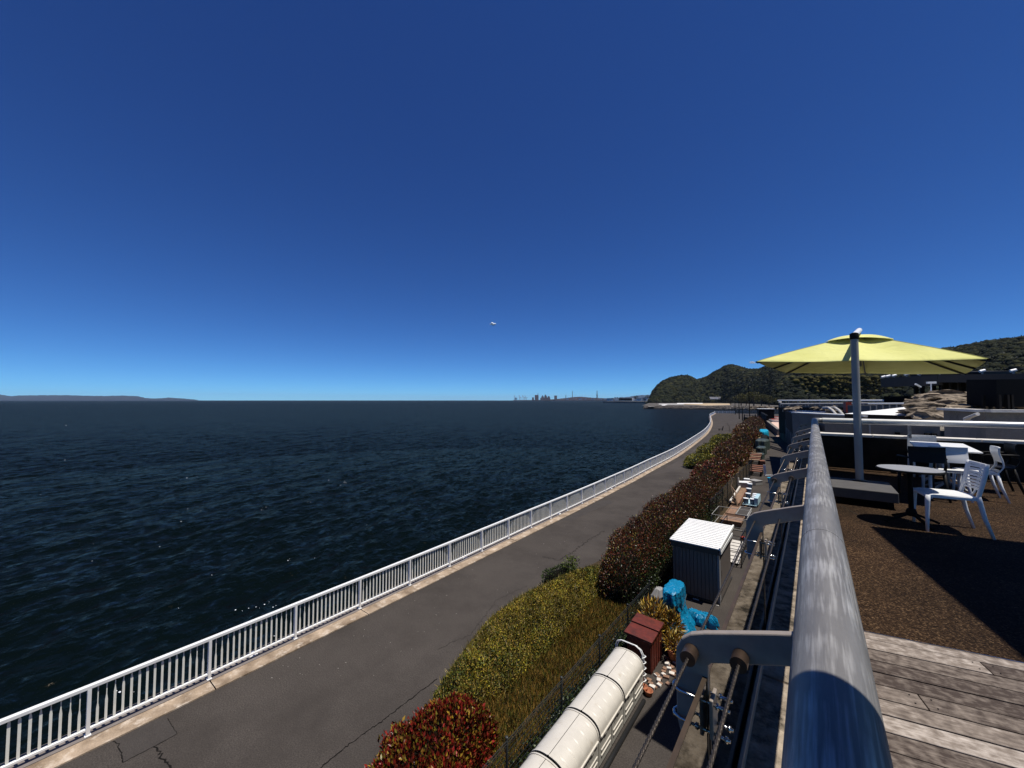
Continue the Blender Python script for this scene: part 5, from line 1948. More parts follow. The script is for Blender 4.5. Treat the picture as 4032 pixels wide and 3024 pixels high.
# ------------------------------------------------------------------ tables
def round_table(x, y):
    t = empty('round_table', (x, y, DECK), 'round grey table with dark rim and spread feet, nearest table to us', 'table')
    z = DECK + .70
    MB().lathe([(.315, 0), (.32, .006), (.32, .018), (.315, .022)], (x, y, z - .024), 48).build('tabletop_rim', M['black'], t)
    MB().lathe([(.308, 0), (.308, .0045)], (x, y, z - .002), 48).build('tabletop', M['table_grey'], t)
    MB().tube([(x, y, DECK + .14), (x, y, z - .02)], .026, 16).build('column', M['black'], t, smooth=True)
    MB().lathe([(.05, 0), (.055, .05), (.04, .09)], (x, y, DECK + .10), 16).build('hub', M['black'], t)
    for a in (.5, 2.07, 3.64, 5.21):
        MB().bar((x, y, DECK + .14), (x + .30 * math.cos(a), y + .30 * math.sin(a), DECK + .02), .035, .028).build('foot', M['black'], t, bevel=.005)


round_table(.955, 7.10)
qt = empty('long_table', (1.86, 10.6, DECK), 'long white table near the parapet, half in parasol shadow', 'table')
Z = DECK + .73
rot = -.08
MB().box((1.86, 10.6, Z - .012), (.74, 1.75, .024), rot).build('tabletop', M['plastic_white'], qt, bevel=.006)
for yy in (-.55, .55):
    bx, by = 1.86 - math.sin(rot) * yy, 10.6 + math.cos(rot) * yy
    MB().tube([(bx, by, DECK + .10), (bx, by, Z - .02)], .032, 14).build('column', M['grey_bin'], qt, smooth=True)
    for a in (.75, 2.35, 3.9, 5.5):
        MB().bar((bx, by, DECK + .16), (bx + .33 * math.cos(a), by + .33 * math.sin(a), DECK + .025), .04, .03).build('foot', M['grey_bin'], qt, bevel=.006)


# ------------------------------------------------------------------ chairs (front is +x)
def backprof(t):
    """x, z of the backrest's middle line, t 0..1 from seat to top"""
    return (-.205 - .035 * math.sin(t * 2.2) - .055 * t * t, .44 + .40 * t)


def seat_mesh(wd, dp0, dp1, z, th=.016):
    nu, nv = 14, 14
    vs, fs = [], []
    for s in (0, 1):
        for i in range(nu + 1):
            for j in range(nv + 1):
                u, v = i / nu, j / nv * 2 - 1
                x = dp0 + (dp1 - dp0) * u
                w = wd * (.97 if u < .1 else 1.0) * (1 - .06 * (1 - u))
                dip = -.014 * (1 - v * v) * math.sin(math.pi * min(1, u * 1.1))
                drop = -.028 * max(0, (u - .84) / .16) ** 2
                vs.append((x, v * w / 2, z + dip + drop - s * th))
    m1 = (nu + 1) * (nv + 1)
    for i in range(nu):
        for j in range(nv):
            a = i * (nv + 1) + j
            fs.append((a, a + nv + 1, a + nv + 2, a + 1))
            fs.append((m1 + a + 1, m1 + a + nv + 2, m1 + a + nv + 1, m1 + a))
    for i in range(nu):
        a = i * (nv + 1)
        fs.append((a, m1 + a, m1 + a + nv + 1, a + nv + 1))
        b = a + nv
        fs.append((b + nv + 1, m1 + b + nv + 1, m1 + b, b))
    for j in range(nv):
        fs.append((j + 1, m1 + j + 1, m1 + j, j))
        b = nu * (nv + 1) + j
        fs.append((b, m1 + b, m1 + b + 1, b + 1))
    return vs, fs


def slat_chair(m):
    t = empty('slat_chair', (0, 0, 0))
    smooth_by_angle(MB().add(*seat_mesh(.45, -.215, .225, .448)).build('seat', m, t, world=False), 50)
    for s in (-1, 1):
        MB().bar((-.20, s * .212, .428), (.20, s * .212, .425), .018, .034).build('seat_rail', m, t, world=False, bevel=.005)
        L = [(.205, s * .205, .435), (.213, s * .210, .36), (.222, s * .214, .18), (.228, s * .218, 0)]
        MB().tube(L, [.026, .025, .020, .016], 10).build('leg', m, t, world=False, smooth=True)
        L = [(-.205, s * .212, .46), (-.215, s * .214, .40), (-.245, s * .218, .22), (-.305, s * .226, 0)]
        MB().tube(L, [.022, .024, .021, .016], 10).build('leg', m, t, world=False, smooth=True)
        P_ = [(*backprof(q), s * (.205 + .012 * q)) for q in np.linspace(-.02, 1, 12)]
        MB().tube([(x, y, z) for x, z, y in P_], [.021] * 10 + [.019, .015], 10).build('back_stile', m, t, world=False, smooth=True)
    nsl = 9
    for k in range(nsl):
        q0 = .19 + .81 * k / nsl
        q1 = q0 + (.055 if k < nsl - 1 else .085)
        vs, fs = [], []
        cols = 13
        for i in range(cols):
            v_ = i / (cols - 1) * 2 - 1
            bowl = -.032 * (1 - v_ * v_)
            for (q, dx) in ((q0, .007), (q1, .007), (q1, -.007), (q0, -.007)):
                x, z = backprof(q)
                vs.append((x + bowl + dx, v_ * (.205 + .012 * q), z - .03 * (1 - v_ * v_) * (.25 if k == nsl - 1 else -.2)))
            if i:
                a = 4 * (i - 1)
                for s in range(4):
                    fs.append((a + s, a + (s + 1) % 4, a + 4 + (s + 1) % 4, a + 4 + s))
        smooth_by_angle(MB().add(vs, fs).build('slat', m, t, world=False), 50)
    P_ = [(backprof(q)[0] - .036 - (0 if q > .1 else -.02), 0, backprof(q)[1]) for q in np.linspace(.0, .95, 8)]
    MB().tube(P_, .011, 8).build('back_spine', m, t, world=False, smooth=True)
    return t


def shell_chair(m, arms=False):
    t = empty('shell_chair', (0, 0, 0))
    smooth_by_angle(MB().add(*seat_mesh(.44, -.19, .225, .445, .02)).build('seat', m, t, world=False), 50)
    # one bent sheet for the back, with a lumbar opening
    vs, fs = [], []
    cols, rows_ = 13, 14
    prof = []
    for q in np.linspace(0, 1, rows_):
        x = -.19 - .10 * math.sin(min(1, q * 1.6) * math.pi / 2) + .085 * math.sin(max(0, q - .25) / .75 * math.pi * .55) - .05 * max(0, q - .8)
        prof.append((x, .44 + .40 * q))
    for s in (1, -1):
        for i in range(cols):
            v_ = i / (cols - 1) * 2 - 1
            for (x, z) in prof:
                vs.append((x - .028 * (1 - v_ * v_) + s * .009, v_ * .215, z))
    m1 = cols * rows_
    for i in range(cols - 1):
        for j in range(rows_ - 1):
            if 1 <= j <= 4 and 1 <= i <= cols - 3:
                a = i * rows_ + j
                continue
            a = i * rows_ + j
            fs.append((a, a + rows_, a + rows_ + 1, a + 1))
            fs.append((m1 + a + 1, m1 + a + rows_ + 1, m1 + a + rows_, m1 + a))
    for j in range(rows_ - 1):
        fs.append((j, j + 1, m1 + j + 1, m1 + j))
        b = (cols - 1) * rows_ + j
        fs.append((b + 1, b, m1 + b, m1 + b + 1))
    for i in range(cols - 1):
        a = i * rows_ + rows_ - 1
        fs.append((a, a + rows_, m1 + a + rows_, m1 + a))
    smooth_by_angle(MB().add(vs, fs).build('backrest', m, t, world=False), 50)
    for s in (-1, 1):
        MB().tube([(.195, s * .20, .43), (.21, s * .206, .2), (.222, s * .212, 0)], [.024, .02, .015], 10).build('leg', m, t, world=False, smooth=True)
        MB().tube([(-.18, s * .20, .44), (-.22, s * .208, .22), (-.285, s * .218, 0)], [.024, .021, .015], 10).build('leg', m, t, world=False, smooth=True)
        MB().bar((-.19, s * .205, .425), (.19, s * .20, .422), .016, .03).build('seat_rail', m, t, world=False, bevel=.004)
        if arms:
            MB().tube([(.16, s * .215, .43), (.17, s * .235, .62), (.12, s * .24, .65), (-.15, s * .235, .66), (-.24, s * .21, .66)], .014, 8).build('arm', m, t, world=False, smooth=True)
    return t


def put(o, x, y, deg, label):
    o.location = (x, y, DECK)
    o.rotation_euler = (0, 0, math.radians(deg))
    return tag(o, label, 'chair', 'terrace chairs')


put(slat_chair(M['plastic_white']), 1.245, 7.05, 187, 'white slat-backed plastic chair nearest to us, at the round table')
sc = shell_chair(M['plastic_white'])
put(sc, 2.05, 9.62, 178, 'white chair seen from the side at the right end of the long table')
s2 = copy_tree(sc)
put(s2, 1.66, 9.36, 92, 'white chair with its back to us, pushed under the near end of the long table')
s3 = copy_tree(sc)
put(s3, 1.80, 11.62, -88, 'white chair behind the far end of the long table')
bc = shell_chair(M['plastic_black'], True)
put(bc, 1.36, 9.12, 100, 'black armchair between round table and long table')
b2 = copy_tree(bc)
put(b2, 2.42, 10.45, 182, 'black armchair behind the long table near the parapet')
# ------------------------------------------------------------------ beyond the parapet: roofs, pools and rockwork
def wallbox(name, pts, z0, z1, m, parent, t=.3):
    """upright wall through (x, y) points"""
    mb = MB()
    for a, b in zip(pts[:-1], pts[1:]):
        mb.bar((a[0], a[1], (z0 + z1) / 2), (b[0], b[1], (z0 + z1) / 2), t, z1 - z0)
    return mb.build(name, m, parent)


# lower roof terrace right behind the parapet
lower = struct(MB().boxz(-.30, 60, PARA_Y + .31, 44, 0, 5.2).build('lower_terrace', M['concrete']))
ledge = empty('gutter_ledge', (2, 13, 5.2), 'pale concrete wall just beyond the parapet with conduit brackets', 'wall')
MB().boxz(.25, 2.55, 14.6, 14.9, 5.2, 6.42).build('wall', M['concrete'], ledge)
for x in (.9, 1.22, 2.0):
    MB().boxz(x - .02, x + .02, 14.57, 14.6, 5.3, 6.40).build('pipe', M['grey_bin'], ledge)
for x in (1.75, 2.3, 2.42):
    MB().boxz(x - .04, x + .04, 14.4, 14.6, 5.9, 6.2).build('bracket', M['black'], ledge)


def rock_mesh(sx, sy, sz, seed):
    r = np.random.default_rng(seed)
    import bmesh
    bm = bmesh.new()
    bmesh.ops.create_icosphere(bm, subdivisions=2, radius=1)
    ph = r.uniform(0, 6.28, 6)
    for v in bm.verts:
        c = v.co
        k = 1 + .22 * math.sin(3.1 * c.x + ph[0]) * math.sin(2.7 * c.y + ph[1]) + .18 * math.sin(5.3 * c.z + ph[2] + c.x * 2) + r.normal(0, .09)
        f_ = (abs(c.x) ** 3 + abs(c.y) ** 3 + abs(c.z) ** 3) ** (-1 / 3)
        v.co = Vector((c.x * sx, c.y * sy, c.z * sz)) * k * (.5 + .5 * f_)
    me = bpy.data.meshes.new('boulder')
    bm.to_mesh(me)
    bm.free()
    me.materials.append(M['rock'])
    return me


rocks_src = [rock_mesh(.62, .5, .24, s) for s in range(4)] + [rock_mesh(.8, .6, .18, s + 10) for s in range(4)]


def rock_pile(name, boxpx, F0, F1, n_, label, seed, s=1.0):
    r = np.random.default_rng(seed)
    x0, y0, x1, y1 = boxpx
    c = at((x0 + x1) / 2, y1, (F0 + F1) / 2)
    root = empty(name, tuple(c), label, 'rocks')
    for i in range(n_):
        t = r.random()
        fy = (i + r.random()) / n_
        px = x0 + (x1 - x0) * t
        py = y1 + (y0 - y1) * fy
        F = F0 + (F1 - F0) * fy + r.normal(0, .25)
        p = at(px, py, F)
        o = bpy.data.objects.new('boulder', rocks_src[r.integers(len(rocks_src))])
        COL.objects.link(o)
        o.parent = root
        o.location = (p[0] - c[0], p[1] - c[1], p[2] - c[2])
        o.rotation_euler = (r.normal(0, .15), r.normal(0, .15), r.uniform(0, 6.28))
        k = s * r.uniform(.7, 1.25)
        o.scale = (k, k, k * r.uniform(.8, 1.2))
    return root


rock_pile('rockwork', (3650, 1556, 3850, 1640), 19, 23, 70, 'big layered tan rockwork in front of the dark pavilion', 1, 1.05)
rock_pile('rockwork', (3612, 1590, 3700, 1650), 18, 20, 26, 'dark overhanging end of the rockwork next to the white roof', 2, .9)
rock_pile('rockwork', (4000, 1556, 4090, 1592), 20, 23, 30, 'layered tan rockwork at the right edge of the picture', 3, .9)
rock_pile('rubble_heap', (3390, 1690, 3525, 1712), 12.2, 13.0, 12, 'pale rubble lying just behind the parapet coping', 4, .28)
rock_pile('rubble_heap', (3900, 1560, 3935, 1600), 21, 23, 8, 'small upright rocks inside the dark pavilion', 5, .5)
rock_pile('rubble_heap', (3090, 1602, 3145, 1614), 44, 46, 14, 'grey rope and stone heap on the roof beyond the lane wall', 6, .5)
rock_pile('rubble_heap', (3200, 1604, 3340, 1620), 42, 46, 26, 'low grey stone border behind the dark blue pool', 7, .6)

# concrete walls at the right behind the parapet
cw = empty('concrete_pool_wall', tuple(at(3880, 1735, 11.5)), 'big grey concrete wall with angled corner behind the parapet', 'wall')
A_, B_, C_ = at(3720, 1735, 14.2), at(3884, 1735, 11.6), at(4200, 1760, 11.2)
zt = at(3884, 1623, 11.6)[2]
for (p, q, nm) in ((A_, B_, 'shaded_face'), (B_, C_, 'lit_face')):
    MB().add([(p[0], p[1], 5.2), (q[0], q[1], 5.2), (q[0], q[1], zt), (p[0], p[1], zt), (p[0] + 1, p[1] + 2.5, 5.2), (q[0] + 1, q[1] + 2.5, 5.2), (q[0] + 1, q[1] + 2.5, zt), (p[0] + 1, p[1] + 2.5, zt)],
             [(0, 1, 2, 3), (3, 2, 6, 7), (1, 5, 6, 2), (4, 0, 3, 7), (5, 4, 7, 6)]).build(nm, M['concrete'], cw)
    MB().bar((p[0], p[1], zt + .04), (q[0], q[1], zt + .04), .35, .08).build('coping', M['concrete_light'], cw)
P_ = at(3800, 1660, 11.9)
lv = empty('spotlight', tuple(P_), 'pale slanting spotlight tube standing on the far handrail side of the concrete wall', 'lamp')
a, b = at(3800, 1650, 12.0), at(3850, 1630, 11.4)
MB().tube([a, b], .05, 10).build('tube', M['concrete_light'], lv)
MB().lathe([(.10, 0), (.10, .04), (.05, .06)], at(3812, 1660, 12.0), 12).build('base', M['white_paint'], lv)
MB().tube([at(3812, 1658, 12.0), at(3822, 1642, 11.8)], .03, 8).build('stem', M['concrete_light'], lv)

# sloping white roof
wr = empty('white_roof', tuple(at(3500, 1640, 20)), 'bright white sloping flat roof with dark edge beyond the parapet', 'roof')
p1, p2, p3, p4 = at(3326, 1629, 21), at(3690, 1640, 18), at(3690, 1592, 26), at(3640, 1594, 28)
MB().slab([p1, p2, p3, p4], .22).build('roof_sheet', M['white_roof'], wr)
MB().bar(np.array(p1) + np.array([0, -.15, -.17]), np.array(p2) + np.array([0, -.15, -.17]), .12, .34).build('fascia', M['concrete_dark'], wr)
MB().slab([p1 - np.array([0, 0, .5]), p2 - np.array([0, 0, .5]), p3 - np.array([0, 0, 1.1]), p4 - np.array([0, 0, 1.1])], 1.0).build('wall', M['concrete'], wr)

# dark pool, reflected sky painted into its blue top, ramp beside it
pool = empty('pool_tank', tuple(at(3170, 1645, 38)), 'dark box with deep blue flat top beyond the handrail corner', 'tank')
q = [at(3135, 1633, 34), at(3225, 1638, 31), at(3262, 1615, 44), at(3092, 1613, 48)]
zt = np.mean([p[2] for p in q])
q = [(p[0], p[1], zt) for p in q]
MB().slab(q, .10).build('cover', M['tank_pool'], pool)
MB().slab([(p[0] * .998, p[1] * .998, zt - .104) for p in q], 2.0).build('body', M['black'], pool)
rp_ = empty('rope_ramp', tuple(at(3270, 1635, 30)), 'grey ramp with thick rope handrail beside the blue-topped tank', 'ramp')
MB().slab([at(3250, 1637, 30), at(3292, 1637, 29), at(3268, 1612, 36), at(3250, 1614, 36)], .5).build('ramp_body', M['concrete_dark'], rp_)
for (dx, F) in ((0, 30), (26, 29)):
    MB().tube([at(3240 + dx, 1606, F + 5), at(3262 + dx, 1605, F + 4), at(3278 + dx, 1616, F + 2), at(3296 + dx, 1637, F)], .10, 8).build('rope_rail', M['rope'], rp_, smooth=True)
ld = empty('low_concrete_wall', tuple(at(3170, 1660, 22)), 'low grey concrete wall behind the handrail corner', 'wall')
a, b = at(3132, 1646, 26), at(3420, 1640, 20)
MB().bar((a[0], a[1], 5.2), (b[0], b[1], 5.2), .4, 2.0).build('wall', M['concrete'], ld)
MB().bar((a[0], a[1], 6.23), (b[0], b[1], 6.23), .5, .06).build('coping', M['white_roof'], ld)

# curved end wall with rounded rope-like edge, left of the tank
cwz = empty('curved_gable', (-2.4, 67, 0), 'curved concrete gable wall rising beyond the lane side brackets', 'wall')
GW = [(-.32, 44.2, 2.2), (-1.0, 53.5, 2.6), (-1.64, 60.4, 3.07), (-1.94, 63.4, 3.54), (-2.36, 67.6, 4.2), (-2.74, 71.4, 4.49), (-3.81, 79.4, 4.82), (-4.81, 86.9, 4.98), (-5.05, 88.6, 5.4), (-5.3, 90.5, 6.85)]
for (a, b) in zip(GW[:-1], GW[1:]):
    MB().add([(a[0], a[1], 0), (b[0], b[1], 0), b, a, (a[0] + .5, a[1] + .1, 0), (b[0] + .5, b[1] + .1, 0), (b[0] + .5, b[1] + .1, b[2]), (a[0] + .5, a[1] + .1, a[2])],
             [(1, 0, 3, 2), (2, 3, 7, 6), (4, 5, 6, 7), (5, 1, 2, 6), (0, 4, 7, 3)]).build('gable_section', M['concrete'], cwz)
    MB().tube([(a[0] + .2, a[1], a[2] + .05), (b[0] + .2, b[1], b[2] + .05)], .2, 8).build('edge_roll', M['rope'], cwz, smooth=True)
    n_ = max(1, int((b[1] - a[1]) / 2.4))
    for q in range(n_):
        t = (q + .5) / n_
        x, y, z = [a[i] + (b[i] - a[i]) * t for i in range(3)]
        MB().boxz(x - .12, x + .1, y - .25, y + .25, 0, z - .9).build('fin', M['concrete'], cwz)

# white pipe rails on the roofs
for k, (y0, y1, Fa, Fb, x0, x1, r, lb) in enumerate([(1577, 1577.5, 64, 40, 3063, 3490, .10, 'upper long white pipe rail on the far roof'), (1590, 1588, 60, 38, 3075, 3420, .07, 'lower grey pipe rail on the far roof'),
                                                    (1589.5, 1588.5, 30, 24, 3420, 3668, .06, 'short white pipe rail just above the white roof')]):
    r_ = empty('pipe_rail', tuple(at(x0, y0 + 20, Fa)), lb, 'railing', 'white roof railings')
    a, b = at(x0, y0, Fa), at(x1, y1, Fb)
    MB().tube([a, b], r, 8).build('rail', M['white_paint' if k != 1 else 'concrete_light'], r_)
    for t in np.linspace(0.03, .97, 9):
        p = a + (b - a) * t
        MB().tube([(p[0], p[1], p[2] - 1.2), tuple(p)], r * .6, 6).build('post', M['grey_bin'], r_)
fr = empty('far_roof_wall', tuple(at(3250, 1600, 66)), 'long dark roof wall with stepped ledges under the pipe rails', 'wall')
for (y0, y1, F0, m) in ((1585, 1596, 66, 'concrete'), (1599, 1603, 60, 'concrete'), (1604, 1612, 58, 'concrete_dark')):
    a, b = at(3072, y0, F0), at(3480, y0, F0 * .62)
    h = (y1 - y0) / FPX * F0
    MB().bar((a[0], a[1], a[2] - h / 2), (b[0], b[1], b[2] - h / 2), .5, h).build('ledge', M[m], fr)
a, b = at(3072, 1612, 66), at(3700, 1612, 36)
MB().bar((a[0], a[1], 4.0), (b[0], b[1], 4.0), .5, 5.0).build('wall', M['dark_building'], fr)
for k, (x, y, F) in enumerate([(3337, 1604, 40)]):
    p = at(x, y, F)
    tag(MB().box(p, (.5, .5, 1.1), .4).build('red_post', M['red_plastic']), 'small red post on the far roof left of the parasol pole', 'post')
cb = empty('grey_roof_block', tuple(at(3430, 1615, 34)), 'grey concrete block with dark corner behind the white roof', 'building')
a, b = at(3345, 1622, 36), at(3640, 1604, 32)
MB().bar((a[0], a[1], 5.6), (b[0], b[1], 5.6), 1.0, 2.0).build('wall', M['concrete'], cb)

# ------------------------------------------------------------------ dark pavilion with lamps on its roof
pv = empty('dark_pavilion', tuple(at(3800, 1600, 30)), 'dark open pavilion with flat roof behind the rockwork', 'building')
a, b, c_ = at(3475, 1490, 33), at(3700, 1476, 28), at(4250, 1467, 21)
for (p, q, t) in ((a, b, .75), (b, c_, .55)):
    MB().bar((p[0], p[1], p[2] - t / 2), (q[0], q[1], q[2] - t / 2), .3, t).build('fascia', M['grey_cladding'], pv)
MB().slab([a + np.array([.2, .3, 0]), b + np.array([.2, .3, 0]), c_ + np.array([.2, .3, 0]), c_ + np.array([3, 9, .1]), a + np.array([2, 9, .1])], .3).build('roof', M['concrete_dark'], pv)
for px, F in ((3580, 31), (3605, 31.5), (3650, 30), (3820, 27), (3860, 26), (3905, 25), (3950, 24), (3985, 23)):
    p = at(px, 1500, F)
    MB().box((p[0] + .6, p[1] + 1.6, 6.2), (.22, .22, 5.0), .3).build('column', M['dark_building'], pv)
a2, b2 = at(3700, 1500, 31), at(3870, 1500, 28)
MB().bar((a2[0], a2[1], 7.0), (b2[0], b2[1], 7.0), .2, 4.2).build('back_wall', M['dark_building'], pv)
for t in np.linspace(0.1, .9, 5):
    p = a2 + (b2 - a2) * t
    MB().box((p[0] - .1, p[1] - .15, 7.6), (.16, .12, 1.6), .5).build('mullion', M['grey_cladding'], pv)
a2, b2 = at(3862, 1535, 24), at(4200, 1535, 19)
MB().bar((a2[0], a2[1], a2[2]), (b2[0], b2[1], b2[2]), .2, 1.0).build('dark_panel', M['black'], pv)
MB().slab([at(3480, 1560, 40), at(4300, 1560, 30), at(4300, 1560, 44), at(3480, 1560, 52)], 8).build('core', M['black'], pv)
MB().bar(at(3864, 1545, 19.5), at(3988, 1548, 18), 1.2, 1.3).build('dark_block', M['black'], pv)
for px in (3872, 3900, 3935, 3968, 3984):
    p = at(px, 1590, 18.6 if px < 3930 else 18)
    MB().box((p[0], p[1], p[2]), (.10, .10, .85), .6).build('block_post', M['dark_building'], pv)
lampx = [(3478, 1489, 'leftmost'), (3497, 1486, 'second'), (3521, 1484, 'third'), (3570, 1480, 'fourth'), (3622, 1477, 'fifth'), (3700, 1472, 'sixth'), (3868, 1467, 'seventh'), (3990, 1466, 'eighth')]
for (x, y, nm) in lampx:
    F = np.interp(x, [3475, 3700, 4032], [33, 28, 24])
    p = at(x, y, F)
    r_ = empty('roof_spotlight', tuple(p), '%s small pale spotlight from the left on the pavilion roof edge' % nm, 'spotlight', 'spotlights on the pavilion roof')
    MB().tube([p + np.array([-.12, 0, .08]), p + np.array([.14, .1, .16])], .09, 10).build('head', M['white_paint'], r_)
    MB().box(p + np.array([0, 0, -.02]), (.08, .08, .22)).build('stand', M['grey_bin'], r_)
pb = empty('plant_room', tuple(at(3900, 1475, 32)), 'grey rooftop plant room behind the pavilion roof', 'building')
a, b = at(3808, 1459, 31), at(3945, 1458, 28)
MB().bar((a[0], a[1] + 1, a[2] - .6), (b[0], b[1] + 1, b[2] - .6), 2.0, 1.2).build('wall', M['grey_cladding'], pb)
p = at(3895, 1459, 29)
MB().tube([(p[0], p[1] + 1, p[2] - .2), (p[0], p[1] + 1, p[2] + .35)], .06, 8).build('vent', M['grey_cladding'], pb)
pb = empty('plant_room', tuple(at(3620, 1475, 36)), 'low grey rooftop plant room left of the other, below the parasol edge', 'building')
a, b = at(3630, 1468, 36), at(3790, 1462, 33)
MB().bar((a[0], a[1] + 1, a[2] - .6), (b[0], b[1] + 1, b[2] - .6), 2.0, 1.2).build('wall', M['grey_cladding'], pb)
# white frames inside the pavilion
wf_ = empty('white_frame', tuple(at(3665, 1560, 27)), 'thin white metal stand left of the rockwork', 'stand')
MB().tube([at(3666, 1507, 27), at(3666, 1548, 27)], .035, 8).build('post', M['white_paint'], wf_)
MB().bar(at(3650, 1507, 27), at(3684, 1506, 27), .12, .14).build('top_plate', M['white_paint'], wf_)
MB().bar(at(3660, 1543, 27), at(3690, 1543, 27), .06, .06).build('cross_bar', M['white_paint'], wf_)
tag(MB().bar(at(3604, 1512, 29), at(3626, 1524, 29), .10, .10).build('slanting_bar', M['white_paint']), 'slanting white bar in the dark pavilion', 'bar')

# salmon forecourt with red boats beyond the lane wall
fc = struct(link_mesh('forecourt', [tuple(p) for p in [un(3058, 1718, .02), un(3075, 1718, .02), un(3078, 1640, .02), un(3022, 1672, .02)]], [(0, 1, 2, 3)], M['salmon']))
for k, (x, y, s) in enumerate([(3062, 1662, 1), (3056, 1652, 1)]):
    p = un(x, y)
    r_ = empty('dinghy', (p[0], p[1], 0), ['red and white dinghy lying nearer on the salmon forecourt', 'red and white dinghy lying farther on the salmon forecourt'][k], 'boat', 'dinghies on the forecourt')
    vs, fs = tarp_body([(p[0], p[1], 1.6, .5, .05), (p[0], p[1], 2.2, .8, .7), (p[0], p[1], 2.3, .85, .85)], 50 + k, .02, 24)
    MB().add(vs, fs).build('hull', M['white_paint'], r_)
    MB().box((p[0], p[1], .95), (3.6, .9, .25), .1).build('cover', M['red_plastic'], r_)


# ------------------------------------------------------------------ wooded hills
SKY = [(2560, 1579), (2567, 1567), (2577, 1541), (2591, 1524), (2613, 1506), (2645, 1491), (2684, 1484), (2708, 1484), (2724, 1490), (2738, 1501), (2752, 1499), (2784, 1491), (2809, 1475), (2843, 1456),
       (2874, 1441), (2898, 1445), (2946, 1460), (2992, 1460), (3028, 1447), (3150, 1435), (3350, 1420), (3550, 1398), (3719, 1381), (3770, 1376), (3847, 1361), (3923, 1348), (4032, 1335), (4300, 1310), (4700, 1330)]
SX = np.array([p[0] for p in SKY], float)
SY = np.array([p[1] for p in SKY], float)


def ridge(px):
    F = np.interp(px, [2560, 2750, 2900, 3100, 3700, 4032, 4700], [1080, 1150, 1080, 800, 560, 520, 480])
    top = 7.05 + (1576 - np.interp(px, SX, SY)) / FPX * F - 4.0
    return F, top


gpx = np.concatenate([np.linspace(2540, 3100, 90, endpoint=False), np.linspace(3100, 4700, 90)])
gt = np.linspace(0, 1.6, 36)
V, keep = [], []
for px in gpx:
    F, top = ridge(px)
    F0 = F * .62 if px > 3050 else F * np.interp(px, [2540, 2850, 3050], [.90, .86, .66])
    d = _fw + _rt * (px - 2016) / FPX
    for t in gt:
        Fh = F0 + (F - F0) * t
        z = max(top, 1) * (max(0.0, math.sin(min(t, 1) * math.pi / 2)) ** .8 if t <= 1 else max(0.0, math.cos((t - 1) / .6 * math.pi / 2)) ** .7)
        p = d * Fh
        V.append((p[0], p[1], .3 + max(z, 0)))
V = np.array(V)
I = np.arange(len(V)).reshape(len(gpx), len(gt))
Fq = np.stack([I[:-1, :-1], I[1:, :-1], I[1:, 1:], I[:-1, 1:]], -1).reshape(-1, 4)
hm = mat('hill_ground', (0.020, 0.022, 0.010), 1.0, var=.4, vs_=.05, spec=0)
struct(np_mesh('wooded_hill', V, Fq, hm, smooth=True))


def blob(seed, sub=2):
    import bmesh
    r = np.random.default_rng(seed)
    bm = bmesh.new()
    bmesh.ops.create_icosphere(bm, subdivisions=sub, radius=1)
    ph = r.uniform(0, 6.28, 9)
    vs = []
    for v in bm.verts:
        c = v.co
        k = 1 + .16 * math.sin(4 * c.x + ph[0]) * math.sin(4 * c.y + ph[1]) + .14 * math.sin(6 * c.z + ph[2] + 3 * c.x) + r.normal(0, .08)
        vs.append((c.x * k, c.y * k, c.z * k * .85))
    fs = [[v.index for v in f_.verts] for f_ in bm.faces]
    bm.free()
    return np.array(vs), np.array(fs)


BL = [blob(s) for s in range(6)]


def forest(name, label, gen, seed, n_, pal, w, rad):
    r = np.random.default_rng(seed)
    VV, FF, CC = [], [], []
    off = 0
    for i in range(n_):
        p, s = gen(r)
        vs, fs = BL[r.integers(6)]
        a = r.uniform(0, 6.28)
        sc_ = s * rad * r.uniform(.65, 1.35)
        c, sn = math.cos(a), math.sin(a)
        x = vs[:, 0] * c - vs[:, 1] * sn
        y = vs[:, 0] * sn + vs[:, 1] * c
        VV.append(np.stack([x * sc_ + p[0], y * sc_ + p[1], vs[:, 2] * sc_ + p[2]], -1))
        FF.append(fs + off)
        off += len(vs)
        col = np.array(pal[r.choice(len(pal), p=np.array(w) / sum(w))]) * r.uniform(.65, 1.35)
        CC.append(np.tile(col, (len(fs), 1)) * r.uniform(.85, 1.15, (len(fs), 1)))
    o = np_mesh(name, np.concatenate(VV), np.concatenate(FF), M['forest'], None, fcol=np.concatenate(CC))
    return tag(o, label, 'forest', kind='stuff')


def gen_hill(r):
    px = r.uniform(2560, 4400) if r.random() < .55 else r.uniform(2560, 3100)
    F, top = ridge(px)
    F0 = F * .62 if px > 3050 else F * np.interp(px, [2540, 2850, 3050], [.90, .86, .66])
    t = r.uniform(-.02, 1.08)
    Fh = F0 + (F - F0) * t
    z = max(top, 1) * math.sin(min(max(t, 0), 1) * math.pi / 2) ** .8
    p = (_fw + _rt * (px - 2016) / FPX) * Fh
    return (p[0], p[1], z + 1.5 + r.uniform(-.5, 1.5)), F / 680


FP = [(0.015, 0.0175, 0.0075), (0.010, 0.013, 0.006), (0.024, 0.026, 0.009), (0.032, 0.030, 0.010), (0.007, 0.009, 0.005)]
forest('hill_forest', 'dense dark green forest covering the hills', gen_hill, 5, 8600, FP, [4, 4, 3, 1.2, 2], 3.9)


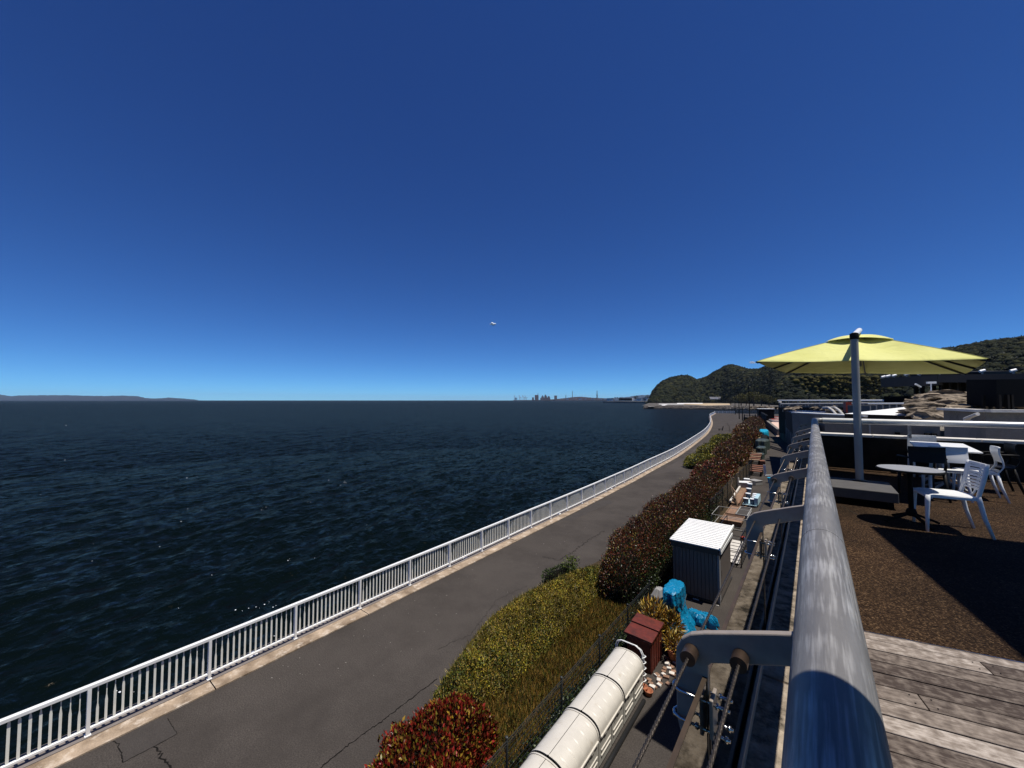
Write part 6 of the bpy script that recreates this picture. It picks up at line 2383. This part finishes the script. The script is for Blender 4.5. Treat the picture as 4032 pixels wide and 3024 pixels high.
# loose leaf sprays that break up the outline of the crowns
rgh = np.random.default_rng(9)
Q = [gen_hill(rgh) for _ in range(42000)]
P_ = np.array([q[0] for q in Q])
u_ = rgh.normal(size=P_.shape)
u_[:, 2] = np.abs(u_[:, 2])
u_ /= np.linalg.norm(u_, axis=1, keepdims=True)
S_ = np.array([q[1] for q in Q])
P_ = P_ + u_ * (rgh.uniform(2.2, 4.2, len(P_)) * S_)[:, None]
D_ = u_ + rgh.normal(0, .6, P_.shape)
D_ /= np.linalg.norm(D_, axis=1, keepdims=True)
L_ = rgh.uniform(.9, 2.4, len(P_)) * S_
lv_ = leaf_mesh('hill_foliage', P_, D_, L_, L_ * .8, pick(FP, [4, 4, 4, 3, 2], len(P_), .5, rg=rgh), M['leaf_matte'], None, rg=rgh)
tag(lv_, 'loose leaf sprays over the crowns of the hill forest', 'foliage', kind='stuff')


def gen_olive(r):
    px = r.normal(3330, 75)
    py = r.uniform(1485, 1545)
    p = at(px, py, r.uniform(330, 350))
    return tuple(p), 1.0


forest('bamboo_grove', 'olive brown bamboo grove on the hill behind the parasol', gen_olive, 6, 520, [(0.062, 0.052, 0.013), (0.048, 0.042, 0.012), (0.032, 0.032, 0.010)], [3, 3, 2], 1.9)


def tree(px, py, F, h, r_, lab, pal, w, seed, nl=900):
    p = at(px, py, F) if F else un(px, py, .3)
    base = max(p[2], .1)
    root = empty('shore_tree', (p[0], p[1], base), lab, 'tree', 'trees by the far shore')
    rg_ = np.random.default_rng(seed)
    tr_ = MB().tube([(p[0], p[1], base - .3), (p[0] + .2, p[1], base + h * .4), (p[0], p[1] + .2, base + h * .8)], [.05 * h, .035 * h, .01 * h], 7)
    for k in range(4):
        a = rg_.uniform(0, 6.28)
        tr_.tube([(p[0] + .1, p[1], base + h * (.3 + .1 * k)), (p[0] + r_ * .6 * math.cos(a), p[1] + r_ * .6 * math.sin(a), base + h * (.5 + .1 * k))], [.02 * h, .006 * h], 5)
    tr_.build('trunk', M['bark'], root)
    cl = rg_.normal(0, 1, (9, 3))
    cl /= np.linalg.norm(cl, axis=1, keepdims=True)
    cl = cl * np.array([r_ * .62, r_ * .62, h * .24]) + np.array([0, 0, h * .68])
    k = rg_.integers(0, 9, nl)
    u = rg_.normal(0, 1, (nl, 3))
    u /= np.linalg.norm(u, axis=1, keepdims=True)
    P = cl[k] + u * rg_.uniform(.5, 1, (nl, 1)) * np.array([r_ * .48, r_ * .48, h * .2])
    D = u + rg_.normal(0, .5, (nl, 3)) + np.array([0, 0, .4])
    D /= np.linalg.norm(D, axis=1, keepdims=True)
    L = rg_.uniform(.5, 1.1, nl) * h * .09
    leaf_mesh('crown', P, D, L, L * .7, pick(pal, w, nl, rg=rg_), M['leaf_matte'], root, rg=rg_)


YT = [(0.13, 0.11, 0.02), (0.085, 0.08, 0.018), (0.05, 0.05, 0.015), (0.03, 0.035, 0.012)]
tree(2918, 1597, None, 15, 9, 'yellow-green tree left of the tallest lamp pole', YT, [3, 3, 2, 2], 61)
tree(2968, 1598, None, 16, 8, 'yellow-green tree right of the tallest lamp pole', YT, [4, 3, 2, 1], 62)
tree(2998, 1598, None, 13, 8.5, 'second yellow-green tree right of the tallest lamp pole', YT, [3, 3, 2, 2], 63)
tree(3028, 1598, None, 13, 9, 'broad olive tree just left of the curved gable', YT, [2, 3, 3, 2], 64)
tree(2938, 1597, None, 11, 6, 'dark tree between the yellow-green trees', FP, [3, 3, 2, 1, 2], 65)
tree(2877, 1596, None, 10, 6, 'small dark green tree above the breakwater end', FP, [3, 3, 2, 1, 2], 66)
tree(2585, 1588, None, 17, 15, 'bright green low tree at the foot of the hill by the beach', [(0.05, .06, .015), (.035, .045, .014)], [2, 2], 67)
tree(2620, 1588, None, 15, 16, 'second green low tree at the foot of the hill by the beach', [(0.05, .06, .015), (.03, .04, .013)], [2, 2], 68)

# ------------------------------------------------------------------ shore, beach, breakwater
def poly_px(name, pix, z, m):
    P = [un(px, py, z)[:2] for px, py in pix]
    ar = sum(P[k][0] * P[(k + 1) % len(P)][1] - P[(k + 1) % len(P)][0] * P[k][1] for k in range(len(P)))
    if ar < 0:
        P = P[::-1]
    return struct(link_mesh(name, [(p[0], p[1], z) for p in P], [tuple(range(len(P)))], m))


poly_px('shore_ground', [(2528, 1596.5), (2600, 1599), (2800, 1599), (2950, 1601), (3100, 1601), (3500, 1612), (4300, 1640), (6000, 1588), (3600, 1585), (2900, 1583), (2560, 1585)], .30, M['grey_ground'])
poly_px('sand_beach', [(2740, 1594), (2780, 1597), (2880, 1594.5), (2870, 1589), (2790, 1588), (2660, 1590.5)], .34, M['sand'])
poly_px('pale_paving', [(2666, 1587), (2766, 1587), (2768, 1589.5), (2666, 1589.5)], .36, M['far_white'])
for k, pts in enumerate([[(2594, 1590), (2690, 1590), (2696, 1592), (2594, 1592)], [(2554, 1599.2), (2576, 1599.2), (2578, 1600.3), (2552, 1600.4)], [(2602, 1594), (2630, 1592.6), (2612, 1598)]]):
    poly_px('pale_paving', pts, .38, M['far_white'])
# far land behind the shore road, joined to the hill foot
bw = empty('breakwater', tuple(un(2800, 1608, SEA_Z)), 'long dark breakwater of stacked concrete blocks in front of the beach', 'breakwater')
a, b = un(2534, 1608.5, SEA_Z), un(2948, 1612.5, SEA_Z)
rg = np.random.default_rng(77)
nblk = 260
mesh_b = []
for s in range(5):
    mb = MB()
    r = np.random.default_rng(s)
    for d in ((1, 0, .35), (-.5, .87, .35), (-.5, -.87, .35), (0, 0, -1)):
        v = Vector(d).normalized()
        mb.tube([(0, 0, 0), tuple(v * 1.25)], [.62, .42], 6)
    o = mb.build('block', M['rubble'], bw, world=False)
    mesh_b.append(o.data)
    bpy.data.objects.remove(o, do_unlink=True)
for i in range(nblk):
    t = (i % 87 + .5) / 87
    row = i // 87
    p = a + (b - a) * t
    o = bpy.data.objects.new('block', mesh_b[rg.integers(5)])
    COL.objects.link(o)
    o.parent = bw
    yb = [0, 1.2, 2.6][min(row, 2)]
    o.location = (p[0] - WLOC[bw.name][0] + rg.normal(0, .3), p[1] - WLOC[bw.name][1] + yb + rg.normal(0, .3), .6 + row * .85 + rg.normal(0, .15))
    o.rotation_euler = tuple(rg.uniform(0, 6.28, 3))
MB().slab([(a[0], a[1] + 2, -.1), (b[0], b[1] + 2, .1), (b[0], b[1] + 9, .25), (a[0], a[1] + 30, .25)], 3).build('core', M['rubble'], bw)
a, b = un(2948, 1612.5, SEA_Z), un(3075, 1613, SEA_Z)
bw2 = empty('breakwater', tuple(a), 'rough rock revetment between breakwater and gate', 'breakwater')
for i in range(70):
    p = a + (b - a) * rg.random()
    o = bpy.data.objects.new('boulder', rocks_src[rg.integers(len(rocks_src))])
    COL.objects.link(o)
    o.parent = bw2
    o.location = (p[0] - a[0], p[1] - a[1] + rg.uniform(0, 14), rg.uniform(.4, 2.6))
    s = rg.uniform(1.6, 2.8)
    o.scale = (s, s, s * 1.5)
    o.rotation_euler = (0, 0, rg.uniform(0, 6.28))
# white beach hall under the hill
bh = empty('beach_hall', tuple(at(2825, 1586, 860)), 'white flat-roofed beach hall half hidden by trees below the hill', 'building')
a, b = at(2797, 1563, 860), at(2834, 1563, 840)
MB().bar((a[0], a[1], a[2] - .5), (b[0], b[1], b[2] - .5), 8, 1.2).build('roof', M['far_white'], bh)
MB().bar((a[0] + 1, a[1] + 1, a[2] - 3), (b[0] - 1, b[1] + 1, b[2] - 3), 6, 4).build('wall', M['far_white'], bh)

# ------------------------------------------------------------------ pier with sheds, 1.5 km away
pr = empty('harbour_mole', tuple(un(2450, 1585, SEA_Z)), 'long low concrete harbour mole with pale end in the distance', 'pier')
a, b = un(2374, 1585.3, SEA_Z), un(2560, 1587.5, SEA_Z)
MB().slab([(a[0], a[1], 3.2), (b[0], b[1], 3.2), (b[0] + 150, b[1] + 400, 3.2), (a[0] + 20, a[1] + 120, 3.2)], 6).build('mole_body', M['concrete'], pr)
c_ = un(2404, 1585.4, SEA_Z)
MB().slab([(a[0], a[1] - 1, 3.3), (c_[0], c_[1] - 1, 3.3), (c_[0], c_[1] + 40, 3.3), (a[0] + 10, a[1] + 40, 3.3)], 2.0).build('pale_end', M['far_white'], pr)


def far_box(px0, px1, py0, py1, F, depth, m, parent, name):
    a, b = at(px0, py0, F), at(px1, py0, F)
    h = (py1 - py0) / FPX * F
    return MB().bar((a[0], a[1], a[2] - h / 2), (b[0], b[1], b[2] - h / 2), depth, h).build(name, M[m], parent)


wh_ = empty('harbour_shed', tuple(at(2465, 1577, 1560)), 'long dark harbour shed on the mole with white gable', 'building')
far_box(2440, 2486, 1568.5, 1577, 1560, 30, 'dark_building', wh_, 'wall')
far_box(2439, 2487, 1567.5, 1568.6, 1559, 34, 'grey_cladding', wh_, 'roof')
far_box(2486.5, 2491, 1567, 1577, 1550, 20, 'far_white', wh_, 'gable')
for k, (x0, x1, y0, lb) in enumerate([(2391, 2412, 1569, 'white boat-shaped building left of the dark harbour shed'), (2530, 2545, 1566, 'white house at the foot of the hill behind the mole'), (2508, 2522, 1570, 'small pale house beside the round tree on the mole')]):
    r_ = empty('harbour_house', tuple(at(x0, 1577, 1800)), lb, 'building', 'houses on the mole')
    far_box(x0, x1, y0, 1577.5, 1800, 20, 'far_white', r_, 'wall')
    far_box(x0 - .5, x1 + .5, y0 - 1.2, y0, 1800, 24, 'grey_cladding', r_, 'roof')
tree(2503, 1577, 1650, 22, 12, 'round dark tree on the mole', FP, [3, 3, 2, 1, 2], 71, 400)
tree(2551, 1577, 1500, 20, 11, 'dark tree at the hill foot behind the mole', FP, [3, 3, 2, 1, 2], 72, 400)
tree(2538, 1586, 1200, 14, 9, 'dark tree on the shore end of the mole', FP, [3, 3, 2, 1, 2], 73, 400)
for k, px in enumerate((2422, 2430.5)):
    r_ = empty('mole_beacon', tuple(at(px, 1577, 1700)), ['left small dark beacon mast behind the mole', 'right small dark beacon mast behind the mole'][k], 'beacon', 'beacons on the mole')
    p = at(px, 1577, 1700)
    MB().tube([tuple(p), (p[0], p[1], p[2] + 13)], .6, 6).lathe([(1.5, 0), (2.2, 2), (1.5, 4)], (p[0], p[1], p[2] + 11), 8).build('mast', M['black'], r_)

# ------------------------------------------------------------------ steelworks skyline across the bay, about 7 km away
F7 = 7000
ln = struct(empty('far_shore', tuple(at(2250, 1577, F7))))
MB().slab([at(2020, 1575.2, F7), at(2420, 1573.2, F7), at(2420, 1573.2, F7 + 800), at(2020, 1575.2, F7 + 800)], 14).build('shore_strip', M['industry'], ln)
pp_ = [(2100, 1575), (2180, 1572), (2230, 1567), (2262, 1563), (2290, 1562), (2330, 1566), (2380, 1568), (2420, 1571)]
vs = []
for (x, y) in pp_:
    p = at(x, y, F7 + 300)
    vs += [tuple(p), (p[0], p[1], -5), (p[0] - 200, p[1] + 400, p[2] - 5), (p[0] - 200, p[1] + 400, -5)]
fs = []
for i in range(len(pp_) - 1):
    k = 4 * i
    fs += [(k, k + 4, k + 5, k + 1)[::-1], (k, k + 2, k + 6, k + 4)[::-1], (k + 2, k + 3, k + 7, k + 6)[::-1]]
MB().add(vs, fs).build('ore_heap', M['industry'], ln)


def fbox(name, px0, px1, py0, label, cat, m='industry', group=None, top=None):
    r_ = empty(name, tuple(at((px0 + px1) / 2, 1576, F7)), label, cat, group)
    o = far_box(px0, px1, py0, 1577, F7, 60, m, r_, 'body')
    if top:
        for (a0, a1, y0) in top:
            far_box(a0, a1, y0, py0 + .1, F7, 40, m, r_, 'superstructure')
    return r_


fbox('coke_plant', 2106, 2120, 1556, 'square grey block with chimney in the far steelworks', 'factory', top=[(2107, 2119, 1555.4)])
fbox('blast_furnace', 2128, 2146, 1566, 'stepped pyramid-like furnace building in the far steelworks, left one', 'factory', top=[(2132, 2141, 1561), (2135, 2138, 1556.5)])
fbox('blast_furnace', 2142, 2166, 1565, 'tallest jagged furnace building in the far steelworks', 'factory', top=[(2144, 2153, 1558), (2145.5, 2149, 1554), (2157, 2164, 1560)])
fbox('gas_holder', 2183, 2192.5, 1558, 'squat round gas holder in the far steelworks', 'gas holder', top=[(2183.6, 2192, 1557.3)])
fbox('low_plant', 2095, 2102, 1565, 'small low block at the left of the far steelworks', 'factory')
for k, (px, y0, w, lb) in enumerate([(2118.5, 1549, 2.2, 'chimney rising from the square steelworks block'), (2228, 1554.5, 2.4, 'short dark chimney in the middle of the far skyline'), (2253.8, 1539, 2.2, 'tall slim chimney in the middle of the far skyline'),
                                     (2351, 1538, 3.0, 'tallest dark chimney at the right of the far skyline')]):
    r_ = empty('chimney', tuple(at(px, 1576, F7)), lb, 'chimney', 'chimneys of the far steelworks')
    p, q = at(px, 1577, F7), at(px, y0, F7)
    rr = w / 2 / FPX * F7
    MB().tube([tuple(p), tuple(q)], [rr * 1.3, rr * .8], 10).build('stack', M['industry'], r_)
    if k == 3:
        for s in (-1, 1):
            MB().tube([tuple(at(px + s * 4.2, 1577, F7)), tuple(at(px + s * .7, 1545, F7))], rr * .3, 6).build('tower_leg', M['industry'], r_)
# harbour cranes
for k, px in enumerate((2029, 2048, 2062, 2071)):
    r_ = empty('harbour_crane', tuple(at(px, 1576, F7)), '%s reddish harbour crane of the row at the left end of the far skyline' % ['first', 'second', 'third', 'fourth'][k], 'crane', 'harbour cranes')
    s = F7 / FPX
    for dx in (-2.4, 2.4):
        MB().bar(at(px + dx, 1577, F7), at(px + dx, 1566.5, F7), .7 * s, .7 * s, up=(0, 1, 0)).build('leg', M['crane_red'], r_)
    MB().bar(at(px - 3.2, 1567, F7), at(px + 6.5, 1565.8, F7), 1.0 * s, 1.0 * s).build('bridge', M['crane_red'], r_)
    MB().bar(at(px - 3, 1567, F7), at(px - 4.2, 1557, F7), .8 * s, .8 * s, up=(0, 1, 0)).build('jib', M['crane_red'], r_)
    MB().bar(at(px - 4.2, 1557, F7), at(px + 2.4, 1566, F7), .45 * s, .45 * s).build('stay', M['crane_red'], r_)
for k, (x0, x1, y0, lb) in enumerate([(2027, 2036, 1568.5, 'white ship block under the first crane'), (2230.5, 2238, 1568.5, 'white tanks by the short chimney'), (2279, 2288.5, 1568.8, 'brightest white shed on the far shore'), (2302, 2307, 1570, 'small white shed on the far shore'),
                                      (2328, 2340, 1570.3, 'long white shed left of the tallest chimney'), (2363, 2370, 1570, 'white shed right of the tallest chimney'), (2379, 2385, 1570.3, 'rightmost small white shed on the far shore')]):
    r_ = empty('waterfront_shed', tuple(at(x0, 1576, F7 - 200)), lb, 'shed', 'white sheds on the far shore')
    far_box(x0, x1, y0, 1573.6, F7 - 200, 40, 'far_white', r_, 'wall')
    far_box(x0 - .4, x1 + .4, y0 - .5, y0, F7 - 200, 50, 'grey_cladding', r_, 'roof')


# far mountains
def mountain(name, pts, F, depth, base=1577):
    vs, fs = [], []
    n_ = len(pts)
    xs = np.linspace(pts[0][0], pts[-1][0], 120)
    ys = np.interp(xs, [p[0] for p in pts], [p[1] for p in pts]) + .5 * np.sin(xs * .31) + .35 * np.sin(xs * .83 + 1)
    ys = np.minimum(ys, base - .2)
    for x, y in zip(xs, ys):
        p, f0, b0 = at(x, y, F), at(x, base, F - depth * .5), at(x, base, F + depth * .5)
        vs += [(f0[0], f0[1], SEA_Z - 2), tuple(p), (b0[0], b0[1], SEA_Z - 2)]
    for i in range(119):
        k = 3 * i
        fs += [(k, k + 3, k + 4, k + 1), (k + 1, k + 4, k + 5, k + 2)]
    o = link_mesh(name, vs, fs, M['mountain'], None, True)
    return struct(o)


mountain('far_mountains', [(-300, 1550), (-100, 1551), (0, 1553), (40, 1560), (80, 1557), (180, 1556), (270, 1556), (350, 1558.5), (420, 1559), (480, 1557.5), (545, 1560), (575, 1568), (620, 1569), (665, 1565.5), (720, 1569), (780, 1574.5)], 15500, 5000)
mountain('far_mountains', [(2370, 1574), (2410, 1567), (2440, 1564), (2470, 1563), (2490, 1560), (2520, 1556), (2545, 1555.5), (2580, 1552), (2700, 1556), (2900, 1562)], 22000, 6000)
far = at(230, 1568, 14500)
fw_ = empty('far_factory', tuple(far), 'long pale factory roof on the far left shore', 'building')
far_box(204, 258, 1566.3, 1569.2, 14500, 300, 'far_white', fw_, 'wall')
far_box(206, 284, 1565.6, 1566.4, 14500, 300, 'far_white', fw_, 'roof')


# ------------------------------------------------------------------ small clouds
def cloud(px, py, F, w, label, dens, seed, hk=.38, solid=True):
    r = np.random.default_rng(seed)
    c = at(px, py, F)
    s = w / FPX * F
    mv = bpy.data.materials.new('cloud_vapour')
    mv.use_nodes = True
    nt = mv.node_tree
    nt.nodes.remove(nt.nodes['Principled BSDF'])
    pv_ = nt.nodes.new('ShaderNodeVolumePrincipled')
    pv_.inputs['Color'].default_value = (1, 1, 1, 1)
    pv_.inputs['Density'].default_value = dens / s
    pv_.inputs['Anisotropy'].default_value = .0
    nt.links.new(pv_.outputs[0], nt.nodes['Material Output'].inputs['Volume'])
    root = empty('cloud', tuple(c), label, 'cloud')
    wm = mat('cloud_white', (0.95, 0.95, 0.95), 1.0, var=.02, spec=0)
    lobes = [(-.04, .05, .17), (-.16, -.02, .10), (.10, -.05, .15), (.24, -.02, .11), (-.27, -.07, .06), (.03, -.08, .16), (-.08, .10, .10), (.33, .0, .06), (-.20, -.07, .07)]
    for k, (u, v, q) in enumerate(lobes):
        vs, fs = BL[r.integers(6)]
        P = c + _rt * (u * s) + np.array([0, 0, 1]) * (v * s)
        if solid:
            np_mesh('cloud_lobe', vs * q * s * np.array([1, 1, .8]) + P - c, fs, wm, root, smooth=True)
        else:
            np_mesh('vapour', vs * q * s * np.array([2.0, 2.0, hk * 3.2]) + P - c, fs, mv, root, smooth=True)
    return root


cloud(1940, 1275, 14000, 36, 'single tiny white cloud in the blue sky above the bay', 2.5, 3)
cloud(2962, 1427, 14000, 34, 'faint thin cloud wisp left of the parasol above the hill', 1.6, 4, .15, False)
# ------------------------------------------------------------------ sea haze
def haze(density):
    mv = bpy.data.materials.new('haze_air')
    mv.use_nodes = True
    nt = mv.node_tree
    nt.nodes.remove(nt.nodes['Principled BSDF'])
    pv_ = nt.nodes.new('ShaderNodeVolumePrincipled')
    pv_.inputs['Color'].default_value = (0.55, 0.74, 1.0, 1)
    pv_.inputs['Density'].default_value = density
    pv_.inputs['Anisotropy'].default_value = 0.0
    nt.links.new(pv_.outputs[0], nt.nodes['Material Output'].inputs['Volume'])
    mb = MB().boxz(-30000, 30000, -30000, 30000, SEA_Z - 6.0, 400)
    o = mb.build('haze', mv)
    tag(o, 'thin blue sea haze over the whole bay', 'haze', kind='stuff')


haze(2.0e-5)
